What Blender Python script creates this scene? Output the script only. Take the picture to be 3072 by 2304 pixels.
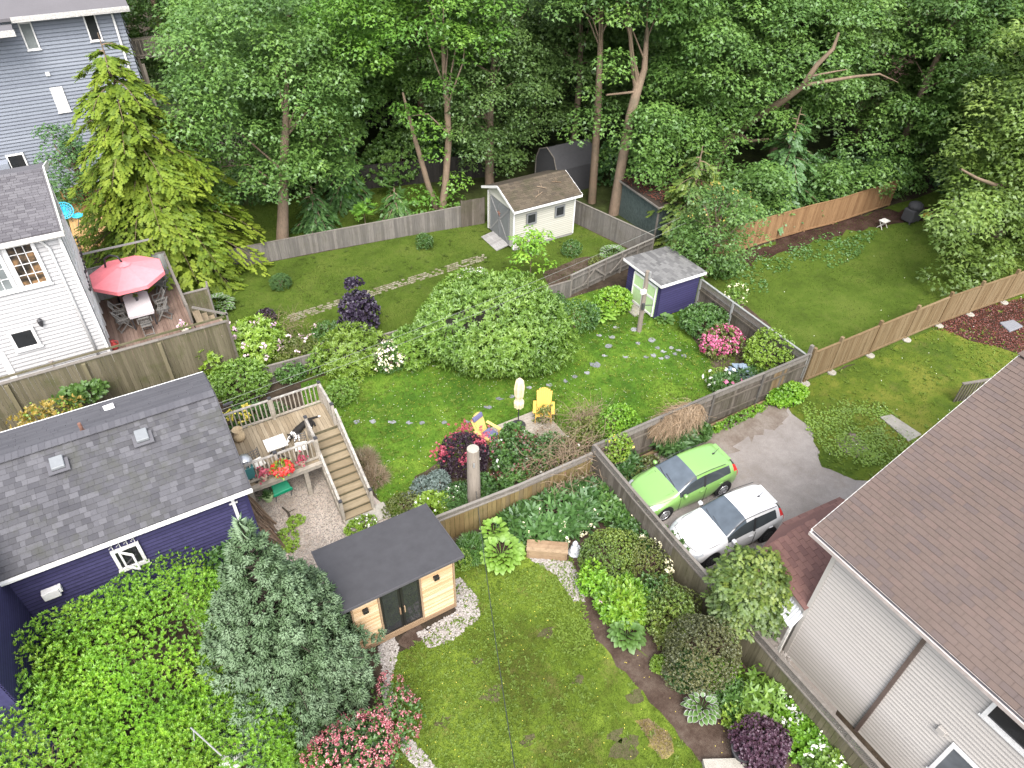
import bpy, bmesh, math, random
import numpy as np
from mathutils import Vector, Matrix, Euler
for o in list(bpy.data.objects): bpy.data.objects.remove(o)
SC = bpy.context.scene
COL = SC.collection
R = math.radians
# ---------------------------------------------------------------- camera, sky, sun, exposure
CAM_H = 19.5
CR = Vector((0.861059, -0.508133, 0.019448)); CD = Vector((-0.317838, -0.567658, -0.759436)); CF = Vector((0.396934, 0.647738, -0.650291))
cam_d = bpy.data.cameras.new('camera'); cam = bpy.data.objects.new('camera', cam_d); COL.objects.link(cam)
cam_d.sensor_width = 36.0; cam_d.lens = 36.0 * 2130 / 3072; cam_d.clip_start = 0.1; cam_d.clip_end = 600
m = Matrix((CR, -CD, -CF)).transposed().to_4x4(); m.translation = (0, 0, CAM_H)
cam.matrix_world = m
SC.camera = cam
SUN_V = Vector((-0.28, -0.66, 0.98)).normalized()
wd = bpy.data.worlds.new('World'); SC.world = wd; wd.use_nodes = True
nt = wd.node_tree; bg = nt.nodes['Background']
sky = nt.nodes.new('ShaderNodeTexSky'); sky.sky_type = 'NISHITA'; sky.sun_disc = False
sky.sun_elevation = math.asin(SUN_V.z); sky.sun_rotation = math.atan2(SUN_V.x, SUN_V.y)
sky.air_density = 0.8; sky.dust_density = 5.0; sky.ozone_density = 0.6
hz = nt.nodes.new('ShaderNodeHueSaturation'); hz.inputs['Saturation'].default_value = .45; hz.inputs['Value'].default_value = 1.0
nt.links.new(sky.outputs[0], hz.inputs['Color']); nt.links.new(hz.outputs[0], bg.inputs[0])   # overcast: a paler sky; bg.inputs[1].default_value = 0.15
sun_d = bpy.data.lights.new('sun', 'SUN'); sun = bpy.data.objects.new('sun', sun_d); COL.objects.link(sun)
sun_d.energy = 1.1; sun_d.angle = R(25); sun_d.color = (1.0, 0.96, 0.9)
sun.rotation_euler = SUN_V.to_track_quat('Z', 'Y').to_euler()
vs = SC.view_settings; vs.view_transform = 'Standard'; vs.look = 'None'; vs.exposure = -0.5; vs.gamma = 1; vs.use_curve_mapping = False
SC.cycles.max_bounces = 6; SC.cycles.diffuse_bounces = 3; SC.cycles.transmission_bounces = 4; SC.cycles.transparent_max_bounces = 4
SC.cycles.use_denoising = True

def G(u, v, z=0.0):
    """where the line of sight of a photograph position (2212 px wide print) meets height z"""
    a = (u * 1.38878 - 1536) / 2130; b = (v * 1.38878 - 1152) / 2130
    d = CR * a + CD * b + CF
    t = (z - CAM_H) / d.z
    return Vector((d.x * t, d.y * t, z))

# ---------------------------------------------------------------- node materials
MATS = {}
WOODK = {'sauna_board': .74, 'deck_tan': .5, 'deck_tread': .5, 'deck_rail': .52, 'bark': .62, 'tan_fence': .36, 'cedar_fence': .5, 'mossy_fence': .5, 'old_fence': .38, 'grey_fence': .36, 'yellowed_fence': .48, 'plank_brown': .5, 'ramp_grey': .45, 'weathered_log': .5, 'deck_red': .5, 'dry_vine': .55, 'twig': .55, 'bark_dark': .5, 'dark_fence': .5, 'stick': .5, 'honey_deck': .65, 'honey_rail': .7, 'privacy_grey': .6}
SHK = {'slate_shingle': .38, 'ridge_shingle': .4, 'brown_shingle': .38, 'moss_shingle': .45, 'grey_shingle': .33, 'red_shingle': .62, 'shed_shingle': .45}
def newmat(name):
    m = bpy.data.materials.new(name); m.use_nodes = True
    nt = m.node_tree; nt.nodes.clear()
    out = nt.nodes.new('ShaderNodeOutputMaterial')
    MATS[name] = m
    return m, nt, out
def N(nt, t, **k):
    n = nt.nodes.new('ShaderNode' + t)
    for a, v in k.items():
        if a.startswith('i_'):
            key = a[2:]
            key = int(key) if key.isdigit() else key.replace('_', ' ')
            n.inputs[key].default_value = v
        else: setattr(n, a, v)
    return n
def Lk(nt, a, b): nt.links.new(a, b)
def c4(c): return (c[0], c[1], c[2], 1)
def ramp(nt, cols, interp='LINEAR', pos=None):
    r = N(nt, 'ValToRGB'); cr = r.color_ramp; cr.interpolation = interp
    n = len(cols)
    while len(cr.elements) < n: cr.elements.new(0.5)
    for i, c in enumerate(cols):
        cr.elements[i].position = pos[i] if pos else (i / max(1, n - 1) if interp == 'LINEAR' else i / n)
        cr.elements[i].color = c4(c)
    return r
def tone_node(nt):
    """random value per object plus the per-piece tone attribute, wrapped to 0..1"""
    oi = N(nt, 'ObjectInfo'); at = N(nt, 'Attribute', attribute_name='tone')
    ad = N(nt, 'Math', operation='ADD'); Lk(nt, oi.outputs['Random'], ad.inputs[0]); Lk(nt, at.outputs['Fac'], ad.inputs[1])
    fr = N(nt, 'Math', operation='FRACT'); Lk(nt, ad.outputs[0], fr.inputs[0])
    return fr.outputs[0]
def noise(nt, scale=1.0, stretch=(1, 1, 1), detail=4, rough=.6, coord='pos'):
    if coord == 'pos': src = N(nt, 'NewGeometry').outputs['Position']
    else: src = N(nt, 'TexCoord').outputs['Object']
    mp = N(nt, 'Mapping'); mp.inputs['Scale'].default_value = stretch; Lk(nt, src, mp.inputs[0])
    n = N(nt, 'TexNoise'); n.inputs['Scale'].default_value = scale; n.inputs['Detail'].default_value = detail; n.inputs['Roughness'].default_value = rough
    Lk(nt, mp.outputs[0], n.inputs['Vector'])
    return n.outputs['Fac']
def mix(nt, a, b, fac, blend='MIX'):
    x = N(nt, 'MixRGB', blend_type=blend)
    for s, i in ((a, 1), (b, 2)):
        if isinstance(s, (tuple, list)): x.inputs[i].default_value = c4(s)
        else: Lk(nt, s, x.inputs[i])
    if isinstance(fac, (int, float)): x.inputs[0].default_value = fac
    else: Lk(nt, fac, x.inputs[0])
    return x.outputs[0]
def mrange(nt, v, a, b, c=0.0, d=1.0):
    r = N(nt, 'MapRange'); Lk(nt, v, r.inputs[0])
    for i, x in enumerate((a, b, c, d)): r.inputs[i + 1].default_value = x
    return r.outputs[0]
def finish(nt, out, col, rough=.8, metal=0, bump=None, bstr=.3, bdist=.02, spec=.3, coat=0):
    p = N(nt, 'BsdfPrincipled')
    if isinstance(col, (tuple, list)): p.inputs['Base Color'].default_value = c4(col)
    else: Lk(nt, col, p.inputs['Base Color'])
    if isinstance(rough, (int, float)): p.inputs['Roughness'].default_value = rough
    else: Lk(nt, rough, p.inputs['Roughness'])
    p.inputs['Metallic'].default_value = metal
    p.inputs['Specular IOR Level'].default_value = spec
    p.inputs['Coat Weight'].default_value = coat; p.inputs['Coat Roughness'].default_value = 0.08
    if bump is not None:
        b = N(nt, 'Bump'); b.inputs['Strength'].default_value = bstr; b.inputs['Distance'].default_value = bdist
        Lk(nt, bump, b.inputs['Height']); Lk(nt, b.outputs[0], p.inputs['Normal'])
    Lk(nt, p.outputs[0], out.inputs[0])

def m_plain(name, col, rough=.6, metal=0, var=.06, spec=.4, coat=0, nscale=6):
    m, nt, out = newmat(name)
    f = noise(nt, nscale, detail=5)
    c = mix(nt, tuple(x * (1 - var * 2) for x in col), tuple(min(1, x * (1 + var)) for x in col), mrange(nt, f, .3, .7))
    finish(nt, out, c, rough, metal, spec=spec, coat=coat)
    return m
def m_wood(name, cols, stretch=(9, 9, .8), moss=None, mossamt=.5, rough=.85, tonevar=.5, grain=1.0):
    q = WOODK.get(name, .4); cols = [tuple(x * q for x in c) for c in cols]; moss = tuple(x * q for x in moss) if moss else None
    """weathered boards: tone per board, grain along the stretched axis, stains"""
    m, nt, out = newmat(name)
    t = tone_node(nt)
    base = ramp(nt, cols); Lk(nt, t, base.inputs[0])
    g = noise(nt, 3.2, stretch, 5, .7)
    c = mix(nt, base.outputs[0], tuple(sum(x[i] for x in cols) / len(cols) * .5 for i in range(3)), mrange(nt, g, .45, .78, 0, .75 * grain))
    g2 = noise(nt, 1.3, tuple(s * .5 for s in stretch), 3)
    c = mix(nt, c, tuple(min(1, max(x[i] for x in cols) * 1.25) for i in range(3)), mrange(nt, g2, .55, .75, 0, .5))
    if moss:
        s = noise(nt, .9, (1, 1, 1.3), 5, .65)
        c = mix(nt, c, moss, mrange(nt, s, .5, .68, 0, mossamt))
    finish(nt, out, c, rough, bump=g, bstr=.4, bdist=.01, spec=.15)
    return m
def m_shingle(name, cols, rough=.92, dirt=None):
    q = SHK.get(name, .5); cols = [tuple(x * q for x in c) for c in cols]; dirt = tuple(x * q for x in dirt) if dirt else None
    m, nt, out = newmat(name)
    t = tone_node(nt)
    r = ramp(nt, cols, 'CONSTANT'); Lk(nt, t, r.inputs[0])
    f = noise(nt, 45, detail=3)
    c = mix(nt, r.outputs[0], (.02, .02, .02), mrange(nt, f, .4, .8, 0, .35))
    g = noise(nt, .5, detail=4)
    c = mix(nt, c, tuple(sum(x[i] for x in cols) / len(cols) * 1.25 for i in range(3)), mrange(nt, g, .4, .7, 0, .45))
    if dirt:
        s = noise(nt, 1.1, detail=6, rough=.7); c = mix(nt, c, dirt, mrange(nt, s, .5, .66, 0, .7))
    finish(nt, out, c, rough, bump=f, bstr=.25, bdist=.01, spec=.2)
    return m
def m_leaf(name, cols, transl=.35, rough=.55, glossy=.06, objvar=.12):
    m, nt, out = newmat(name)
    at = N(nt, 'Attribute', attribute_name='tone')
    oi = N(nt, 'ObjectInfo')
    r = ramp(nt, cols); Lk(nt, at.outputs['Fac'], r.inputs[0])
    n = noise(nt, .45, detail=2)
    hs = N(nt, 'HueSaturation'); Lk(nt, r.outputs[0], hs.inputs['Color'])
    ad = N(nt, 'Math', operation='ADD'); Lk(nt, mrange(nt, oi.outputs['Random'], 0, 1, 1 - objvar, 1 + objvar), ad.inputs[0]); Lk(nt, mrange(nt, n, .3, .7, -.14, .14), ad.inputs[1])
    Lk(nt, ad.outputs[0], hs.inputs['Value'])
    c = hs.outputs[0]
    d = N(nt, 'BsdfDiffuse'); Lk(nt, c, d.inputs[0])
    tl = N(nt, 'BsdfTranslucent'); Lk(nt, mix(nt, c, (1.0, 1.0, .35), .5, 'MULTIPLY'), tl.inputs[0])
    mx = N(nt, 'MixShader'); mx.inputs[0].default_value = transl; Lk(nt, d.outputs[0], mx.inputs[1]); Lk(nt, tl.outputs[0], mx.inputs[2])
    gl = N(nt, 'BsdfGlossy'); gl.inputs['Roughness'].default_value = rough; gl.inputs[0].default_value = (.9, .95, 1, 1)
    m2 = N(nt, 'MixShader'); m2.inputs[0].default_value = glossy; Lk(nt, mx.outputs[0], m2.inputs[1]); Lk(nt, gl.outputs[0], m2.inputs[2])
    Lk(nt, m2.outputs[0], out.inputs[0])
    return m
def m_glass(name, col=(.02, .025, .03), rough=.06):
    m, nt, out = newmat(name)
    f = noise(nt, 2.5, detail=2)
    finish(nt, out, mix(nt, col, tuple(x * 2.2 for x in col), f), rough, spec=.6)
    return m

# ---------------------------------------------------------------- objects
WL = {}     # world location of every object that parents others
def link(o, parent=None, world=None):
    COL.objects.link(o)
    w = Vector(world) if world is not None else Vector((0, 0, 0))
    if parent is not None:
        o.parent = parent
        o.location = w - WL.get(parent.name, Vector((0, 0, 0)))
    else: o.location = w
    WL[o.name] = w
    return o
def tag(o, label=None, cat=None, group=None, kind=None):
    if label: o['label'] = label
    if cat: o['category'] = cat
    if group: o['group'] = group
    if kind: o['kind'] = kind
    return o
def thing(name, label, cat, loc=(0, 0, 0), group=None, rotz=0):
    o = bpy.data.objects.new(name, None); o.empty_display_size = .1
    link(o, None, loc); o.rotation_euler = (0, 0, rotz)
    return tag(o, label, cat, group)
class MB:
    def __init__(s): s.v = []; s.f = []; s.t = []
    def add(s, v, f, tone=0.0):
        b = len(s.v); s.v += [tuple(x) for x in v]; s.f += [tuple(i + b for i in q) for q in f]; s.t += [tone] * len(v); return s
    def box(s, c, d, rz=0, tone=0.0, M=None):
        if M is None: M = Matrix.Rotation(rz, 3, 'Z')
        c = Vector(c); v = [c + M @ Vector((x * d[0] / 2, y * d[1] / 2, z * d[2] / 2)) for x in (-1, 1) for y in (-1, 1) for z in (-1, 1)]
        return s.add(v, [(0, 1, 3, 2), (4, 6, 7, 5), (0, 4, 5, 1), (2, 3, 7, 6), (0, 2, 6, 4), (1, 5, 7, 3)], tone)
    def beam(s, a, b, w, h, up=(0, 0, 1), tone=0.0):
        a = Vector(a); b = Vector(b); x = (b - a); L = x.length; x.normalize(); u = Vector(up)
        y = u.cross(x)
        if y.length < 1e-4: y = Vector((0, 1, 0)).cross(x)
        y.normalize(); z = x.cross(y)
        M = Matrix((x, y, z)).transposed()
        return s.box((a + b) / 2, (L, w, h), M=M, tone=tone)
    def tube(s, pts, rad, seg=8, cap=True, tone=0.0):
        pts = [Vector(p) for p in pts]; n = len(pts)
        if not hasattr(rad, '__len__'): rad = [rad] * n
        v = []; f = []; ref = None
        for i, p in enumerate(pts):
            t = (pts[min(i + 1, n - 1)] - pts[max(i - 1, 0)]).normalized()
            if ref is None: ref = Vector((1, 0, 0)) if abs(t.x) < .9 else Vector((0, 1, 0))
            y = t.cross(ref).normalized(); x = y.cross(t)
            ref = x
            for k in range(seg):
                a = 2 * math.pi * k / seg; v.append(p + (x * math.cos(a) + y * math.sin(a)) * rad[i])
        for i in range(n - 1):
            for k in range(seg):
                k2 = (k + 1) % seg; f.append((i * seg + k, i * seg + k2, (i + 1) * seg + k2, (i + 1) * seg + k))
        if cap: f.append(tuple(range(seg - 1, -1, -1))); f.append(tuple((n - 1) * seg + k for k in range(seg)))
        return s.add(v, f, tone)
    def lathe(s, prof, c=(0, 0, 0), seg=20, tone=0.0):
        c = Vector(c); v = []; f = []
        for r, z in prof:
            for k in range(seg):
                a = 2 * math.pi * k / seg; v.append(c + Vector((r * math.cos(a), r * math.sin(a), z)))
        for i in range(len(prof) - 1):
            for k in range(seg):
                k2 = (k + 1) % seg; f.append((i * seg + k, i * seg + k2, (i + 1) * seg + k2, (i + 1) * seg + k))
        f.append(tuple(range(seg - 1, -1, -1))); f.append(tuple((len(prof) - 1) * seg + k for k in range(seg)))
        return s.add(v, f, tone)
    def prism(s, poly, vec, tone=0.0):
        n = len(poly); vec = Vector(vec); p = [Vector(q) for q in poly]
        v = p + [q + vec for q in p]
        f = [tuple(range(n - 1, -1, -1)), tuple(range(n, 2 * n))] + [(i, (i + 1) % n, n + (i + 1) % n, n + i) for i in range(n)]
        return s.add(v, f, tone)
    def build(s, name, mat, parent=None, world=(0, 0, 0), smooth=False, local=False, kind=None, bevel=0):
        """vertices are world coordinates unless local; world is where the object's origin stands"""
        me = bpy.data.meshes.new(name)
        w = Vector(world)
        me.from_pydata([Vector(x) - (Vector() if local else w) for x in s.v], [], s.f)
        a = me.attributes.new('tone', 'FLOAT', 'POINT'); a.data.foreach_set('value', np.array(s.t, dtype=np.float32))
        bm = bmesh.new(); bm.from_mesh(me); bmesh.ops.recalc_face_normals(bm, faces=bm.faces); bm.to_mesh(me); bm.free()
        if smooth: me.polygons.foreach_set('use_smooth', [True] * len(me.polygons))
        me.materials.append(MATS[mat] if isinstance(mat, str) else mat)
        o = bpy.data.objects.new(name, me)
        if local and parent is not None: COL.objects.link(o); o.parent = parent; o.location = w
        else: link(o, parent, w)
        if kind: o['kind'] = kind
        if bevel:
            md = o.modifiers.new('bevel', 'BEVEL'); md.width = bevel; md.segments = 2; md.limit_method = 'ANGLE'
        return o
UNIT = {}
def unit_mesh(mat):
    if mat not in UNIT:
        me = bpy.data.meshes.new('board'); b = MB().box((0, 0, 0), (1, 1, 1))
        me.from_pydata(b.v, [], b.f)
        bm = bmesh.new(); bm.from_mesh(me); bmesh.ops.recalc_face_normals(bm, faces=bm.faces); bm.to_mesh(me); bm.free()
        me.materials.append(MATS[mat]); UNIT[mat] = me
    return UNIT[mat]
def board(name, mat, parent, c, d, rot=None):
    """one box-shaped piece sharing the unit mesh; c = world centre, d = size"""
    o = bpy.data.objects.new(name, unit_mesh(mat)); link(o, parent, c)
    o.scale = d
    if rot is not None: o.rotation_euler = rot if not isinstance(rot, Matrix) else rot.to_euler()
    return o
def axes(x, z):
    x = Vector(x).normalized(); z = Vector(z); z = (z - x * z.dot(x)).normalized(); y = z.cross(x)
    return Matrix((x, y, z)).transposed()
def sharecopy(src, name, parent, world, scale=None, rot=None):
    o = bpy.data.objects.new(name, src.data); link(o, parent, world)
    if scale is not None: o.scale = scale
    if rot is not None: o.rotation_euler = rot
    return o

# ---------------------------------------------------------------- foliage
def npmesh(name, V, F, tone, mat, parent=None, world=(0, 0, 0), smooth=False, kind=None):
    """V (n,3), F list of (m,k) int arrays"""
    me = bpy.data.meshes.new(name)
    V = np.asarray(V, dtype=np.float32) - np.array(world, dtype=np.float32)
    me.vertices.add(len(V)); me.vertices.foreach_set('co', V.ravel())
    tot = sum(f.size for f in F); cnt = sum(len(f) for f in F)
    me.loops.add(tot); me.polygons.add(cnt)
    me.loops.foreach_set('vertex_index', np.concatenate([f.ravel() for f in F]).astype(np.int32))
    lt = np.concatenate([np.full(len(f), f.shape[1]) for f in F]); ls = np.concatenate([[0], np.cumsum(lt)[:-1]])
    me.polygons.foreach_set('loop_start', ls.astype(np.int32))
    try: me.polygons.foreach_set('loop_total', lt.astype(np.int32))
    except Exception: pass
    if smooth: me.polygons.foreach_set('use_smooth', np.ones(cnt, dtype=bool))
    a = me.attributes.new('tone', 'FLOAT', 'POINT'); a.data.foreach_set('value', np.asarray(tone, dtype=np.float32))
    me.update(calc_edges=True); me.validate()
    me.materials.append(MATS[mat] if isinstance(mat, str) else mat)
    o = bpy.data.objects.new(name, me); link(o, parent, world)
    if kind: o['kind'] = kind
    return o
def unit(a): return a / np.maximum(np.linalg.norm(a, axis=1, keepdims=True), 1e-9)
TPL = {
 'leaf': ([(0, 0, 0), (.45, .5, .10), (1, 0, -.05), (.45, -.5, .10)], [(0, 1, 2), (0, 2, 3)]),
 'oval': ([(0, 0, 0), (.3, .45, .08), (.7, .42, .05), (1, 0, -.06), (.7, -.42, .05), (.3, -.45, .08)], [(0, 1, 2, 3), (0, 3, 4, 5)]),
 'maple': ([(0, 0, 0), (.12, .5, -.04), (.38, .26, .05), (.62, .5, -.05), (.66, .18, .04), (1.02, 0, -.08), (.66, -.18, .04), (.62, -.5, -.05), (.38, -.26, .05), (.12, -.5, -.04)],
           [(0, 1, 2), (0, 2, 4), (2, 3, 4), (0, 4, 6), (4, 5, 6), (0, 6, 8), (6, 7, 8), (0, 8, 9)]),
 'lobe': ([(0, 0, 0), (.24, .5, -.03), (.46, .2, .06), (1, 0, -.09), (.46, -.2, .06), (.24, -.5, -.03)], [(0, 1, 2), (0, 2, 4), (2, 3, 4), (0, 4, 5)]),
 'shoot': ([(0, 0, 0), (.4, .5, -.29), (.4, -.5, -.29), (.4, 0, .58), (1, 0, 0)], [(0, 2, 1), (0, 1, 3), (0, 3, 2), (4, 1, 2), (4, 3, 1), (4, 2, 3)]),
 'spray': ([(0, 0, 0), (.18, .34, -.05), (.3, .14, 0), (.48, .5, -.1), (.56, .16, -.02), (.8, .3, -.14), (1, 0, -.12), (.8, -.3, -.14), (.56, -.16, -.02), (.48, -.5, -.1), (.3, -.14, 0), (.18, -.34, -.05)],
           [(0, 1, 2), (2, 3, 4), (4, 5, 6), (0, 2, 10), (2, 4, 8), (2, 8, 10), (4, 6, 8), (6, 7, 8), (8, 9, 10), (10, 11, 0)]),
 'fern': ([(0, 0, 0), (.1, .3, .02), (.35, .5, .06), (.7, .35, .03), (1, 0, -.2), (.7, -.35, .03), (.35, -.5, .06), (.1, -.3, .02), (.5, 0, .12)],
          [(0, 1, 2, 8), (8, 2, 3, 4), (8, 4, 5, 6), (0, 8, 6, 7)]),
 'blade': ([(0, .5, 0), (0, -.5, 0), (.6, 0, .25), (1, 0, 0)], [(0, 1, 2), (2, 1, 3)]),
 'tri': ([(0, .5, 0), (0, -.5, 0), (1, 0, 0)], [(0, 1, 2)]),
 'petal': ([(-.5, -.5, 0), (.5, -.5, 0), (.5, .5, 0), (-.5, .5, 0), (0, 0, .45)], [(0, 1, 4), (1, 2, 4), (2, 3, 4), (3, 0, 4)]),
}
def leafgeo(P, D, U, L, W, tpl):
    tv, tf = TPL[tpl]; tv = np.array(tv, dtype=float); k = len(tv); n = len(P)
    D = unit(D); S = unit(np.cross(U, D)); U = np.cross(D, S)
    L = np.broadcast_to(np.asarray(L, float), (n,)); W = np.broadcast_to(np.asarray(W, float), (n,))
    V = (P[:, None, :] + D[:, None, :] * (tv[None, :, 0:1] * L[:, None, None]) + S[:, None, :] * (tv[None, :, 1:2] * W[:, None, None])
         + U[:, None, :] * (tv[None, :, 2:3] * W[:, None, None]))
    off = (np.arange(n) * k)[:, None]
    by = {}
    for f in tf: by.setdefault(len(f), []).append(f)
    F = [(np.array(fs)[None, :, :] + off[:, :, None]).reshape(-1, q) for q, fs in by.items()]
    return V.reshape(-1, 3), F, k
class LG:
    """collects leaf batches into one mesh"""
    def __init__(s): s.V = []; s.F = {}; s.T = []; s.n = 0
    def add(s, P, D, U, L, W, tpl, tone):
        if len(P) == 0: return
        V, F, k = leafgeo(P, D, U, L, W, tpl)
        s.V.append(V); s.T.append(np.repeat(np.clip(tone, 0, 1), k))
        for f in F: s.F.setdefault(f.shape[1], []).append(f + s.n)
        s.n += len(V)
    def build(s, name, mat, parent=None, world=(0, 0, 0), kind=None):
        return npmesh(name, np.concatenate(s.V), [np.concatenate(f) for f in s.F.values()], np.concatenate(s.T), mat, parent, world, kind=kind)
def rdir(r, n):
    a = r.normal(size=(n, 3)); return unit(a)
def blob(r, n, rad, lumps=14, amp=.22, depth=.3, zmin=-.25):
    """points near the lumpy surface of an ellipsoid, with outward normals"""
    d = rdir(r, int(n * 2.2)); d = d[d[:, 2] > zmin][:n]
    c = rdir(r, lumps); h = r.uniform(-.6, 1, lumps)
    f = 1 + amp * (np.exp(-((d[:, None, :] - c[None]) ** 2).sum(2) / .18) * h[None]).sum(1)
    f *= 1 - depth * r.random(len(d)) ** 1.7
    rad = np.array(rad)
    P = d * f[:, None] * rad
    Nn = unit(d / rad)
    return P, Nn
def rosettes(lg, r, P, A, per, L, W, tpl, spread=(.5, 1.1), tonef=None, lj=.3):
    """sprigs: per leaves fan out round axis A from every point P"""
    n = len(P)
    A = unit(A); ref = unit(r.normal(size=(n, 3))); X = unit(np.cross(A, ref)); Y = np.cross(A, X)
    base = r.random(n)
    for k in range(per):
        az = 2 * math.pi * (k + .35 * r.random(n)) / per; sp = r.uniform(spread[0], spread[1], n)
        D = A * np.cos(sp)[:, None] + (X * np.cos(az)[:, None] + Y * np.sin(az)[:, None]) * np.sin(sp)[:, None]
        U = A + .25 * r.normal(size=(n, 3))
        sc = 1 + lj * (r.random(n) - .5) * 2
        tn = (base * .6 + .4 * r.random(n)) if tonef is None else tonef(base, r.random(n))
        lg.add(P, D, U, L * sc, W * sc, tpl, tn)
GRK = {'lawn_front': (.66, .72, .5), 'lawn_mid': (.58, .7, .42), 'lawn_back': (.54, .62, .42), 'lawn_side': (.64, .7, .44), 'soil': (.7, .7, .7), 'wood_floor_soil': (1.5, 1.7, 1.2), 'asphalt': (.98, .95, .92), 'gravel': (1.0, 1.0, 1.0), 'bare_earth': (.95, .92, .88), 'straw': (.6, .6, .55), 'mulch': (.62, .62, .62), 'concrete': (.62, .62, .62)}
# ---------------------------------------------------------------- materials
def m_ground(name, cols, scale=.5, patch=None, pamt=.5, fine=30):
    q = GRK.get(name, (.5, .5, .5)); cols = [tuple(x * y for x, y in zip(c, q)) for c in cols]; patch = tuple(x * y for x, y in zip(patch, q)) if patch else None
    m, nt, out = newmat(name)
    a = noise(nt, scale, detail=6, rough=.65); b = noise(nt, scale * 6, detail=5, rough=.7); f = noise(nt, fine, detail=4, rough=.7)
    r = ramp(nt, cols, pos=[.36 + .28 * i / max(1, len(cols) - 1) for i in range(len(cols))])
    ad = N(nt, 'Math', operation='MULTIPLY_ADD'); Lk(nt, b, ad.inputs[0]); ad.inputs[1].default_value = .45
    Lk(nt, mrange(nt, a, 0, 1, -.22, .78), ad.inputs[2]); Lk(nt, ad.outputs[0], r.inputs[0])
    c = mix(nt, r.outputs[0], tuple(x * .45 for x in cols[0]), mrange(nt, f, .45, .72, 0, .6))
    if patch:
        p = noise(nt, .9, detail=6, rough=.75); c = mix(nt, c, patch, mrange(nt, p, .54, .68, 0, pamt))
    finish(nt, out, c, .95, bump=f, bstr=.7, bdist=.04, spec=.1)
    return m
m_ground('soil', [(.035, .028, .02), (.06, .045, .032), (.09, .07, .05)], .8, fine=40)
m_ground('lawn_front', [(.075, .085, .02), (.115, .16, .026), (.19, .25, .045)], .42, (.17, .14, .07), .6)
m_ground('lawn_mid', [(.055, .11, .02), (.1, .175, .028), (.19, .26, .05)], .42, (.18, .19, .06), .4)
m_ground('lawn_back', [(.075, .105, .02), (.1, .14, .026), (.135, .165, .04)], .4, (.12, .12, .05), .35)
m_ground('lawn_side', [(.065, .1, .02), (.11, .145, .026), (.19, .19, .05)], .35, (.15, .13, .06), .5)
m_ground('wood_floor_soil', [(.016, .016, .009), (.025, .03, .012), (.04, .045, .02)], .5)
m_ground('mulch', [(.075, .05, .038), (.11, .078, .06), (.15, .115, .09)], 1.5, fine=60)
m_ground('bark_mulch', [(.05, .026, .02), (.08, .043, .034), (.11, .066, .052)], 1.5, fine=50)
m_ground('bare_earth', [(.145, .12, .1), (.18, .155, .135), (.22, .2, .18)], 1.2, fine=60)
m_ground('asphalt', [(.2, .185, .172), (.235, .22, .207), (.27, .255, .242)], .7, (.19, .165, .14), .5, fine=45)
m_ground('gravel', [(.25, .21, .17), (.34, .29, .25), (.44, .39, .34)], .9, (.22, .17, .12), .45, fine=55)
m_ground('concrete', [(.36, .34, .29), (.45, .43, .37), (.52, .49, .43)], 1.0, fine=50)
m_ground('worn_grass', [(.13, .11, .06), (.16, .15, .075), (.2, .19, .09)], 1.5, fine=60)
m_ground('straw', [(.24, .2, .06), (.32, .27, .09), (.4, .34, .14)], 1.5, fine=60)
def m_tone(name, cols, rough=.8, nscale=25, spec=.25, dirt=.5, edge=0):
    m, nt, out = newmat(name)
    r = ramp(nt, cols); Lk(nt, tone_node(nt), r.inputs[0]); f = noise(nt, nscale, detail=4)
    c = mix(nt, r.outputs[0], tuple(x * .6 for x in cols[0]), mrange(nt, f, .45, .75, 0, dirt))
    if edge:      # lap shadow line painted into the colour along each board's butt edge
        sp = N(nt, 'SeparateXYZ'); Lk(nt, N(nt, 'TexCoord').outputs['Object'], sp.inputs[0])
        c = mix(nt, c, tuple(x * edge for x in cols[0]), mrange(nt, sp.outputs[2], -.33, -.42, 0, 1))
    finish(nt, out, c, rough, bump=f, bstr=.3 * dirt, bdist=.01, spec=spec)
    return m
m_tone('white_stone', [(.15, .135, .12), (.23, .21, .195), (.3, .285, .27), (.2, .18, .165)])
m_tone('gravel_stone', [(.12, .1, .085), (.2, .18, .155), (.3, .28, .25), (.16, .135, .11)])
m_tone('grey_stone', [(.11, .115, .125), (.16, .165, .18), (.22, .225, .235)])
m_tone('path_stone', [(.11, .1, .06), (.15, .14, .095), (.2, .185, .14)])
m_tone('fallen_petal', [(.8, .8, .7), (.9, .88, .8)])
m_wood('old_fence', [(.17, .145, .12), (.25, .22, .18), (.33, .29, .245)], moss=(.12, .12, .06), mossamt=.5)
m_wood('grey_fence', [(.25, .235, .215), (.32, .3, .27), (.4, .37, .335)], moss=(.2, .18, .13), mossamt=.4)
m_wood('lattice_wood', [(.27, .24, .21), (.36, .33, .29), (.42, .39, .35)])
m_wood('yellowed_fence', [(.24, .17, .075), (.32, .245, .11), (.22, .17, .1)], moss=(.13, .13, .045), mossamt=.5)
m_wood('mossy_fence', [(.15, .135, .085), (.2, .18, .115), (.25, .22, .15)], moss=(.1, .115, .035), mossamt=.75, stretch=(10, 10, .7))
m_wood('tan_fence', [(.34, .23, .12), (.42, .3, .165), (.48, .36, .21)], stretch=(10, 10, .9))
m_wood('cedar_fence', [(.3, .17, .085), (.38, .225, .115), (.44, .27, .14)])
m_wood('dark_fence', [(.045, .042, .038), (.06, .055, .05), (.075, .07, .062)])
m_wood('deck_tan', [(.35, .275, .18), (.44, .355, .24), (.52, .43, .3)], stretch=(9, .8, 9), moss=(.28, .24, .17), mossamt=.5)
m_wood('deck_tread', [(.34, .27, .17), (.42, .34, .22), (.48, .4, .27)], stretch=(.8, 9, 9), moss=(.2, .16, .1), mossamt=.5)
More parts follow.
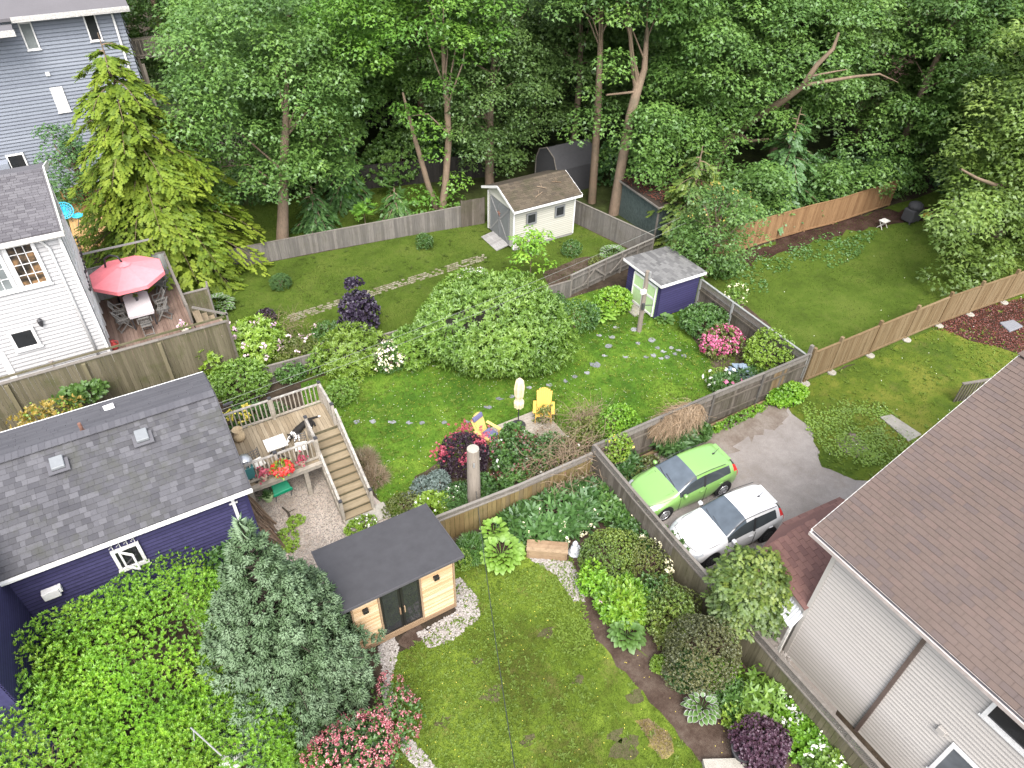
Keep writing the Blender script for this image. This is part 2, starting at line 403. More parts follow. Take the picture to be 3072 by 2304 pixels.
m_wood('deck_rail', [(.45, .4, .32), (.52, .47, .39), (.58, .53, .46)], stretch=(3, 3, 3), moss=(.28, .24, .17), mossamt=.5)
m_wood('deck_red', [(.23, .155, .12), (.29, .2, .16), (.35, .25, .2)], stretch=(9, .8, 9))
m_wood('privacy_grey', [(.32, .335, .32), (.38, .395, .38), (.44, .455, .44)])
m_wood('honey_deck', [(.5, .3, .12), (.58, .36, .15), (.64, .42, .2)], stretch=(9, .8, 9))
m_wood('honey_rail', [(.36, .2, .08), (.44, .26, .11), (.5, .31, .14)])
m_wood('sauna_board', [(.5, .33, .17), (.62, .44, .26), (.7, .54, .36)], stretch=(1.2, 9, 14), grain=.6)
m_wood('plank_brown', [(.34, .22, .13), (.42, .29, .18), (.48, .35, .22)], stretch=(2, 2, 9))
m_wood('ramp_grey', [(.42, .41, .4), (.5, .49, .48), (.56, .55, .54)], stretch=(9, .9, 9))
m_wood('weathered_log', [(.3, .26, .21), (.36, .31, .26), (.42, .37, .31)], stretch=(12, 12, .8))
m_wood('bark', [(.2, .145, .1), (.25, .185, .13), (.3, .225, .165)], stretch=(5, 5, 1.5), moss=(.12, .12, .08), mossamt=.5)
m_wood('bark_dark', [(.09, .075, .06), (.12, .1, .08), (.15, .125, .1)], stretch=(5, 5, 1.5))
m_wood('twig', [(.24, .17, .11), (.32, .24, .16), (.4, .31, .22)], stretch=(4, 4, 4))
m_wood('dry_vine', [(.4, .28, .17), (.5, .37, .24), (.58, .45, .31)], stretch=(4, 4, 4))
m_wood('stick', [(.2, .13, .09), (.27, .19, .13), (.34, .25, .18)], stretch=(3, 3, 3))
m_wood('chair_grey', [(.26, .25, .235), (.32, .31, .29), (.38, .365, .34)], stretch=(3, 3, 3))
m_shingle('slate_shingle', [(.12, .12, .135), (.155, .155, .17), (.19, .19, .21), (.14, .14, .152), (.225, .225, .245), (.165, .165, .18)], dirt=(.13, .135, .115))
m_shingle('ridge_shingle', [(.16, .16, .18), (.18, .18, .2), (.2, .2, .22)])
m_shingle('brown_shingle', [(.222, .168, .143), (.232, .175, .15), (.212, .164, .145), (.242, .178, .153), (.225, .17, .145), (.2, .158, .147)])
m_shingle('red_shingle', [(.24, .13, .11), (.27, .15, .125), (.21, .115, .1)])
m_shingle('moss_shingle', [(.13, .105, .075), (.155, .125, .09), (.11, .09, .068), (.17, .14, .1)], dirt=(.075, .075, .04))
m_shingle('grey_shingle', [(.25, .24, .26), (.29, .28, .3), (.21, .2, .22), (.32, .31, .33)])
m_shingle('shed_shingle', [(.2, .2, .2), (.26, .26, .255), (.3, .3, .295), (.17, .17, .17)])
m_shingle('leafy_roof', [(.06, .045, .035), (.075, .055, .042), (.05, .04, .032)])
m_tone('purple_paint', [(.023, .021, .064), (.027, .025, .073), (.032, .03, .082)], .75, 8)
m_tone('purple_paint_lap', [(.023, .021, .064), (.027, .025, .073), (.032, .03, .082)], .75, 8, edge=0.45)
m_tone('purple_shed_paint', [(.022, .02, .062), (.026, .024, .07), (.032, .029, .078)], .7, 8)
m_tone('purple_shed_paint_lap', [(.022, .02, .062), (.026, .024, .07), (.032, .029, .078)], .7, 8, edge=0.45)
m_tone('white_siding', [(.33, .33, .33), (.342, .342, .342), (.355, .355, .355)], .55, 9, dirt=.12)
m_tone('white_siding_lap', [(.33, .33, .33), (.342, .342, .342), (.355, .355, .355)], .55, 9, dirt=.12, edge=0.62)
m_tone('grey_siding', [(.155, .172, .205), (.17, .19, .222), (.185, .205, .238)], .8, 7, dirt=.25)
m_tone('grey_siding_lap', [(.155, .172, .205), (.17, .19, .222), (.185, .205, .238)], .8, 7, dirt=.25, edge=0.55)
m_tone('beige_siding', [(.32, .302, .28), (.332, .314, .29), (.345, .325, .3)], .6, 9, dirt=.1)
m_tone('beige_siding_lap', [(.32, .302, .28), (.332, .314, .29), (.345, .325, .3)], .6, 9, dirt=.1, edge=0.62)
m_tone('cream_siding', [(.31, .31, .265), (.325, .325, .28), (.34, .34, .295)], .6, 9, dirt=.12)
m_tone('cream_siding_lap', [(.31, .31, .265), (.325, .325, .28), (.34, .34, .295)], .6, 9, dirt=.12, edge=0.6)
m_plain('white_paint', (.56, .56, .55), .5)
m_plain('aged_white', (.48, .47, .44), .6, var=.12)
m_plain('flaked_white', (.35, .345, .33), .8, var=.2, nscale=12)
m_plain('gutter_beige', (.33, .29, .27), .5, var=.1)
m_plain('brown_pipe', (.1, .075, .065), .45)
m_plain('grey_paint', (.13, .137, .14), .6)
m_plain('mint_paint', (.36, .5, .25), .6)
m_plain('black_paint', (.012, .012, .012), .35)
m_plain('dark_metal', (.03, .03, .033), .45)
m_plain('iron', (.05, .05, .052), .5)
m_plain('steel', (.45, .46, .47), .35, metal=.6)
m_wood('outer_post_wood', [(.3, .27, .16), (.34, .3, .19)])
m_plain('vent_metal', (.13, .14, .148), .45, var=.05)
m_plain('rust_pipe', (.14, .07, .05), .8, var=.2)
m_plain('roof_felt', (.04, .04, .044), .9, var=.08, nscale=3)
m_plain('roof_felt_edge', (.05, .05, .055), .9)
m_plain('parasol_red', (.72, .2, .225), .8, var=.04)
m_plain('cream_cloth', (.5, .43, .27), .9, var=.1)
m_plain('yellow_paint', (.5, .31, .06), .6)
m_plain('pale_yellow_paint', (.5, .36, .12), .6)
m_plain('blue_cushion', (.09, .09, .17), .9)
m_plain('teal_plastic', (.03, .36, .55), .5)
m_plain('green_plastic', (.0, .26, .13), .45)
m_plain('teal_metal', (.03, .12, .12), .5)
m_plain('red_glaze', (.4, .05, .045), .3)
m_plain('pot_white', (.6, .58, .52), .6)
m_plain('terracotta', (.36, .27, .2), .9, var=.15)
m_plain('wicker', (.4, .31, .19), .9, var=.2, nscale=40)
m_plain('statue_grey', (.42, .45, .48), .8, var=.12, nscale=20)
m_plain('cable_black', (.03, .035, .035), .6)
m_plain('cable_pale', (.13, .14, .125), .6)
m_plain('cable_yellow', (.4, .4, .12), .7)
m_plain('dark_interior', (.012, .012, .013), .9)
m_plain('under_shadow_soil', (.03, .027, .022), .95)
m_plain('table_mosaic', (.5, .47, .48), .5, var=.12, nscale=30)
m_plain('corrugated', (.4, .42, .44), .4)
m_plain('tyre', (.018, .018, .018), .85)
m_plain('rail_cap', (.25, .235, .21), .8, var=.25, nscale=9)
m_plain('alloy', (.5, .51, .53), .3, metal=.7)
m_plain('car_green', (.145, .275, .075), .28, var=.01, spec=.5, coat=.8)
m_plain('car_white', (.56, .56, .56), .28, var=.005, spec=.5, coat=.8)
m_plain('car_trim', (.02, .02, .021), .5)
m_plain('head_lamp', (.55, .57, .6), .12, metal=.3)
m_plain('tail_lamp', (.5, .02, .02), .15)
m_plain('amber_lamp', (.5, .16, .04), .2)
m_plain('plastic_white', (.58, .58, .58), .5)
m_plain('dark_green_shed', (.05, .07, .065), .8, var=.15)
m_plain('pink_siding', (.5, .3, .28), .8)
m_plain('grey_cover', (.035, .035, .038), .8)
m_glass('glass_dark', (.012, .013, .014)); m_glass('glass_mid', (.06, .065, .07)); m_glass('glass_grey', (.09, .1, .1), .15)
m_glass('glass_car', (.04, .05, .06), .05); m_glass('glass_side', (.02, .024, .026), .05); m_glass('glass_pale', (.3, .32, .33), .2)
def m_window_inside():
    m, nt, out = newmat('glass_room')
    f = noise(nt, 1.6, (1, 1, 1.6), 3)
    r = ramp(nt, [(.02, .018, .015), (.06, .045, .03), (.2, .12, .06), (.05, .045, .04)], pos=[.35, .48, .58, .68]); Lk(nt, f, r.inputs[0])
    finish(nt, out, r.outputs[0], .08, spec=.5)
m_window_inside()
def m_dog():
    m, nt, out = newmat('dog_fur')
    tc = N(nt, 'TexCoord'); at = N(nt, 'Attribute', attribute_name='tone')
    f = noise(nt, 60, detail=2)
    a = N(nt, 'Math', operation='GREATER_THAN'); Lk(nt, at.outputs['Fac'], a.inputs[0]); a.inputs[1].default_value = .5
    c = mix(nt, (.012, .011, .01), (.72, .7, .66), a.outputs[0])
    c = mix(nt, c, (.1, .09, .08), mrange(nt, f, .5, .8, 0, .35))
    finish(nt, out, c, .8, spec=.2)
m_dog()
# leaves
LEAFC = {
 'maple_mid': [(.032, .075, .018), (.05, .105, .024), (.075, .14, .032)],
 'maple_bright': [(.05, .125, .014), (.075, .17, .02), (.11, .21, .028)],
 'maple_dark': [(.024, .05, .016), (.036, .07, .02), (.052, .092, .027)],
 'maple_yellow': [(.05, .085, .016), (.075, .12, .022), (.11, .155, .034)],
 'hemlock': [(.07, .12, .014), (.13, .195, .018), (.2, .265, .03)],
 'spruce': [(.05, .085, .04), (.1, .148, .092), (.165, .22, .165)],
 'hedge': [(.055, .115, .015), (.095, .18, .02), (.15, .25, .035)],
 'dome': [(.065, .125, .02), (.105, .185, .03), (.165, .25, .05)],
 'lime': [(.12, .19, .02), (.18, .26, .028), (.25, .33, .05)],
 'green': [(.03, .08, .016), (.05, .115, .022), (.08, .155, .034)],
 'deep': [(.02, .05, .014), (.032, .072, .02), (.05, .1, .03)],
 'olive': [(.06, .075, .018), (.09, .11, .026), (.13, .145, .04)],
 'yew': [(.03, .055, .014), (.055, .09, .02), (.1, .135, .028)],
 'brownish': [(.05, .052, .025), (.075, .075, .032), (.11, .1, .045)],
 'bluegreen': [(.075, .115, .075), (.11, .155, .105), (.155, .2, .145)],
 'burgundy': [(.018, .009, .012), (.03, .013, .018), (.045, .02, .026)],
 'smoke': [(.022, .014, .024), (.036, .024, .036), (.055, .04, .052)],
 'plum': [(.05, .022, .03), (.075, .034, .042), (.11, .055, .06)],
 'pinktip': [(.25, .03, .055), (.36, .055, .09), (.46, .1, .14)],
 'weigela_pink': [(.26, .04, .06), (.34, .08, .1), (.4, .15, .17), (.45, .27, .26)],
 'rhodo_pink': [(.34, .045, .12), (.42, .08, .18), (.5, .18, .28)],
 'pale_pink': [(.62, .38, .5), (.7, .5, .6), (.75, .62, .66)],
 'white_flower': [(.65, .65, .56), (.75, .75, .68), (.8, .8, .76)],
 'cream_flower': [(.6, .56, .36), (.7, .66, .45), (.75, .72, .55)],
 'red_flower': [(.6, .02, .02), (.7, .04, .03), (.6, .09, .08)],
 'yellow_flower': [(.5, .42, .03), (.6, .5, .05), (.68, .58, .12)],
 'yelloworange': [(.2, .19, .03), (.34, .25, .04), (.42, .27, .06)],
 'redbrown': [(.11, .03, .014), (.16, .045, .02), (.2, .065, .03)],
 'hosta': [(.1, .2, .025), (.14, .25, .035), (.19, .3, .06)],
 'hosta_dark': [(.05, .11, .022), (.07, .14, .03), (.1, .18, .045)],
 'hosta_white': [(.55, .58, .4), (.62, .64, .48), (.66, .68, .55)],
 'hosta_blue': [(.14, .2, .19), (.18, .25, .23), (.24, .31, .28)],
 'grass': [(.1, .095, .03), (.095, .15, .022), (.12, .185, .028), (.2, .27, .06)],
 'grass_back': [(.075, .075, .022), (.08, .115, .02), (.1, .14, .026), (.15, .18, .045)],
 'clover': [(.12, .17, .02), (.16, .22, .03), (.2, .26, .045)],
 'drygrass': [(.26, .2, .09), (.34, .27, .13), (.2, .2, .07)],
 'petal_white': [(.75, .75, .7), (.8, .8, .75)],
}
LEAFQ = {'spruce': (1.4, 1.55, .92), 'bluegreen': (1.1, 1.1, 1.05), 'burgundy': (.9, .9, .9), 'smoke': (.9, .9, .9), 'plum': (.9, .9, .9), 'hosta_white': (.9, .9, .9), 'hosta_blue': (.9, .9, .9), 'redbrown': (.8, .8, .8), 'drygrass': (.7, .7, .7), 'yelloworange': (1, 1, .8), 'maple_mid': (1.6, 1.6, .85), 'maple_bright': (1.2, 1.25, .7), 'maple_dark': (1.9, 1.9, 1.0), 'deep': (1.5, 1.65, .9), 'maple_yellow': (1.4, 1.5, .85), 'dome': (1.1, 1.2, .6), 'hedge': (1.4, 1.65, .5), 'yew': (1.75, 1.8, .8), 'brownish': (1.25, 1.45, .8), 'olive': (1.1, 1.2, .6), 'grass': (.58, .68, .42), 'grass_back': (.56, .64, .42), 'clover': (.62, .72, .5), 'lime': (.8, .95, .5), 'hemlock': (.85, .88, .7)}
for k, v in LEAFC.items():
    flower = 'flower' in k or 'pink' in k or 'petal' in k
    m_leaf(k, v if flower else [tuple(min(.4, x * q) for x, q in zip(c, (lambda q: (q[0] * 1.2, q[1] * 1.14, q[2] * 1.6))(LEAFQ.get(k, (1.05, 1.12, .65))))) for c in v], transl=.25 if flower else .42, glossy=.04 if k not in ('spruce', 'grass', 'grass_back', 'clover', 'hemlock') else .01)
# ---------------------------------------------------------------- ground and paving
rg = np.random.default_rng(5)
def sheet(name, poly, z, mat, jit=0.0, sub=.4, holes=None, kind='structure'):
    """flat piece of ground; the outline is broken up so that its edge wanders"""
    pts = []
    n = len(poly)
    for i in range(n):
        a = Vector((poly[i][0], poly[i][1], z)); b = Vector((poly[(i + 1) % n][0], poly[(i + 1) % n][1], z))
        k = max(1, int((b - a).length / sub)) if jit else 1
        for j in range(k):
            p = a.lerp(b, j / k)
            if jit: p += Vector((rg.normal() * jit, rg.normal() * jit, 0))
            pts.append(p)
    me = bpy.data.meshes.new(name); me.from_pydata(pts, [], [tuple(range(len(pts)))])
    bm = bmesh.new(); bm.from_mesh(me); bmesh.ops.recalc_face_normals(bm, faces=bm.faces)
    for f in bm.faces:
        if f.normal.z < 0: f.normal_flip()
    bmesh.ops.triangulate(bm, faces=bm.faces); bm.to_mesh(me); bm.free()
    me.materials.append(MATS[mat]); o = bpy.data.objects.new(name, me); link(o)
    o['kind'] = kind
    return o
def P2(*uv): return [tuple(G(u, v)[:2]) for u, v in uv]
def inpoly(P, poly):
    x, y = P[:, 0], P[:, 1]; c = np.zeros(len(P), bool); n = len(poly)
    for i in range(n):
        x1, y1 = poly[i][:2]; x2, y2 = poly[(i + 1) % n][:2]
        if y1 == y2: continue
        t = ((y1 > y) != (y2 > y)) & (x < (x2 - x1) * (y - y1) / (y2 - y1) + x1); c ^= t
    return c
def scatter(r, poly, n, avoid=()):
    a = np.array([p[:2] for p in poly]); lo, hi = a.min(0), a.max(0); out = []
    tot = 0
    while tot < n:
        p = lo + (hi - lo) * r.random((n * 2, 2)); p = p[inpoly(p, poly)]
        for q in avoid: p = p[~inpoly(p, q)]
        if len(p) == 0: break
        out.append(p); tot += len(p)
    p = np.concatenate(out)[:n]
    return np.column_stack([p, np.zeros(len(p))])
def pnoise(P, s, seed):
    """cheap smooth field -1..1"""
    r = np.random.default_rng(seed); v = np.zeros(len(P))
    for _ in range(6):
        k = r.normal(size=2) * s; v += np.sin(P[:, 0] * k[0] + P[:, 1] * k[1] + r.random() * 6.28)
    return v / 3
sheet('ground', [(-150, -40), (260, -40), (260, 260), (-150, 260)], 0, 'soil')
FRONT = [(2.6, 1.5), (11.2, 1.5), (11.2, 13.3), (5.2, 13.3), (5.2, 10.9), (2.6, 10.6), (1.5, 8.0)]
front_lawn = sheet('front_lawn', FRONT, .004, 'lawn_front')
MID = [(4.5, 13.6), (12.3, 13.5), (22.4, 13.5), (22.4, 20.2), (20.1, 22.5), (20.1, 23.6), (4.2, 23.8), (3.4, 20.5), (4.6, 20.2), (4.6, 15.4)]
mid_lawn = sheet('garden_lawn', MID, .004, 'lawn_mid')
BACK = [(2.4, 26.0), (4, 23.9), (17.8, 23.9), (23.5, 24.7), (22.2, 30.3), (21.5, 32.5), (17.8, 32.6), (2.4, 34.4)]
back_lawn = sheet('neighbour_lawn', BACK, .004, 'lawn_back')
WOODF = [(2.4, 34.5), (17.8, 32.7), (24, 32), (24, 25), (60, 25), (60, 70), (-8, 80), (-8, 44), (2.4, 42)]
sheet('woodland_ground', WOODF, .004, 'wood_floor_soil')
FAR = [(22.9, 13.3), (45, 12.6), (62, 14), (62, 22.4), (37, 22.5), (27, 22.9), (22.9, 22.9)]
far_lawn = sheet('far_lawn', FAR, .004, 'lawn_back', .05, .6)
SIDE = [(21.5, 13.3), (34, 13.05), (45, 12.6), (45, 4), (22.0, 4), (21.6, 7.4), (20.4, 8.3), (19.6, 9.6), (20.4, 10.6), (21.0, 11.4), (20.9, 12.3)]
side_lawn = sheet('side_lawn', SIDE, .006, 'lawn_side', .06, .35)
BEHIND = [(3.5, 34.9), (17.0, 33.2), (17.3, 39), (3.5, 41.5)]
sheet('shaded_lawn', BEHIND, .008, 'lawn_back', .1, .6)
sheet('driveway', [(11.9, 12.9), (22.5, 13.0), (22.5, 3), (11.9, 3)], .004, 'asphalt', .05, .5)
sheet('bare_earth_patch', [(14.5, 13.1), (20.8, 13.05), (21.6, 12.6), (20.0, 12.0), (17, 11.9), (14.8, 12.4)], .008, 'bare_earth', .16, .25)
sheet('bare_earth_patch', P2((1800, 950), (1840, 935), (1880, 960), (1870, 990), (1830, 985)), .012, 'bare_earth', .08, .3)
sheet('gravel_yard', [(.55, 12.6), (2.6, 12.9), (4.2, 13.6), (4.7, 15.2), (4.5, 16.4), (3.9, 20.2), (.55, 20.4)], .008, 'gravel', .06, .4)
sheet('bark_mulch_bed', P2((2010, 705), (2090, 670), (2230, 640), (2300, 700), (2212, 765), (2110, 740)), .012, 'bark_mulch', .15, .5)
sheet('bark_mulch_bed', P2((1900, 490), (1960, 478), (2060, 470), (2100, 450), (1900, 455), (1700, 510), (1560, 570), (1600, 575), (1760, 520)), .012, 'bark_mulch', .2, .5)
MULCH = P2((1240, 1290), (1275, 1275), (1330, 1370), (1400, 1420), (1480, 1500), (1560, 1600), (1600, 1665), (1530, 1665), (1440, 1555), (1350, 1455), (1280, 1375))
sheet('mulch_path', MULCH, .012, 'mulch', .04, .3)
BED = P2((1275, 1275), (1160, 1190), (1000, 1215), (960, 1150), (1200, 1080), (1330, 1020), (1450, 1230), (1650, 1480), (1850, 1665), (1600, 1665), (1480, 1500), (1400, 1420), (1330, 1370))
sheet('planting_bed', BED, .008, 'mulch', .05, .4)
sheet('planting_bed', P2((860, 1110), (1010, 1085), (1290, 1040), (1330, 990), (1240, 950), (1000, 960), (900, 1030)), .008, 'mulch', .05, .4)
sheet('planting_bed', P2((1470, 690), (1590, 640), (1700, 740), (1720, 800), (1560, 830), (1530, 770)), .008, 'mulch', .08, .4)
sheet('dirt_patch', P2((855, 1390), (905, 1345), (930, 1375), (880, 1405)), .012, 'mulch', .03, .2)
STRAW = P2((1375, 1560), (1400, 1552), (1450, 1590), (1455, 1625), (1430, 1645))
sheet('dry_grass_patch', STRAW, .008, 'straw', .05, .2)
sheet('worn_path', P2((1190, 625), (1170, 590), (1245, 560), (1300, 550), (1290, 575), (1235, 600)), .008, 'mulch', .1, .4)
for u, v, w in ((1065, 1500, .22), (1180, 1368, .18), (1372, 1505, .2), (1330, 1590, .16), (1352, 1618, .3), (1032, 1430, .12), (1140, 1600, .15), (960, 1560, .14), (1250, 1470, .13)):
    p = G(u, v); sheet('bare_patch', [(p.x + w * math.cos(a) * (1.4 + .5 * math.sin(3 * a)), p.y + w * math.sin(a)) for a in np.linspace(0, 6.1, 14)], .008, 'worn_grass', .03, .1)
# concrete slabs
b = MB().prism([tuple(G(u, v)) for u, v in ((1900, 902), (1925, 897), (1990, 940), (1962, 955))], (0, 0, .06))
tag(b.build('concrete_slab', 'concrete', bevel=.02), 'pale concrete slab lying in the grass beside the brown roof', 'concrete slab')
b = MB().box((3.95, 15.75, .04), (1.5, .7, .08))
tag(b.build('landing_slab', 'concrete', bevel=.02), 'concrete landing slab at the foot of the wooden stairs', 'concrete slab')
b = MB().box((4.55, 14.75, .04), (1.0, .5, .08), rz=.2)
tag(b.build('paving_slab', 'concrete', bevel=.02), 'grey paving slab beside the flat dark shed roof corner', 'concrete slab')
# stepping stones: pieces of the lawns they lie in
def stone_mesh(seed, mat):
    r = np.random.default_rng(seed); n = 9; b = MB(); p = []
    for k in range(n):
        a = 2 * math.pi * k / n; q = .5 * (1 + .22 * r.normal()); p.append((q * math.cos(a), q * math.sin(a), 0))
    b.prism(p, (0, 0, 1)); o = b.build('stone', mat); me = o.data; bpy.data.objects.remove(o)
    return me
SM = [stone_mesh(i, 'grey_stone') for i in range(4)]
def stones(parent, spots, z=.03):
    for i, (u, v, w, h) in enumerate(spots):
        p = G(u, v); s = p.length; dist = math.hypot(p.length, CAM_H); mpp = dist * 1.38878 / 2130
        o = bpy.data.objects.new('stepping_stone', SM[i % 4]); link(o, parent, (p.x, p.y, .002))
        o.scale = (w * mpp, h * mpp * 1.5, z); o.rotation_euler = (0, 0, -.55)
stones(mid_lawn, [(770, 912, 14, 7), (805, 911, 13, 8), (848, 912, 15, 7), (883, 914, 13, 8), (912, 914, 12, 6), (1032, 898, 14, 6), (1055, 880, 16, 7), (1078, 862, 16, 7), (1106, 857, 12, 6),
    (1143, 838, 11, 6), (1187, 832, 12, 8), (1221, 824, 8, 10), (1242, 814, 12, 6), (1268, 806, 11, 7), (1287, 788, 20, 14), (1305, 769, 11, 6), (1315, 748, 17, 8), (1322, 729, 12, 7), (1295, 725, 10, 5),
    (1330, 708, 12, 6), (1408, 735, 16, 9), (1420, 752, 9, 6), (1412, 768, 10, 9), (1432, 760, 11, 7), (1441, 772, 12, 7), (1458, 765, 9, 6), (1478, 769, 10, 7), (1395, 772, 11, 6), (1450, 752, 10, 6), (1378, 742, 9, 6),
    (1352, 772, 10, 5), (1385, 700, 14, 9), (1370, 712, 16, 8), (1428, 775, 9, 5), (1466, 757, 10, 5), (1008, 912, 13, 6), (960, 913, 12, 6), (880, 1070, 26, 14)])
# brick path across the neighbour's lawn: pieces of that lawn
rr = random.Random(3)
a0 = Vector((5.2, 28.55, 0)); a1 = Vector((16.0, 29.1, 0))
for i in range(62):
    for j in range(4):
        if rr.random() < .2: continue
        p = a0.lerp(a1, (i + (j % 2) * .5) / 62); p.y += (j - 1.5) * .155
        board('path_brick', 'path_stone', back_lawn, (p.x + rr.uniform(-.02, .02), p.y + rr.uniform(-.02, .02), .012), (.145, .105, .03), (0, 0, rr.uniform(-.25, .25)))
# white rock mulch
def rocks(name, poly, n, smin, smax, mat, label=None, seed=1):
    r = np.random.default_rng(seed); P = scatter(r, poly, n); P[:, 2] = .012
    lo = r.uniform(smin, smax, len(P)); V = []; b0 = np.array([(1, 0, 0), (.2, .9, 0), (-.9, .5, 0), (-.8, -.6, 0), (.3, -.9, 0), (.1, .05, .8), (-.3, -.1, .7)])
    F = [(0, 1, 5), (1, 2, 6), (1, 6, 5), (2, 3, 6), (3, 4, 6), (4, 5, 6), (4, 0, 5)]
    az = r.random(len(P)) * 6.28; c, s = np.cos(az), np.sin(az)
    B = b0[None] * (1 + .25 * r.normal(size=(len(P), 7, 1))) * lo[:, None, None]
    X = B[:, :, 0] * c[:, None] - B[:, :, 1] * s[:, None] * .75; Y = B[:, :, 0] * s[:, None] + B[:, :, 1] * c[:, None] * .75
    V = np.stack([X, Y, B[:, :, 2]], -1) + P[:, None, :]
    Fa = (np.array(F)[None] + (np.arange(len(P)) * 7)[:, None, None]).reshape(-1, 3)
    return tag(npmesh(name, V.reshape(-1, 3), [Fa], np.repeat(r.random(len(P)), 7), mat, kind='stuff'), label)
rocks('white_rocks', P2((1140, 1205), (1235, 1215), (1255, 1260), (1262, 1300), (1240, 1300), (1200, 1240)), 1500, .03, .06, 'white_stone', seed=2)
rocks('white_rocks', [(5.0, 10.3), (5.0, 12.2), (5.6, 12.0), (5.75, 11.1), (5.5, 10.5), (4.4, 10.2), (3.7, 10.35), (3.6, 10.95), (5.0, 11.0)], 1500, .03, .06, 'white_stone', seed=3)
rocks('white_rocks', P2((815, 1385), (850, 1375), (862, 1400), (845, 1470), (830, 1475)), 500, .03, .06, 'white_stone', seed=4)
rocks('white_rocks', P2((860, 1600), (880, 1590), (910, 1620), (945, 1662), (905, 1662), (870, 1625)), 700, .03, .055, 'white_stone', seed=5)
rocks('white_rocks', P2((822, 1480), (845, 1470), (850, 1530), (835, 1560)), 250, .03, .05, 'white_stone', seed=9)
rocks('gravel', [(.6, 12.8), (2.6, 13.3), (4.0, 13.8), (4.5, 15.2), (3.9, 19.8), (.6, 20.0)], 14000, .014, .034, 'gravel_stone', seed=6)
rocks('white_rocks', P2((1660, 1400), (1700, 1385), (1710, 1420), (1690, 1470), (1650, 1440)), 160, .04, .09, 'white_stone', seed=7)
# ---------------------------------------------------------------- building kit
CAMP = Vector((0, 0, CAM_H))
def shingles(roof, mat, O, ux, us, width, slope, expo, tab, rnd, nparts=290, jit=.35, gap=.01, stag=.5, thick=.022, name='shingle'):
    """courses of shingles on a roof plane: the nearest are pieces of their own, the rest one mesh"""
    O = Vector(O); ux = Vector(ux).normalized(); us = Vector(us).normalized(); nz = ux.cross(us)
    if nz.z < 0: nz = -nz
    M = axes(ux, (nz + us * .09))
    rows = int(slope / expo); items = []
    for i in range(rows):
        x = -(i % 2) * tab * stag - rnd.random() * tab * jit
        while x < width:
            w = tab * (1 + jit * rnd.uniform(-.6, .6))
            x0 = max(0, x); x1 = min(width, x + w - gap)
            if x1 - x0 > .03:
                c = O + ux * ((x0 + x1) / 2) + us * ((i + .5) * expo + expo * .1) + nz * (.012 + rnd.random() * .006)
                items.append(((c - CAMP).length, c, (x1 - x0, expo * 1.18, thick)))
            x += w
    items.sort(key=lambda t: t[0])
    for d, c, s in items[:nparts]: board(name, mat, roof, c, s, M)
    if len(items) > nparts:
        b = MB()
        for d, c, s in items[nparts:]: b.box(c, s, M=M, tone=rnd.random())
        b.build(name, mat, roof, WL[roof.name], kind='stuff')
def laps(wall, mat, a, b, z0, z1, expo, n, rnd, name='siding_board', tilt=.24):
    """horizontal lap boards on the wall from a to b (xy), outward normal n"""
    a = Vector((a[0], a[1], 0)); b = Vector((b[0], b[1], 0)); n = Vector((n[0], n[1], 0)); L = (b - a).length; x = (b - a).normalized()
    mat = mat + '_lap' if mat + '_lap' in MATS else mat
    k = int(round((z1 - z0) / expo)); e = (z1 - z0) / k
    M = axes(x, Vector((0, 0, 1)) + n * -tilt)
    for i in range(k):
        c = (a + b) / 2 + n * (.012 + .5 * tilt * e) + Vector((0, 0, z0 + (i + .5) * e))
        board(name, mat, wall, c, (L, .016, e * (1.04 + tilt * tilt * .5)), M)
def roofslab(name, mat, parent, pts, t=.08):
    """roof sheet through pts (world, counter-clockwise from above), t thick downwards"""
    b = MB().prism([Vector(p) for p in pts], (0, 0, -t))
    return b.build(name, mat, parent, WL[parent.name])
def bars(name, mat, parent, segs, w, h, world=None, bevel=0):
    b = MB()
    for s in segs: b.beam(s[0], s[1], w, h)
    return b.build(name, mat, parent, WL[parent.name] if world is None else world, bevel=bevel)
def window(parent, c, x, n, w, h, fw=.08, fd=.06, frame='white_paint', pane='glass_mid', grid=None, sill=True, name='window'):
    """window on a wall: frame with pane, sill and bars as its pieces; c = centre on the wall, x along it, n outward"""
    c = Vector(c); x = Vector(x).normalized(); n = Vector(n).normalized(); z = Vector((0, 0, 1))
    b = MB(); o = n * (fd / 2 + .045)
    b.beam(c + o - x * w / 2 + z * (h / 2 - fw / 2), c + o + x * w / 2 + z * (h / 2 - fw / 2), fd, fw)
    b.beam(c + o - x * w / 2 - z * (h / 2 - fw / 2), c + o + x * w / 2 - z * (h / 2 - fw / 2), fd, fw)
    for s in (-1, 1): b.beam(c + o + x * s * (w / 2 - fw / 2) - z * (h / 2 - fw), c + o + x * s * (w / 2 - fw / 2) + z * (h / 2 - fw), fw, fd, up=n)
    f = b.build(name, frame, parent, c)
    p = MB().box(c + n * .07, (1, 1, 1), M=Matrix((x * (w - 2 * fw), n * .012, z * (h - 2 * fw))).transposed())
    p.build('pane', pane, f, c)
    if grid:
        g = MB(); cw, ch = w - 2 * fw, h - 2 * fw
        for i in range(1, grid[0]): g.beam(c + n * .085 + x * (-cw / 2 + cw * i / grid[0]) - z * ch / 2, c + n * .085 + x * (-cw / 2 + cw * i / grid[0]) + z * ch / 2, .025, .018, up=n)
        for j in range(1, grid[1]): g.beam(c + n * .086 - x * cw / 2 + z * (-ch / 2 + ch * j / grid[1]), c + n * .086 + x * cw / 2 + z * (-ch / 2 + ch * j / grid[1]), .016, .025)
        g.build('glazing_bars', frame, f, c)
    if sill:
        MB().beam(c + n * .06 - x * (w / 2 + .04) - z * (h / 2 + .025), c + n * .06 + x * (w / 2 + .04) - z * (h / 2 + .025), .12, .045).build('sill', frame, f, c)
    return f
r1 = random.Random(11)
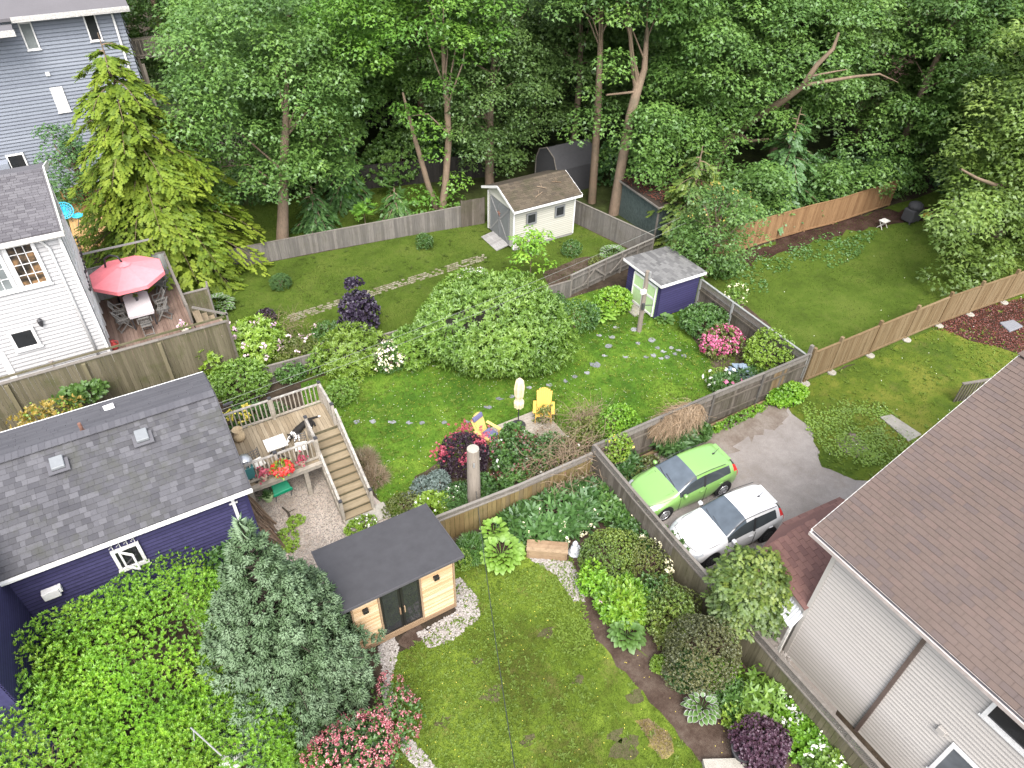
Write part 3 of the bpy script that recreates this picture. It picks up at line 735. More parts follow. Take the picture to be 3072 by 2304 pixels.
# ================================================================ purple house
PH = thing('purple_house', 'dark purple house with grey shingle roof and two square roof vents', 'house', (-3, 18.6, 0))
HX0, HX1, HYF, HYB, HZE = -5.75, .48, 16.0, 21.3, 3.42
wall = MB().box(((HX0 + HX1) / 2 - 1.5, (HYF + HYB) / 2, HZE / 2), (HX1 - HX0 + 3, HYB - HYF, HZE)).build('wall', 'purple_paint', PH, WL[PH.name])
gab = MB().prism([(HX1 - .01, HYF, HZE), (HX1 - .01, HYB, HZE), (HX1 - .01, (HYF + HYB) / 2, HZE + 1.15)], (-9.2, 0, 0)).build('gable_wall', 'purple_paint', PH, WL[PH.name])
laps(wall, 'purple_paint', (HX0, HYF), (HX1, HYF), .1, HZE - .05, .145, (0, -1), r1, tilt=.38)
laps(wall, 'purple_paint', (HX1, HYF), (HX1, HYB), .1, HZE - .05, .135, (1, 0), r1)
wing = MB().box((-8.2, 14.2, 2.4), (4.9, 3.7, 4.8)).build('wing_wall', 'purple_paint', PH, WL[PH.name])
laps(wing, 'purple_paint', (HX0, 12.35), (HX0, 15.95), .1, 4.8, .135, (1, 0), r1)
# roof
RX0, RX1, RYF, RYB, RZ, RYR, RZR = -9.5, .68, 15.62, 21.65, 3.55, 18.62, 4.9
roof = roofslab('roof', 'ridge_shingle', PH, [(RX0, RYF, RZ), (RX1, RYF, RZ), (RX1, RYR, RZR), (RX0, RYR, RZR)], .1)
roofb = roofslab('rear_roof', 'ridge_shingle', PH, [(RX0, RYR, RZR - .002), (RX1, RYR, RZR - .002), (RX1, RYB, RZ), (RX0, RYB, RZ)], .1)
us = Vector((0, RYR - RYF, RZR - RZ)); usb = Vector((0, RYR - RYB, RZR - RZ))
shingles(roof, 'slate_shingle', (-6.6, RYF - .02, RZ), (1, 0, 0), us, RX1 + 6.6, us.length - .05, .168, .2, r1, 296, .8, .003)
shingles(roofb, 'ridge_shingle', (-6.6, RYB, RZ), (1, 0, 0), usb, RX1 + 6.6, usb.length - .1, .142, .9, r1, 0, .5)
for i in range(44):
    board('ridge_cap', 'ridge_shingle', roof, (RX1 - .1 - i * .165, RYR, RZR + .045), (.2, .3, .02), (0, -.05, 0))
bars('fascia', 'white_paint', PH, [((RX0, RYF - .03, RZ - .09), (RX1 + .02, RYF - .03, RZ - .09))], .03, .13)
bars('gutter', 'white_paint', PH, [((RX0, RYF - .08, RZ - .06), (RX1 + .04, RYF - .08, RZ - .06))], .09, .08)
bars('rear_fascia', 'white_paint', PH, [((RX0, RYB + .03, RZ - .05), (RX1, RYB + .03, RZ - .05))], .06, .14)
bars('rake_board', 'ridge_shingle', PH, [((RX1 + .02, RYF, RZ - .08), (RX1 + .02, RYR, RZR - .08)), ((RX1 + .02, RYR, RZR - .08), (RX1 + .02, RYB, RZ - .08))], .03, .14)
bars('corner_board', 'purple_paint', PH, [((HX1 + .03, HYF - .04, 0), (HX1 + .03, HYF - .04, HZE - .05))], .1, .1)
dp = bars('downpipe', 'white_paint', PH, [((.12, HYF - .1, .2), (.12, HYF - .1, HZE - .1))], .09, .09)
bars('bracket', 'white_paint', dp, [((.0, HYF - .11, z), (.24, HYF - .11, z)) for z in (.9, 1.9, 2.9)], .05, .03)
for x, y in ((-3.75, 17.95), (-1.55, 17.95)):
    z = RZ + (y - RYF) * us.z / us.y
    v = MB(); s = .17
    v.prism([(x - s, y - s, z - .02), (x + s, y - s, z - .02), (x + s, y + s, z + .12), (x - s, y + s, z + .12)], (0, 0, .17))
    vo = v.build('roof_vent', 'vent_metal', PH, WL[PH.name], bevel=.02)
    MB().prism([(x - .27, y - .27, z + .02), (x + .27, y - .27, z + .02), (x + .27, y + .1, z + .17), (x - .27, y + .1, z + .17)], (0, 0, .02)).build('flashing', 'ridge_shingle', vo, WL[PH.name])
    bars('louvre', 'dark_metal', vo, [((x - .17, y - s - .012, z + .05), (x + .17, y - s - .012, z + .05))], .02, .06)
MB().lathe([(.1, 0), (.1, .12), (.05, .14), (.05, .42), (.045, .43)], (-2.98, 18.9, RZR - .2), 12).build('vent_pipe', 'rust_pipe', PH, WL[PH.name])
MB().box((-2.3, 20.6, 4.06), (.3, .28, .1), rz=.1).build('roof_patch', 'plastic_white', PH, WL[PH.name])
# small awning window with hooks, propped open
wf = window(PH, (-2.93, HYF - .03, 2.36), (1, 0, 0), (0, -1, 0), .74, .9, .09, .07, pane='glass_dark')
sash = MB(); q = Vector((-3.1, HYF - .13, 2.36)); xs = Vector((.75, -.66, 0)).normalized()
for a, bb in (((0, -.33), (0, .33)), ((.42, -.33), (.42, .33))): sash.beam(q + xs * a[0] + Vector((0, 0, a[1])), q + xs * bb[0] + Vector((0, 0, bb[1])), .05, .05)
for zz in (-.33, .33): sash.beam(q + Vector((0, 0, zz)), q + xs * .42 + Vector((0, 0, zz)), .05, .05)
sash.build('sash', 'white_paint', wf, WL[wf.name])
bars('hook', 'white_paint', wf, [((-3.2 + k * .19, HYF - .1, 2.84), (-3.2 + k * .19, HYF - .1, 3.02)) for k in range(4)] + [((-3.2 + k * .19, HYF - .1, 3.0), (-3.26 + k * .19, HYF - .22, 3.04)) for k in range(4)], .02, .02)
lb = MB().box((-5.0, HYF - .14, 2.15), (.42, .2, .3)).build('wall_vent', 'plastic_white', PH, WL[PH.name], bevel=.02)
MB().box((-4.76, HYF - .12, 2.2), (.07, .14, .2)).build('vent_side', 'plastic_white', lb, WL[PH.name])
# ================================================================ white house
WH = thing('white_house', 'white clapboard two storey house with paired grid windows', 'house', (-5, 29, 0))
WX1, WYF, WYB, WZE = -2.2, 27.2, 33.0, 7.15
wl = MB().box((WX1 - 3.5, (WYF + WYB) / 2, WZE / 2), (7, WYB - WYF, WZE)).build('wall', 'white_siding', WH, WL[WH.name])
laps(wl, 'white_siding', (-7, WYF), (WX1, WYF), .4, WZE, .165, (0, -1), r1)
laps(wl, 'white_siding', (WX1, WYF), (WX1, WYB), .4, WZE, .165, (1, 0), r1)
WRR = [(-9.2, 26.95, 7.22), (-1.98, 26.95, 7.22), (-1.98, 30.4, 8.15), (-9.2, 30.4, 8.15)]
wr = roofslab('roof', 'grey_shingle', WH, WRR, .1)
roofslab('rear_roof', 'grey_shingle', WH, [(-9.2, 30.402, 8.148), (-1.98, 30.402, 8.148), (-1.98, 33.4, 7.22), (-9.2, 33.4, 7.22)], .1)
shingles(wr, 'grey_shingle', (-6.5, 26.95, 7.22), (1, 0, 0), (0, 3.45, .93), 4.45, 3.55, .14, .28, r1, 290, .6)
MB().prism([(WX1, WYF, WZE), (WX1, 33.0, WZE), (WX1, 30.4, 8.02)], (-7, 0, 0)).build('gable_wall', 'white_siding', WH, WL[WH.name])
bars('fascia', 'aged_white', WH, [((-9, 26.9, 7.1), (-1.95, 26.9, 7.1))], .04, .2)
bars('gutter', 'aged_white', WH, [((-9, 26.83, 7.14), (-1.95, 26.83, 7.14))], .12, .11)
bars('rake_board', 'aged_white', WH, [((-1.95, 26.9, 7.16), (-1.95, 30.4, 8.09)), ((-1.95, 30.4, 8.09), (-1.95, 33.4, 7.16))], .05, .24)
bars('frieze', 'white_paint', WH, [((-7, WYF - .05, 6.98), (WX1, WYF - .05, 6.98))], .05, .2)
dp = MB(); dp.tube([(-2.75, 26.9, 7.05), (-2.72, 27.05, 6.9), (-2.58, 27.1, 6.6), (-2.58, 27.1, .6)], .05, 8); dp.build('downpipe', 'white_paint', WH, WL[WH.name], smooth=True)
bars('corner_board', 'white_paint', WH, [((WX1 + .03, WYF - .04, .4), (WX1 + .03, WYF - .04, 6.88)), ((WX1 + .03, WYB - .1, .4), (WX1 + .03, WYB - .1, 6.88))], .1, .1)
bars('pilaster', 'white_paint', WH, [((-5.48, WYF - .05, .4), (-5.48, WYF - .05, 3.0))], .22, .07)
window(WH, (-3.44, WYF - .02, 6.22), (1, 0, 0), (0, -1, 0), .98, 1.85, .12, .08, pane='glass_room', grid=(3, 4))
window(WH, (-4.5, WYF - .02, 6.22), (1, 0, 0), (0, -1, 0), .98, 1.85, .12, .08, pane='glass_grey', grid=(3, 4))
bars('window_mullion', 'white_paint', WH, [((-3.97, WYF - .04, 5.3), (-3.97, WYF - .04, 7.0))], .09, .06)
window(WH, (-4.57, WYF - .02, 3.35), (1, 0, 0), (0, -1, 0), .84, .88, .1, .07, pane='glass_dark')
wlmp = MB(); wlmp.lathe([(.03, -.16), (.075, -.1), (.085, .1), (.1, .12), (.02, .2)], (-3.86, WYF - .14, 3.85), 8); wlmp.beam((-3.86, WYF - .02, 3.88), (-3.86, WYF - .12, 3.88), .05, .05)
wlmp.build('wall_lamp', 'dark_metal', WH, WL[WH.name])
bars('weather_vane', 'gutter_beige', WH, [((-4.15, WYF - .1, 1.75), (-4.15, WYF - .1, 2.1)), ((-4.22, WYF - .1, 2.12), (-4.06, WYF - .1, 2.12))], .03, .03)
# trellis, door frame and string lights on the deck side of the white house
tr = MB()
for y in (27.9, 28.9, 29.9, 30.9, 31.9): tr.beam((WX1 + .09, y, 1.35), (WX1 + .09, y, 6.6 - (y - 27.9) * .25), .1, .06, up=(1, 0, 0))
for z in (2.3, 3.5, 5.0): tr.beam((WX1 + .1, 27.7, z), (WX1 + .1, 32.4, z), .05, .1)
for k in range(9):
    y = 27.8 + k * .5; tr.beam((WX1 + .11, y, 2.4), (WX1 + .11, y + .6, 4.9), .03, .03)
tr.build('trellis', 'white_paint', WH, WL[WH.name])
sl = MB(); pr = None
for k in range(26):
    t = k / 25; p = Vector((WX1 + .22, 27.7 + 4.6 * t, 4.4 - .35 * abs(math.sin(t * 9.4))))
    if pr is not None: sl.tube([pr, p], .012, 5)
    sl.lathe([(.01, -.1), (.035, -.06), (.03, 0)], p, 6); pr = p
sl.build('string_lights', 'dark_metal', WH, WL[WH.name])
# ================================================================ grey house
GH = thing('grey_house', 'tall blue grey shingled house with narrow white windows', 'house', (-1, 52, 0))
gw = MB().box((-4.3, 53, 4.65), (15.5, 10, 9.3)).build('wall', 'grey_siding', GH, WL[GH.name])
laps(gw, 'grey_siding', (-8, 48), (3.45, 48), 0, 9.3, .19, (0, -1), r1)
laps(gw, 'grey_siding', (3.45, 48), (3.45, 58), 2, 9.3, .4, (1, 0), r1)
for (x, z, pane) in ((-1.24, 8.52, 'glass_grey'), (1.86, 8.6, 'glass_dark'), (-.94, 5.17, 'glass_pale')):
    window(GH, (x, 47.98, z), (1, 0, 0), (0, -1, 0), .62, 1.35, .07, .06, pane=pane)
window(GH, (-4.2, 47.98, 2.0), (1, 0, 0), (0, -1, 0), .9, 1.3, .09, .07, pane='glass_dark')
MB().box((-1.07, 47.93, 6.57), (.2, .1, .2)).build('wall_vent', 'white_paint', GH, WL[GH.name])
roofslab('roof', 'grey_shingle', GH, [(-9, 47.4, 9.55), (3.9, 47.4, 9.55), (3.9, 53, 12.2), (-9, 53, 12.2)], .15)
bars('eave', 'flaked_white', GH, [((-1.75, 47.42, 9.42), (3.9, 47.42, 9.42))], .5, .12)
bars('fascia', 'flaked_white', GH, [((-1.75, 47.2, 9.5), (3.9, 47.2, 9.5))], .06, .24)
bars('downpipe', 'white_paint', GH, [((3.0, 47.85, 2), (3.0, 47.85, 9.2))], .1, .1)
bars('porch_roof', 'grey_shingle', GH, [((-8, 46.9, 9.2), (-1.8, 46.9, 9.2))], 1.2, .12)
bars('porch_fascia', 'flaked_white', GH, [((-8, 46.28, 9.1), (-1.75, 46.28, 9.1))], .06, .3)
bl = MB(); bl.box((-5.0, 45.4, 1.6), (1.2, .7, 3.2))
bl.build('bay_wall', 'grey_siding', GH, WL[GH.name])
# rear decks and lattice stairs of the grey house
RD = thing('rear_stairs', 'weathered wooden stairs with lattice sides behind the yellow green conifer', 'stairs', (5, 48, 0))
for z, y0, y1 in ((6.6, 48.5, 53), (3.0, 46.5, 53)):
    for i in range(24): board('deck_board', 'old_fence', RD, (3.6 + i * .14, (y0 + y1) / 2, z), (.125, y1 - y0, .04))
    bars('railing', 'old_fence', RD, [((3.6, y0, z + 1), (6.9, y0, z + 1)), ((6.9, y0, z + 1), (6.9, y1, z + 1)), ((3.6, y0, z + .15), (6.9, y0, z + .15))] + [((3.6 + .2 * i, y0, z + .1), (3.6 + .2 * i, y0, z + 1)) for i in range(17)], .05, .06)
for x in (3.7, 6.8):
    for y in (46.6, 48.6, 52.8): board('post', 'old_fence', RD, (x, y, 3.4), (.14, .14, 6.8))
st = MB()
for i in range(15): board('tread', 'old_fence', RD, (7.1 + i * .28, 47.2, 2.9 - i * .19), (.3, 1.1, .05))
for y in (46.65, 47.75): st.beam((6.9, y, 2.95), (11.2, y, .1), .06, .26); st.beam((6.9, y, 3.85), (11.2, y, 1.0), .06, .1)
st.build('stringer', 'old_fence', RD, WL[RD.name])
lt = MB()
for i in range(26):
    x = 5.0 + i * .24; top = 3.85 - max(0, x - 6.9) * .66; bot = 2.95 - max(0, x - 6.9) * .66
    lt.beam((x, 46.6, bot), (x + .5, 46.6, top - .3), .025, .03, up=(0, 1, 0)); lt.beam((x + .5, 46.58, bot - .3), (x, 46.58, top), .025, .03, up=(0, 1, 0))
for i in range(22):
    x = 3.7 + i * .2; lt.beam((x, 46.5, .2), (x + .9, 46.5, 2.8), .03, .03, up=(0, 1, 0)); lt.beam((x + .9, 46.48, .2), (x, 46.48, 2.8), .03, .03, up=(0, 1, 0))
lt.build('lattice', 'lattice_wood', RD, WL[RD.name], kind='stuff')
# ================================================================ beige house
BH = thing('beige_house', 'beige sided house with big brown shingle roof and brown downpipe', 'house', (16, 1, 0))
bw = MB().box((16.8, -.5, 2.62), (8, 10.9, 5.25)).build('wall', 'beige_siding', BH, WL[BH.name])
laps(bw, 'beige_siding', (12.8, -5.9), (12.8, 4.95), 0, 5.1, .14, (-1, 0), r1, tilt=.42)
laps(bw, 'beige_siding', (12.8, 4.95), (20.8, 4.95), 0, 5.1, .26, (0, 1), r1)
bars('corner_board', 'beige_siding', BH, [((12.77, 4.98, 0), (12.77, 4.98, 5.05))], .12, .12)
bx0, bxr, by1, bz0, bzr = 12.42, 18.9, 5.62, 5.28, 8.4
br = roofslab('roof', 'brown_shingle', BH, [(bx0, by1, bz0), (bx0, -7, bz0), (bxr, -7, bzr), (bxr, by1, bzr)], .12)
roofslab('rear_roof', 'brown_shingle', BH, [(bxr + .002, by1, bzr), (bxr + .002, -7, bzr), (25.4, -7, bz0), (25.4, by1, bz0)], .12)
MB().prism([(13, 4.92, 5.2), (24.8, 4.92, 5.2), (18.9, 4.92, 8.2)], (0, -10, 0)).build('gable_wall', 'beige_siding', BH, WL[BH.name])
usl = Vector((bxr - bx0, 0, bzr - bz0))
shingles(br, 'brown_shingle', (bx0, by1 + .03, bz0), (0, -1, 0), usl, 7.6, usl.length - .05, .15, .33, r1, 296, .02, .007, .5, .016)
for i in range(18): board('ridge_cap', 'brown_shingle', br, (bxr, by1 - .1 - i * .3, bzr + .03), (.3, .33, .02), (.04, 0, 0))
bars('gutter', 'gutter_beige', BH, [((bx0 - .06, by1 + .02, bz0 - .06), (bx0 - .06, -7, bz0 - .06))], .13, .11)
bars('gutter_trough', 'dark_metal', BH, [((bx0 - .055, by1 - .02, bz0 - .004), (bx0 - .055, -7, bz0 - .004))], .06, .006)
bars('soffit', 'gutter_beige', BH, [((bx0 + .18, by1, bz0 - .16), (bx0 + .18, -7, bz0 - .16))], .36, .03)
bars('rake_board', 'aged_white', BH, [((bx0, by1 + .03, bz0 - .08), (bxr, by1 + .03, bzr - .08))], .04, .16)
dp = MB(); dp.beam((12.72, 2.4, -.02), (12.72, 2.4, 4.85), .1, .1, up=(1, 0, 0)); dp.beam((12.72, 2.4, 4.8), (12.4, 2.5, 5.14), .1, .09)
dp.build('downpipe', 'brown_pipe', BH, WL[BH.name])
window(BH, (12.79, .12, 4.62), (0, -1, 0), (-1, 0, 0), 1.25, 1.0, .09, .07, pane='glass_dark')
window(BH, (12.79, -.1, 1.95), (0, -1, 0), (-1, 0, 0), 1.7, 1.4, .09, .07, pane='glass_mid', grid=(2, 1))
vb = MB().box((12.72, 1.05, 2.68), (.14, .2, .2)).build('wall_vent', 'beige_siding', BH, WL[BH.name], bevel=.01)
# lower porch roof and corrugated awning behind the beige corner
PR = thing('porch_roof', 'low reddish brown shingled porch roof beside the white car', 'porch roof', (13.8, 6.2, 0))
pa, pb, pc, pd, pe = Vector((12.6, 4.98, 2.35)), Vector((13.0, 7.05, 2.35)), Vector((14.3, 7.4, 2.4)), Vector((16.6, 7.2, 2.45)), Vector((14.5, 5.0, 3.3))
ph1 = Vector((14.05, 6.55, 3.05))
_n = (pb - pa).cross(pe - pa); ph1.z = pa.z - (_n.x * (ph1.x - pa.x) + _n.y * (ph1.y - pa.y)) / _n.z
b = MB()
prf = b.add([pa, pb, ph1, pe], [(0, 1, 2, 3)]).add([pb, pc, ph1], [(0, 1, 2)]).add([pc, pd, (16.6, 5.0, 3.3), pe, ph1], [(0, 1, 2, 3, 4)]).build('roof', 'red_shingle', PR, WL[PR.name])
u = (pb - pa); sdir = (pe - pa); nn = u.cross(sdir).normalized(); sdir = nn.cross(u.normalized())
if sdir.z < 0: sdir = -sdir
shingles(prf, 'red_shingle', pa + Vector((0, 0, .02)), u, sdir, u.length, 1.9, .15, .32, r1, 200, .05, .008)
for (ea_, eb_, top_, wd_) in ((pb, pc, ph1, 1.0), (pc, pd, pe, 1.7)):
    u = eb_ - ea_; nn = u.cross(top_ - ea_).normalized(); sdir = nn.cross(u.normalized())
    if sdir.z < 0: sdir = -sdir
    if wd_ > 1: shingles(prf, 'red_shingle', ea_ + Vector((0, 0, .01)), u, sdir, u.length, wd_ * .75, .142, .3, r1, 90, .05, .012)
MB().prism([(12.75, 5.02, 0), (13.1, 6.9, 0), (16.4, 6.9, 0), (16.4, 5.02, 0)], (0, 0, 2.28)).build('wall', 'beige_siding', PR, WL[PR.name])
AW = thing('awning', 'white corrugated sheet awning under the reddish porch roof edge', 'awning', (12.8, 5.4, 0))
aw = MB(); nx = 22
for i in range(nx):
    y0 = 4.92 + i * .05; z = 1.98 + (.02 if i % 2 else 0)
    aw.add([(12.18, y0, z - .1), (13.0, y0 + .12, z + .06), (13.0, y0 + .17, z + .06 + (.02 if i % 2 == 0 else -.02)), (12.18, y0 + .05, z - .1 + (.02 if i % 2 == 0 else -.02))], [(0, 1, 2, 3)])
aw.build('corrugated_sheet', 'corrugated', AW, WL[AW.name])
bars('support_post', 'aged_white', AW, [((12.25, 4.97, 0), (12.25, 4.97, 1.85)), ((12.25, 5.95, 0), (12.25, 5.95, 1.85))], .07, .07)
# ================================================================ sauna shed
SA = thing('garden_studio', 'pale timber garden cabin with flat dark roof and black double doors', 'cabin', (3.4, 12.2, 0))
sx0, sx1, sy0, sy1 = 1.92, 4.96, 11.15, 13.2
sw = MB().prism([(sx0 + .02, sy0 + .02, .2), (sx0 + .02, sy1 - .02, .2), (sx0 + .02, sy1 - .02, 2.4), (sx0 + .02, sy0 + .02, 2.73)], (sx1 - sx0 - .04, 0, 0)).build('wall', 'dark_interior', SA, WL[SA.name])
k = 29
for i in range(k):
    z = .3 + (i + .5) * 2.36 / k
    for x0, x1 in ((sx0, 2.66), (3.96, sx1)): board('cladding_board', 'sauna_board', sw, ((x0 + x1) / 2, sy0 - .012, z), (x1 - x0, .022, 2.36 / k - .012))
    if z < 2.4: board('cladding_board', 'sauna_board', sw, (sx1 + .012, (sy0 + sy1) / 2, z), (.022, sy1 - sy0, 2.36 / k - .012))
    if z > 2.55: board('cladding_board', 'sauna_board', sw, (3.31, sy0 - .012, z), (1.28, .022, 2.36 / k - .012))
roofS = roofslab('roof', 'roof_felt', SA, [(1.62, 10.86, 2.86), (5.2, 10.86, 2.86), (5.2, 13.42, 2.45), (1.62, 13.42, 2.45)], .05)
bars('drip_edge', 'roof_felt_edge', SA, [((1.62, 10.85, 2.83), (5.2, 10.85, 2.83)), ((5.21, 10.85, 2.83), (5.21, 13.42, 2.42)), ((1.61, 10.85, 2.83), (1.61, 13.42, 2.42))], .03, .09)
bars('header_board', 'sauna_board', SA, [((sx0, sy0 - .04, 2.71), (sx1, sy0 - .04, 2.71))], .03, .14)
bars('base_beam', 'plank_brown', SA, [((sx0 - .02, sy0 - .03, .22), (sx1 + .03, sy0 - .03, .22)), ((sx1 + .02, sy0, .22), (sx1 + .02, sy1, .22))], .06, .15)
bars('corner_post', 'plank_brown', SA, [((sx1 + .03, sy0 - .03, .15), (sx1 + .03, sy0 - .03, 2.7)), ((sx0, sy0 - .03, .15), (sx0, sy0 - .03, 2.7))], .05, .05)
for x in (2.0, 3.3, 4.85):
    for y in (11.3, 13.0): MB().lathe([(.11, 0), (.1, .16)], (x, y, 0), 10).build('footing', 'concrete', SA, WL[SA.name])
bars('door_frame', 'plank_brown', SA, [((2.69, sy0 - .03, .42), (2.69, sy0 - .03, 2.55)), ((3.93, sy0 - .03, .42), (3.93, sy0 - .03, 2.55)), ((2.66, sy0 - .03, 2.58), (3.96, sy0 - .03, 2.58)), ((2.66, sy0 - .04, .4), (3.96, sy0 - .04, .4))], .05, .06)
for x0, x1, hx in ((2.72, 3.3, 3.24), (3.32, 3.9, 3.38)):
    d = MB().box(((x0 + x1) / 2, sy0 - .03, 1.48), (x1 - x0, .04, 2.1)).build('door', 'black_paint', SA, WL[SA.name])
    MB().box(((x0 + x1) / 2, sy0 - .053, 1.5), (x1 - x0 - .14, .006, 1.9)).build('pane', 'glass_dark', d, WL[SA.name])
    bars('handle', 'plank_brown', d, [((hx, sy0 - .09, 1.2), (hx, sy0 - .09, 1.5))], .035, .035)
for x in (2.28, 4.42): MB().box((x, sy0 - .08, 2.1), (.16, .12, .13)).build('wall_lamp', 'black_paint', SA, WL[SA.name], bevel=.01)
# ================================================================ cream shed
CS = thing('cream_shed', 'cream sided shed with mossy gable roof and grey double doors', 'shed', (19.5, 30.3, 0))
cx0, cx1, cy0, cy1, ce = 17.6, 21.4, 28.93, 31.65, 2.45
cw = MB().box(((cx0 + cx1) / 2, (cy0 + cy1) / 2, ce / 2 + .06), (cx1 - cx0, cy1 - cy0, ce - .12)).build('wall', 'cream_siding', CS, WL[CS.name])
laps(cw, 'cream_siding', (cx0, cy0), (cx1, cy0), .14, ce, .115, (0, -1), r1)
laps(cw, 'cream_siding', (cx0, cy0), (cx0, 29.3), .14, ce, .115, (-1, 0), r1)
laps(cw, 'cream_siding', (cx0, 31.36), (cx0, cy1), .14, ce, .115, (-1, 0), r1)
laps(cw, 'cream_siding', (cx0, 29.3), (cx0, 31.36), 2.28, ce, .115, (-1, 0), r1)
MB().prism([(cx0 - .02, cy0, ce), (cx0 - .02, cy1, ce), (cx0 - .02, 30.3, 3.12)], (cx1 - cx0 + .03, 0, 0)).build('gable_wall', 'cream_siding', CS, WL[CS.name])
cr = roofslab('roof', 'moss_shingle', CS, [(17.38, 28.58, 2.5), (21.62, 28.58, 2.5), (21.62, 30.32, 3.2), (17.38, 30.32, 3.2)], .06)
roofslab('rear_roof', 'moss_shingle', CS, [(17.38, 30.322, 3.2), (21.62, 30.322, 3.2), (21.62, 32.05, 2.5), (17.38, 32.05, 2.5)], .06)
shingles(cr, 'moss_shingle', (17.38, 28.57, 2.51), (1, 0, 0), (0, 1.74, .7), 4.24, 1.85, .142, .3, r1, 200, .1, .01)
bars('eave_fascia', 'white_paint', CS, [((17.36, 28.56, 2.43), (21.64, 28.56, 2.43))], .03, .12)
bars('rake_board', 'white_paint', CS, [((17.36, 28.56, 2.45), (17.36, 30.32, 3.15)), ((17.36, 30.32, 3.15), (17.36, 32.05, 2.45)), ((21.64, 28.56, 2.45), (21.64, 30.32, 3.15))], .03, .13)
bars('corner_board', 'white_paint', CS, [((cx0 - .03, cy0 - .03, .1), (cx0 - .03, cy0 - .03, ce - .06)), ((cx1 + .02, cy0 - .03, .1), (cx1 + .02, cy0 - .03, ce - .06)), ((cx0 - .03, cy1, .1), (cx0 - .03, cy1, ce - .06))], .07, .07)
bars('skirting', 'ramp_grey', CS, [((cx0, cy0 - .01, .06), (cx1, cy0 - .01, .06))], .03, .11)
for y0, y1 in ((29.32, 30.32), (30.34, 31.34)):
    d = MB().box((cx0 - .05, (y0 + y1) / 2, 1.2), (.04, y1 - y0, 2.1)).build('door', 'grey_paint', CS, WL[CS.name])
    mid = (y0 + y1) / 2
    segs = [((cx0 - .08, y0 + .05, .2), (cx0 - .08, y0 + .05, 2.2)), ((cx0 - .08, y1 - .05, .2), (cx0 - .08, y1 - .05, 2.2))]
    db = bars('door_trim', 'grey_paint', d, segs, .07, .02)
    if y0 < 30: bars('door_brace', 'ramp_grey', d, [((cx0 - .085, y1 - .05, 1.25), (cx0 - .085, y0 + .05, .25)), ((cx0 - .085, y1 - .05, 1.3), (cx0 - .085, y0 + .05, 2.2))], .02, .07)
    else: bars('door_brace', 'ramp_grey', d, [((cx0 - .085, y0 + .05, 1.25), (cx0 - .085, y1 - .05, .25)), ((cx0 - .085, y0 + .05, 1.3), (cx0 - .085, y1 - .05, 2.2))], .02, .07)
for x in (18.63, 20.43): window(CS, (x, cy0 - .02, 1.7), (1, 0, 0), (0, -1, 0), .64, .66, .09, .05, frame='grey_paint', pane='glass_dark', sill=False)
b = MB(); c0 = Vector((cx0 - .12, 30.33, 1.62))
for k in range(5):
    a = math.pi / 2 + k * 2 * math.pi / 5; t = c0 + Vector((0, math.cos(a), math.sin(a))) * .22
    p1 = c0 + Vector((0, math.cos(a + .6), math.sin(a + .6))) * .085; p2 = c0 + Vector((0, math.cos(a - .6), math.sin(a - .6))) * .085
    b.add([c0 + Vector((-.05, 0, 0)), p1, t, p2, c0], [(0, 1, 2), (0, 2, 3), (4, 2, 1), (4, 3, 2)])
st5 = b.build('star_ornament', 'rust_pipe'); tag(st5, 'rusty red star ornament hung on the grey shed doors', 'ornament')
RP = thing('shed_ramp', 'short grey plank ramp leading up to the cream shed doors', 'ramp', (17.2, 30.3, 0))
for i in range(11): board('plank', 'ramp_grey', RP, (17.17, 29.42 + i * .155, .11), (.82, .145, .03), (0, -.2, 0))
bars('side_rail', 'ramp_grey', RP, [((16.78, 29.36, .02), (17.55, 29.36, .17)), ((16.78, 31.03, .02), (17.55, 31.03, .17))], .04, .06)
# ================================================================ purple shed
PS = thing('purple_shed', 'dark purple garden shed with pale green double doors', 'shed', (21.5, 21.3, 0))
px0, px1, py0, py1 = 20.25, 22.6, 20.15, 22.5
pw = MB().box(((px0 + px1) / 2, (py0 + py1) / 2, .98), (px1 - px0, py1 - py0, 1.9)).build('wall', 'purple_shed_paint', PS, WL[PS.name])
laps(pw, 'purple_shed_paint', (px0, py0), (px1, py0), .05, 1.88, .13, (0, -1), r1)
laps(pw, 'purple_shed_paint', (px0, py0), (px0, py1), .05, 1.93, .13, (-1, 0), r1)
pr_ = roofslab('roof', 'shed_shingle', PS, [(20.08, 19.97, 2.03), (22.78, 19.97, 1.96), (22.78, 22.75, 1.96), (20.08, 22.75, 2.03)], .07)
shingles(pr_, 'shed_shingle', (22.78, 19.98, 1.965), (0, 1, 0), (-2.7, 0, .07), 2.76, 2.7, .15, .3, r1, 200, .2, .01)
bars('fascia', 'white_paint', PS, [((20.06, 19.95, 1.98), (20.06, 22.77, 1.98)), ((20.06, 19.95, 1.98), (22.8, 19.95, 1.91))], .035, .13)
for y0, y1 in ((20.3, 21.14), (21.16, 22.0)):
    d = MB().box((px0 - .05, (y0 + y1) / 2, .9), (.04, y1 - y0, 1.64)).build('door', 'mint_paint', PS, WL[PS.name])
    bars('door_trim', 'white_paint', d, [((px0 - .08, y0 + .05, .08), (px0 - .08, y0 + .05, 1.72)), ((px0 - .08, y1 - .05, .08), (px0 - .08, y1 - .05, 1.72))], .1, .025)
    bars('door_rail', 'white_paint', d, [((px0 - .083, y0 + .1, z), (px0 - .083, y1 - .1, z)) for z in (.13, 1.0, 1.67)], .025, .1)
bars('door_latch', 'dark_metal', PS, [((px0 - .11, 21.07, 1.05), (px0 - .11, 21.23, 1.05))], .03, .04)
MB().box((px0 - .4, 21.4, .03), (.7, 1.2, .06)).build('step', 'concrete', PS, WL[PS.name])
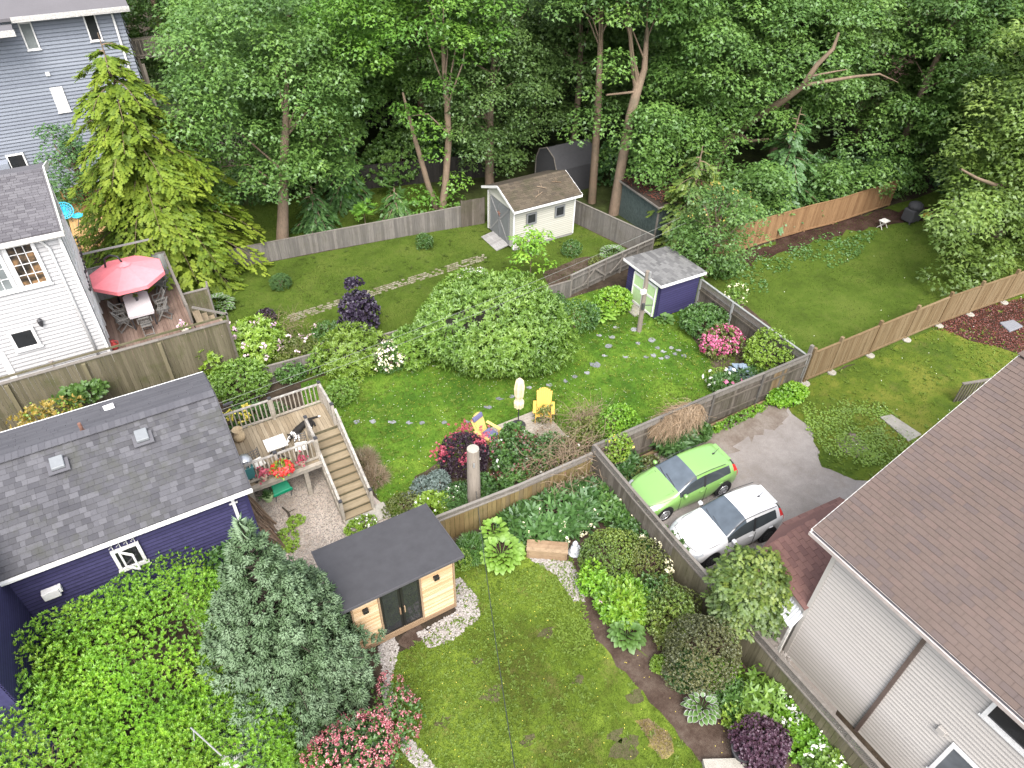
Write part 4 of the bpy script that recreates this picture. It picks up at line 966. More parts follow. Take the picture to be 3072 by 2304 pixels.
# ================================================================ old sheds under the trees
OS = thing('old_shed', 'dark green old shed with leaf littered flat roof behind two trunks', 'shed', (26.5, 28.5, 0))
MB().box((27.2, 28.0, 1.0), (4.0, 3.4, 2.0)).build('wall', 'dark_green_shed', OS, WL[OS.name])
for i in range(20): board('wall_board', 'dark_green_shed', OS, (25.17, 26.35 + i * .17, 1.0), (.03, .155, 1.95))
for i in range(22): board('wall_board', 'dark_green_shed', OS, (25.25 + i * .185, 26.27, 1.0), (.17, .03, 1.95))
roofslab('roof', 'leafy_roof', OS, [(24.95, 26.05, 2.05), (29.4, 26.05, 2.1), (29.4, 29.9, 2.25), (24.95, 29.9, 2.2)], .08)
bars('fascia', 'lattice_wood', OS, [((24.93, 26.04, 2.02), (24.93, 29.9, 2.17)), ((24.93, 26.04, 2.02), (29.4, 26.04, 2.06))], .03, .1)
bars('corner_board', 'lattice_wood', OS, [((25.15, 26.25, 0), (25.15, 26.25, 1.95))], .08, .08)
AS = thing('arched_shed', 'dark arched tarpaulin shelter behind the cream shed roof', 'shelter', (24.5, 34.5, 0))
b = MB(); pf = [(-1.2, 0), (-1.15, 1.6), (-.8, 2.3), (0, 2.65), (.8, 2.3), (1.15, 1.6), (1.2, 0)]
b.prism([(23.2, 34.5 + a, z) for a, z in pf], (3.0, 0, 0)); b.build('cover', 'grey_cover', AS, WL[AS.name])
bars('edge_hoop', 'lattice_wood', AS, [((23.17, 34.5 + pf[i][0], pf[i][1]), (23.17, 34.5 + pf[i + 1][0], pf[i + 1][1])) for i in range(6)], .04, .07)
LS = thing('lean_to', 'small lean-to with mossy pale roof half hidden by bushes', 'shed', (13.0, 43, 0))
roofslab('roof', 'path_stone', LS, [(11.6, 42.2, 1.9), (14.4, 42.9, 1.9), (14.4, 44.2, 2.35), (11.6, 43.5, 2.35)], .06)
MB().prism([(11.8, 42.4, 0), (14.2, 43.0, 0), (14.2, 44.0, 0), (11.8, 43.4, 0)], (0, 0, 1.86)).build('wall', 'bark', LS, WL[LS.name])
# far houses glimpsed through the crowns
def farhouse(name, label, x, y, w, d, h, wallm, roofm, wz=()):
    t = thing(name, label, 'house', (x, y, 0))
    MB().box((x, y, h / 2), (w, d, h)).build('wall', wallm, t, WL[t.name])
    for zz in range(int(h / .25)): board('siding_board', wallm, t, (x - w / 2 - .012, y, .12 + zz * .25), (.02, d, .235))
    roofslab('roof', roofm, t, [(x - w / 2 - .3, y - d / 2 - .3, h), (x + w / 2 + .3, y - d / 2 - .3, h), (x + w / 2 + .3, y, h + 2.2), (x - w / 2 - .3, y, h + 2.2)], .15)
    roofslab('roof', roofm, t, [(x - w / 2 - .3, y + .002, h + 2.2), (x + w / 2 + .3, y + .002, h + 2.2), (x + w / 2 + .3, y + d / 2 + .3, h), (x - w / 2 - .3, y + d / 2 + .3, h)], .15)
    for wx, wzz in wz: window(t, (x + wx, y - d / 2 - .02, wzz), (1, 0, 0), (0, -1, 0), .9, 1.3, pane='glass_dark')
farhouse('pink_house', 'pinkish red house glimpsed between the crowns at upper right', 66, 37, 10, 9, 6, 'pink_siding', 'red_shingle', [(-3, 4.2), (0, 4.2), (3, 4.2)])
farhouse('pale_house', 'pale house far behind the trees at the top right corner', 84, 54, 12, 10, 6.5, 'white_siding', 'grey_shingle', [(-4, 4.5), (0, 4.5), (4, 4.5)])
farhouse('far_white_house', 'white house far behind the middle of the tree belt', 62, 74, 12, 9, 7, 'white_siding', 'grey_shingle', [(-4, 5), (0, 5), (4, 5)])
farhouse('far_tan_house', 'low tan roofed house deep behind the left part of the trees', 18, 80, 12, 9, 5, 'beige_siding', 'grey_shingle', [(-4, 3.5), (0, 3.5)])
# ---------------------------------------------------------------- fences and decks
r2 = random.Random(21)
def fence(name, label, pts, z0, h, mat, bw=.14, group=None, posts=2.4, cap=None, lattice=0, side=1, posth=None, postw=.09, gapj=.006, rails=True, foot=False, capm=None, under=None, cat='fence', bottom=None):
    """board fence along pts (x, y, height factor); boards, posts, rails, cap and lattice are its parts"""
    a = pts[0]; T = thing(name, label, cat, (a[0], a[1], 0), group)
    for s in range(len(pts) - 1):
        p = Vector((pts[s][0], pts[s][1], 0)); q = Vector((pts[s + 1][0], pts[s + 1][1], 0)); hp = h * (pts[s][2] if len(pts[s]) > 2 else 1); hq = h * (pts[s + 1][2] if len(pts[s + 1]) > 2 else 1)
        x = (q - p); L = x.length; x.normalize(); n = Vector((x.y, -x.x, 0)) * side; ang = math.atan2(x.y, x.x)
        k = max(1, int(L / bw)); w = L / k
        hb = lambda t: hp + (hq - hp) * t
        for i in range(k):
            t = (i + .5) / k; top = hb(t) - lattice - (.03 if cap else 0) + r2.uniform(-.012, .012) * (0 if cap else 1)
            c = p + x * (i + .5) * w + n * (.02 + r2.uniform(-.004, .004))
            mm = mat if not isinstance(mat, (list, tuple)) else mat[1 if mat[2](c) else 0]
            board('board', mm, T, (c.x, c.y, (z0 + top) / 2), (w - gapj, .02, top - z0), (r2.uniform(-.008, .008), r2.uniform(-.006, .006), ang))
        m0 = mat if isinstance(mat, str) else mat[0]
        cm = capm or m0
        if rails:
            for t in (.25, .8):
                board('rail', m0, T, (p + q) / 2 - n * .03 + Vector((0, 0, z0 + (min(hp, hq) - lattice) * t)), (L, .04, .08), (0, -math.atan2((hq - hp) * t, L), ang))
        np_ = max(1, int(round(L / posts)))
        for i in range(np_ + (1 if s == len(pts) - 2 else 0)):
            t = i / np_; c = p + x * L * t; ph = posth or hb(t)
            board('post', cm, T, (c.x + n.x * (.0 if posth else -.02), c.y + n.y * (.0 if posth else -.02), ph / 2 + .0), (postw, postw, ph), (0, 0, ang))
            if foot: MB().lathe([(.2, 0), (.2, .05), (.17, .07)], (c.x + n.x * .12, c.y + n.y * .12, 0), 12).build('footing', 'concrete', T, WL[T.name])
        sl = math.atan2(hq - hp, L)
        if cap: board('cap', cm, T, (p + q) / 2 + Vector((0, 0, (hp + hq) / 2)), (L, cap, .035), (0, -sl, ang))
        if bottom: board('bottom_rail', cm, T, (p + q) / 2 + n * .04 + Vector((0, 0, z0 + .05)), (L, .05, .09), (0, 0, ang))
        if lattice:
            b = MB(); d = lattice - .03; st = .085; nn = int((L + d) / st)
            for i in range(nn):
                for sg, off in ((1, .006), (-1, -.006)):
                    u0 = i * st - d; u1 = u0 + d
                    v0, v1 = (0, d) if sg > 0 else (d, 0)
                    if u0 < 0: v0 = v0 + (v1 - v0) * (-u0 / d); u0 = 0
                    if u1 > L: v1 = v0 + (v1 - v0) * ((L - u0) / max(1e-6, u1 - u0)); u1 = L
                    za = hb(u0 / L) - lattice; zb = hb(u1 / L) - lattice
                    b.beam(p + x * u0 + Vector((0, 0, za + v0)) + n * off, p + x * u1 + Vector((0, 0, zb + v1)) + n * off, .032, .011, up=n)
            b.build('lattice', 'lattice_wood', T, WL[T.name], kind='stuff')
            board('lattice_rail', cm, T, (p + q) / 2 + n * .025 + Vector((0, 0, (hp + hq) / 2 - lattice)), (L, .045, .05), (0, -sl, ang))
    return T
fence('board_fence', 'long low weathered grey board fence behind the upper lawn', [(2.4, 34.45, 1.0), (9, 33.75, 1.0), (13, 33.2, 1.05), (16.4, 32.65, 1.15)], 0, 1.1, 'grey_fence', .14, posts=2.4, cap=.08, capm='lattice_wood')
fence('board_fence', 'short taller fence panel between long fence and cream shed', [(16.4, 32.6), (17.7, 32.4)], 0, 1.6, 'old_fence', .14, posts=1.3)
fence('board_fence', 'grey board fence running down from the cream shed to the corner', [(21.9, 31.2), (22.35, 30.0), (23.65, 24.75)], 0, 1.35, 'grey_fence', .13, cap=.09, side=1, capm='lattice_wood')
gf = fence('gate_fence', 'weathered fence with diagonal braced gate beside purple shed', [(17.8, 23.8), (20.15, 24.2), (23.6, 24.72)], 0, 1.2, 'grey_fence', .15, cap=.1, side=-1, posts=1.3, capm='lattice_wood')
for x0, x1 in ((18.6, 19.4), (20.2, 19.4), (20.5, 21.6)):
    ya = 23.8 + (x0 - 17.8) * .16; yb = 23.8 + (x1 - 17.8) * .16
    b = MB().beam((x0, ya - .07, .3), (x1, yb - .07, 1.0), .03, .1); b.build('brace', 'lattice_wood', gf, WL[gf.name])
fence('garden_fence', 'low grey fence mostly hidden behind the dome bush and shrubs', [(3.0, 24.35), (10, 23.95), (17.75, 23.75)], 0, .95, 'grey_fence', .15, cap=.09, side=1, capm='lattice_wood')
fence('lattice_fence', 'lattice topped fence with pale rail between purple shed and corner post', [(22.75, 20.1), (22.6, 13.45)], 0, 1.5, 'old_fence', .14, cap=.09, lattice=.33, side=-1, capm='privacy_grey')
lf = fence('lattice_fence', 'long lattice topped fence behind the parked cars and driveway', [(22.6, 13.42), (20.0, 13.45), (17.4, 13.5), (14.8, 13.5), (12.3, 13.5), (11.7, 13.5)], 0, 1.65, ('old_fence', 'tan_fence', lambda c: 20.75 < c.x < 21.15 or 21.3 < c.x < 21.5), .14, posts=2.6, cap=.1, lattice=.3, side=1, capm='grey_fence')
board('ground_beam', 'tan_fence', lf, (17.5, 13.3, .06), (8.5, .09, .1))
board('corner_post', 'lattice_wood', lf, (22.68, 13.5, 1.0), (.13, .13, 2.0))
fence('lattice_fence', 'lattice topped fence running from the car bonnets past the beige wall', [(11.72, 13.45), (11.6, 11.1), (11.52, 8.9), (11.47, 6.7), (11.42, 4.5), (11.4, 2.2), (11.38, .2)], 0, 1.72, ('mossy_fence', 'old_fence', lambda c: c.y > 8.9), .14, posts=2.2, cap=.1, lattice=.32, side=-1 if False else 1, capm='lattice_wood')
fence('garden_fence', 'yellowed board fence with lattice strip beside the flat roofed cabin', [(5.35, 13.58), (8.6, 13.42), (11.6, 13.42)], 0, 1.4, 'yellowed_fence', .17, posts=2.2, cap=.09, lattice=.22, side=1, capm='lattice_wood', gapj=.012)
fence('panel_fence', 'new tan board fence with tall posts between the two right lawns', [(22.85, 13.42), (24.45, 13.38), (26.95, 13.35), (29.45, 13.3), (31.8, 13.25), (34.0, 13.1), (36.5, 12.9), (39, 12.7), (41.5, 12.5)], .12, 1.6, 'tan_fence', .115, posts=2.4, cap=.1, posth=1.86, postw=.13, side=1, foot=True, bottom=True, gapj=.008)
fence('panel_fence', 'reddish cedar fence under the trees at the far lawn edge', [(26.0, 22.98), (28.8, 22.95), (31.05, 22.9), (33.3, 22.8), (35.5, 22.6), (38.0, 22.6), (40.5, 22.6)], .1, 1.65, 'cedar_fence', .13, posts=2.3, cap=.08, bottom=True, side=1)
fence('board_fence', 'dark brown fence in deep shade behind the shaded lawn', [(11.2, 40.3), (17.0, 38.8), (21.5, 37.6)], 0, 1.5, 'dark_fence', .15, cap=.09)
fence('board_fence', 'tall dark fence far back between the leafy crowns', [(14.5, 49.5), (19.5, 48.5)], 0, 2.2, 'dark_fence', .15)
# ---------------------------------------------------------------- white house deck with its tall side fence
DK = thing('sun_deck', 'reddish brown plank deck beside the white house', 'deck', (0, 29, 0))
DZ = 1.3
for i in range(23): board('deck_board', 'deck_red', DK, (-2.12 + i * .145, 28.85, DZ - .02), (.137, 6.35, .04))
for i in range(7): board('deck_board', 'deck_red', DK, (1.25 + i * .145, 26.95, DZ - .02), (.137, 2.5, .04))
bars('joist', 'old_fence', DK, [((-2.2, y, DZ - .15), (2.2 if y < 28 else 1.2, y, DZ - .15)) for y in (25.75, 27.2, 28.9, 30.4, 31.9)], .06, .2)
for x, y in ((2.15, 25.72), (1.15, 29.9), (1.1, 32.0), (-.5, 25.75)): board('post', 'old_fence', DK, (x, y, .6), (.12, .12, 1.2))
bars('deck_railing', 'lattice_wood', DK, [((1.12, 28.4, 2.2), (1.08, 32.05, 2.72)), ((1.12, 28.4, 1.95), (1.08, 32.05, 2.2)), ((1.13, 28.4, 1.3), (1.13, 28.4, 2.25)), ((1.12, 29.8, 1.3), (1.12, 29.8, 2.45)), ((1.08, 32.05, 1.3), (1.08, 32.05, 2.8))], .1, .07)
for i in range(5):
    board('step', 'deck_tan', DK, (1.45 + i * .27, 28.95, DZ - .2 - i * .22), (.3, 1.15, .05)); board('riser', 'old_fence', DK, (1.58 + i * .27, 28.95, DZ - .32 - i * .22), (.03, 1.1, .18))
bars('stair_rail', 'lattice_wood', DK, [((1.3, 28.3, 2.1), (2.6, 28.3, 1.3)), ((2.55, 28.3, 0), (2.55, 28.3, 1.4)), ((2.2, 29.65, 0), (2.2, 29.65, 2.1)), ((2.25, 30.4, .0), (2.3, 30.4, 1.9)), ((2.2, 29.65, 1.95), (2.3, 30.4, 1.8))], .08, .08)
gt = MB()
GT = thing('deck_gate', 'weathered board panel beside the deck steps and hosta', 'gate', (1.7, 29.62, 0))
for i in range(8): board('board', 'mossy_fence', GT, (1.2 + i * .13, 29.62, 1.15), (.122, .025, 1.7))
bars('cap', 'lattice_wood', GT, [((1.1, 29.62, 2.03), (2.2, 29.62, 2.03))], .1, .05)
fence('side_fence', 'tall mossy board fence along the edge of the white house deck', [(2.2, 25.6), (-.35, 25.6), (-3.0, 25.6), (-7.0, 25.55)], .75, 2.75, 'mossy_fence', .135, posts=2.5, cap=.14, side=-1, capm='lattice_wood')
sf = bpy.data.objects['side_fence']
for x in (-.35, -3.0, -5.5): board('outer_post', 'outer_post_wood', sf, (x, 25.5, 1.33), (.13, .1, 2.66))
board('end_post', 'old_fence', sf, (2.24, 25.56, 1.37), (.1, .12, 2.74))
pf_ = fence('privacy_screen', 'grey painted vertical board screen behind the pink parasol', [(-2.2, 32.12), (1.08, 32.1)], DZ, 2.9, 'privacy_grey', .15, posts=3.2, cap=.1, side=1, capm='lattice_wood')
# ---------------------------------------------------------------- honey coloured neighbour deck
HD = thing('timber_deck', 'honey coloured timber deck partly under the yellow green conifer', 'deck', (-.5, 39, 0))
for i in range(26): board('deck_board', 'honey_deck', HD, (-2.42 + i * .145, 39.3, 1.48), (.138, 5.7, .04))
for i in range(26): board('baluster', 'honey_rail', HD, (-2.35 + i * .14, 36.35, 1.95), (.05, .04, .9)); board('baluster', 'honey_rail', HD, (-2.35 + i * .14, 42.2, 1.95), (.05, .04, .9))
bars('rail', 'honey_rail', HD, [((-2.45, 36.35, 2.42), (1.4, 36.35, 2.42)), ((-2.45, 42.2, 2.42), (1.4, 42.2, 2.42)), ((-2.45, 36.35, 1.55), (1.4, 36.35, 1.55)), ((-2.45, 42.2, 1.55), (1.4, 42.2, 1.55))], .1, .06)
for x, y in ((-2.4, 36.35), (1.3, 36.35), (-2.4, 42.2), (1.3, 42.2)): board('post', 'honey_rail', HD, (x, y, 1.2), (.1, .1, 2.4))
# ---------------------------------------------------------------- purple house deck and stairs
PD = thing('raised_deck', 'weathered raised wooden deck with white topped railing beside grey roof', 'deck', (2.4, 19, 0))
PZ = 1.65; dx0, dx1, dy0, dy1 = .55, 4.25, 17.55, 20.35
for i in range(19):
    x = dx0 + .07 + i * .143
    board('deck_board', 'deck_tan', PD, (x, (dy0 + dy1) / 2, PZ - .02), (.135, dy1 - dy0, .04))
for i in range(8): board('deck_board', 'deck_tan', PD, (3.24 + .07 + i * .143, 19.62, PZ - .02), (.135, 1.46, .04))
bars('rim_beam', 'deck_rail', PD, [((dx0, dy0 - .03, PZ - .16), (3.2, dy0 - .03, PZ - .16)), ((dx0, dy1, PZ - .15), (dx1, dy1, PZ - .15)), ((dx1 + .02, 18.9, PZ - .15), (dx1 + .02, dy1, PZ - .15)), ((3.22, dy0, PZ - .16), (3.22, 18.88, PZ - .16))], .05, .26)
bars('outer_beam', 'deck_rail', PD, [((dx0, dy0 - .1, PZ - .06), (3.2, dy0 - .1, PZ - .06))], .1, .05)
for x, y in ((2.62, 17.75), (.75, 17.75), (4.1, 20.2), (2.3, 20.2), (3.3, 18.95)): board('post', 'deck_rail', PD, (x, y, .72), (.15, .15, 1.44))
def balustrade(parent, a, b, h, n, posts, sl=0):
    """railing from a to b with turned balusters, cap and capped posts"""
    a = Vector(a); b = Vector(b); x = (b - a).normalized(); ang = math.atan2(x.y, x.x); pit = -math.asin(x.z); L = (b - a).length
    board('rail', 'rail_cap', parent, (a + b) / 2 + Vector((0, 0, h)), (L, .085, .035), (0, pit, ang))
    board('lower_rail', 'deck_rail', parent, (a + b) / 2 + Vector((0, 0, .12)), (L, .05, .07), (0, pit, ang))
    for i in range(n):
        p = a.lerp(b, (i + .5) / n); board('baluster', 'deck_rail', parent, (p.x, p.y, p.z + h / 2 + .04), (.04, .04, h - .14))
    for t in posts:
        p = a.lerp(b, t); board('post', 'deck_rail', parent, (p.x, p.y, p.z + h / 2 - .05), (.1, .1, h + .22))
        bb = MB().prism([(p.x - .06, p.y - .06, p.z + h + .06), (p.x + .06, p.y - .06, p.z + h + .06), (p.x + .06, p.y + .06, p.z + h + .06), (p.x - .06, p.y + .06, p.z + h + .06)], (0, 0, .05))
        bb.build('post_cap', 'dark_metal', parent, WL[parent.name])
balustrade(PD, (dx0 + .05, dy1 - .05, PZ), (dx1 - .05, dy1 - .05, PZ), .92, 24, (.5, 1))
balustrade(PD, (dx1 - .04, dy1 - .05, PZ), (dx1 - .04, 18.95, PZ), .92, 8, (1,))
balustrade(PD, (dx0 + .05, dy0 + .05, PZ), (3.17, dy0 + .05, PZ), .92, 18, (.02, .47, 1))
balustrade(PD, (3.2, 18.75, PZ), (3.17, dy0 + .1, PZ), .92, 6, (0,))
ST = thing('garden_stairs', 'straight flight of worn wooden stairs down to the lawn', 'stairs', (3.75, 17.4, 0))
ns = 11; run = (18.9 - 15.95) / ns; rise = PZ / (ns + 1)
for i in range(ns):
    z = PZ - (i + 1) * rise; y = 18.9 - (i + .5) * run
    board('tread', 'deck_tread', ST, (3.74, y - .02, z), (1.02, run + .03, .045)); board('riser', 'mossy_fence', ST, (3.74, y + run / 2 - .01, z + rise / 2), (1.0, .02, rise))
for x in (3.2, 4.28):
    board('stringer', 'deck_rail', ST, (x, 17.42, PZ / 2 + .0), (.05, 3.45, .26), (math.atan2(PZ, 3.0), 0, 0))
balustrade(ST, (4.27, 18.85, PZ - .05), (4.27, 15.98, .1), .88, 14, (1,))
balustrade(ST, (3.21, 18.6, PZ - .1), (3.21, 15.98, .1), .88, 13, (0, 1))
# ---------------------------------------------------------------- furniture and garden things
r3 = random.Random(31)
# pink cantilever parasol
PA = thing('parasol', 'open pink cantilever parasol over the garden table', 'parasol', (-1.33, 31.35, DZ))
cc = Vector((-.62, 30.75, 0)); R_ = 1.52; zr = 3.02
b = MB(); n = 8; ring = []; 
for lv, (rf, zz) in enumerate(((1.0, 0), (.6, .2), (.12, .44))):
    for k in range(n):
        a = 2 * math.pi * (k + .5) / n; b.v.append((cc.x + R_ * rf * math.cos(a), cc.y + R_ * rf * math.sin(a), zr + zz)); b.t.append(0)
for lv in range(2):
    for k in range(n): b.f.append((lv * n + k, lv * n + (k + 1) % n, (lv + 1) * n + (k + 1) % n, (lv + 1) * n + k))
for k in range(n):
    a0 = 2 * math.pi * (k + .5) / n; a1 = 2 * math.pi * (k + 1.5) / n; o = len(b.v)
    for a, z in ((a0, 0), (a1, 0), (a1, -.16), (a0, -.16)): b.v.append((cc.x + R_ * 1.003 * math.cos(a), cc.y + R_ * 1.003 * math.sin(a), zr + z)); b.t.append(0)
    b.f.append((o, o + 1, o + 2, o + 3))
can = b.build('canopy', 'parasol_red', PA, WL[PA.name])
tv = MB(); tv.lathe([(.3, .44), (.12, .53), (.02, .56)], (cc.x, cc.y, zr), 8); tv.build('vent', 'parasol_red', can, WL[PA.name])
ms = MB(); ms.tube([(-1.33, 31.35, DZ), (-1.33, 31.35, 3.2), (-1.25, 31.3, 3.62), (-1.0, 31.1, 3.82), (-.75, 30.88, 3.8), (-.64, 30.77, 3.55)], .04, 8)
ms.build('mast', 'dark_metal', PA, WL[PA.name], smooth=True)
bars('cross_base', 'dark_metal', PA, [((-1.8, 31.35, DZ + .04), (-.9, 31.35, DZ + .04)), ((-1.33, 30.95, DZ + .05), (-1.33, 31.8, DZ + .05))], .08, .06)
rb = MB()
for k in range(8):
    a = 2 * math.pi * (k + .5) / 8; rb.tube([(cc.x, cc.y, zr + .4), (cc.x + R_ * .98 * math.cos(a), cc.y + R_ * .98 * math.sin(a), zr - .02)], .012, 5)
rb.build('rib', 'dark_metal', PA, WL[PA.name])
# table and folding chairs
TB = thing('garden_table', 'rectangular mosaic topped table on the reddish deck', 'table', (-.63, 29.85, DZ))
b = MB(); b.prism([(-1.13, 28.92, 1.98), (-.13, 28.92, 1.98), (-.13, 30.6, 1.98), (-.25, 30.75, 1.98), (-1.0, 30.75, 1.98), (-1.13, 30.6, 1.98)], (0, 0, .05)); b.build('table_top', 'table_mosaic', TB, WL[TB.name])
bars('apron', 'table_mosaic', TB, [((-1.1, 28.95, 1.93), (-.16, 28.95, 1.93)), ((-1.1, 28.95, 1.93), (-1.1, 30.7, 1.93)), ((-.16, 28.95, 1.93), (-.16, 30.7, 1.93))], .03, .08)
for x in (-1.05, -.21):
    for y in (29.0, 30.65): board('leg', 'dark_metal', TB, (x, y, 1.6), (.06, .06, .6))
def folding_chair(x, y, rz, label):
    t = thing('folding_chair', label, 'chair', (x, y, DZ), 'folding chairs round the garden table', rz)
    def part(nm, segs, w, h):
        b = MB()
        for s in segs: b.beam(s[0], s[1], w, h)
        return b.build(nm, 'chair_grey', t, local=True)
    for s in (-.21, .21):
        part('leg', [((s, .28, 0), (s * .92, -.3, .92))], .03, .045)
        part('leg', [((s * .88, -.28, 0), (s * .88, .22, .45))], .03, .045)
        part('arm', [((s * 1.25, -.24, .64), (s * 1.25, .2, .62)), ((s * 1.25, .16, .62), (s * 1.05, .2, .42))], .04, .03)
    for i in range(6): part('seat_slat', [((-.21, -.2 + i * .08, .45), (.21, -.2 + i * .08, .45))], .06, .02)
    part('back_rail', [((-.2, -.3, .92), (.2, -.3, .92)), ((-.2, -.2, .6), (.2, -.2, .6))], .03, .05)
    for i in range(6): part('back_slat', [((-.15 + i * .06, -.2, .6), (-.15 + i * .06, -.295, .9))], .035, .015)
    part('crossbar', [((-.19, .24, .06), (.19, .24, .06)), ((-.18, -.26, .06), (.18, -.26, .06))], .03, .03)
folding_chair(-.6, 28.55, 0, 'slatted grey folding chair at the near short end of the table')
folding_chair(-1.4, 29.25, -1.35, 'grey folding chair on the house side of the table, nearer the fence')
folding_chair(-1.42, 30.05, -1.65, 'grey folding chair on the house side of the table, under the parasol')
folding_chair(.2, 29.3, 1.35, 'grey folding chair on the steps side of the table, nearer the fence')
folding_chair(.2, 30.1, 1.7, 'grey folding chair on the steps side of the table, second from the fence')
folding_chair(.55, 31.55, 2.4, 'grey folding chair set apart in the corner of the grey screen')
VP = thing('table_plant', 'small plant in a dark pot on the mosaic table', 'potted plant', (-.62, 30.05, 2.03))
MB().lathe([(.05, 0), (.06, .2), (.055, .22)], (-.62, 30.05, 2.03), 8).build('pot', 'dark_metal', VP, WL[VP.name])
g = LG(); q = np.random.default_rng(1); P = np.tile([[-.62, 30.05, 2.26]], (30, 1)) + q.normal(size=(30, 3)) * .02
g.add(P, rdir(q, 30) + [0, 0, .9], rdir(q, 30), .16, .06, 'leaf', q.random(30)); g.build('leaves', 'olive', VP, WL[VP.name])
FP = thing('flower_pot', 'white pot of purple and yellow flowers beside the deck steps', 'flower pot', (.75, 27.75, DZ))
MB().lathe([(.13, 0), (.17, .24), (.19, .25), (.19, .28), (.15, .28)], (.75, 27.75, DZ), 14).build('pot', 'pot_white', FP, WL[FP.name])
g = LG(); P = np.tile([[.75, 27.75, DZ + .3]], (70, 1)) + q.normal(size=(70, 3)) * .08; g.add(P, rdir(q, 70) + [0, 0, .7], rdir(q, 70), .16, .07, 'leaf', q.random(70)); g.build('leaves', 'lime', FP, WL[FP.name])
g = LG(); P = np.tile([[.68, 27.78, DZ + .45]], (26, 1)) + q.normal(size=(26, 3)) * [.12, .1, .07]; g.add(P, rdir(q, 26) + [0, 0, .7], rdir(q, 26), .09, .09, 'petal', q.random(26)); g.build('flowers', 'pale_pink', FP, WL[FP.name])
RL = thing('ceramic_jug', 'small red glazed jug against the white house corner', 'jug', (-2.0, 27.95, DZ))
jug = MB().lathe([(.08, 0), (.15, .1), (.16, .22), (.09, .34), (.06, .4), (.09, .46)], (-2.0, 27.95, DZ), 14).build('body', 'red_glaze', RL, WL[RL.name], smooth=True)
MB().tube([(-1.92, 27.95, DZ + .42), (-1.8, 27.95, DZ + .38), (-1.83, 27.95, DZ + .2)], .02, 6).build('handle', 'red_glaze', RL, WL[RL.name])
def bowl_chair(name, label, x, y, z, s, tilt):
    t = thing(name, label, 'chair', (x, y, z), 'blue chairs on the honey deck')
    b = MB(); c = Vector((x, y, z + .55)); M = Matrix.Rotation(tilt, 3, 'X')
    for rr_ in (.5, .36, .22):
        pts = [c + M @ Vector((s * rr_ * math.cos(a), s * rr_ * math.sin(a), (rr_ ** 2) * .5)) for a in np.linspace(0, 6.283, 17)]; b.tube(pts, .025, 5, cap=False)
    for k in range(22):
        a = k * 6.283 / 22; b.beam(c + M @ Vector((0, 0, 0)), c + M @ Vector((s * .5 * math.cos(a), s * .5 * math.sin(a), .125)), .035, .012)
    b.build('seat_shell', 'teal_plastic', t, WL[t.name])
    l = MB()
    for k in range(4):
        a = k * 1.57 + .7; l.tube([c, Vector((x + .3 * math.cos(a), y + .3 * math.sin(a), z))], .015, 5)
    l.build('leg_frame', 'iron', t, WL[t.name])
bowl_chair('bowl_chair', 'round turquoise cord chair on the honey deck under the conifer', G(140, 458, 2.0).x, G(140, 458, 2.0).y, 1.5, .85, .9)
bowl_chair('stool', 'small turquoise stool on the honey deck near the white house rake', -1.95, 39.3, 1.5, .5, 0)
# purple deck contents
CH = []
def metal_chair(x, y, rz, label):
    t = thing('bistro_chair', label, 'chair', (x, y, PZ), 'black iron chairs on the raised deck', rz)
    b = MB()
    for s in (-.2, .2): b.tube([(s, .2, 0), (s, .18, .45), (s, -.2, .45), (s, -.26, .9)], .014, 6); b.tube([(s, -.24, 0), (s, -.2, .45)], .014, 6)
    b.build('frame', 'iron', t, local=True)
    b = MB()
    for z in (.62, .72, .82): b.tube([(-.2, -.22 - (z - .5) * .1, z), (.2, -.22 - (z - .5) * .1, z)], .012, 5)
    for k in range(4): b.tube([(-.15 + k * .1, -.2, .5), (-.15 + k * .1, -.26, .88)], .009, 5)
    b.build('backrest', 'iron', t, local=True)
    MB().box((0, 0, .48), (.4, .4, .06)).build('cushion', 'pot_white', t, local=True, bevel=.02)
metal_chair(2.72, 18.0, 2.9, 'black iron chair with white cushion nearest the stair head')
metal_chair(1.25, 17.95, -2.9, 'black iron chair with white cushion beside the red flower basket')
BT = thing('bistro_table', 'white slatted bistro table on the raised deck', 'table', (2.0, 18.35, PZ))
for i in range(10): board('top_slat', 'aged_white', BT, (1.68 + i * .07, 18.35, PZ + .7), (.06, .62, .02))
b = MB()
for s in (-1, 1): b.beam((2 + s * .28, 18.1, PZ), (2 - s * .28, 18.1, PZ + .68), .03, .03); b.beam((2 + s * .28, 18.6, PZ), (2 - s * .28, 18.6, PZ + .68), .03, .03)
b.build('leg_frame', 'iron', BT, WL[BT.name])
UR = thing('wicker_pot', 'round woven pot standing on the deck by the far railing', 'pot', (1.05, 19.85, PZ))
b = MB(); b.lathe([(.15, 0), (.22, .14), (.2, .32), (.14, .4), (.19, .5), (.17, .5), (.12, .42)], (1.05, 19.85, PZ), 16); b.build('body', 'wicker', UR, WL[UR.name], smooth=True)
GT2 = thing('gas_grill', 'small teal gas barbecue at the roof edge of the deck', 'barbecue', (.85, 17.75, PZ))
b = MB(); b.box((.85, 17.78, PZ + .5), (.42, .42, .5)); b.build('cabinet', 'teal_metal', GT2, WL[GT2.name], bevel=.03)
b = MB(); b.lathe([(.24, 0), (.26, .1), (.2, .24), (.05, .3)], (.85, 17.85, PZ + .76), 14); b.build('lid', 'steel', GT2, WL[GT2.name], smooth=True)
b = MB(); b.tube([(.62, 17.8, PZ + .85), (.55, 17.7, PZ + 1.0), (.7, 17.55, PZ + 1.05), (.95, 17.6, PZ + 1.0)], .02, 6); b.build('handle', 'iron', GT2, WL[GT2.name])
for x in (.68, 1.02): MB().lathe([(.07, 0), (.07, .04)], (x, 17.6, PZ + .03), 10).build('wheel', 'tyre', GT2, WL[GT2.name])
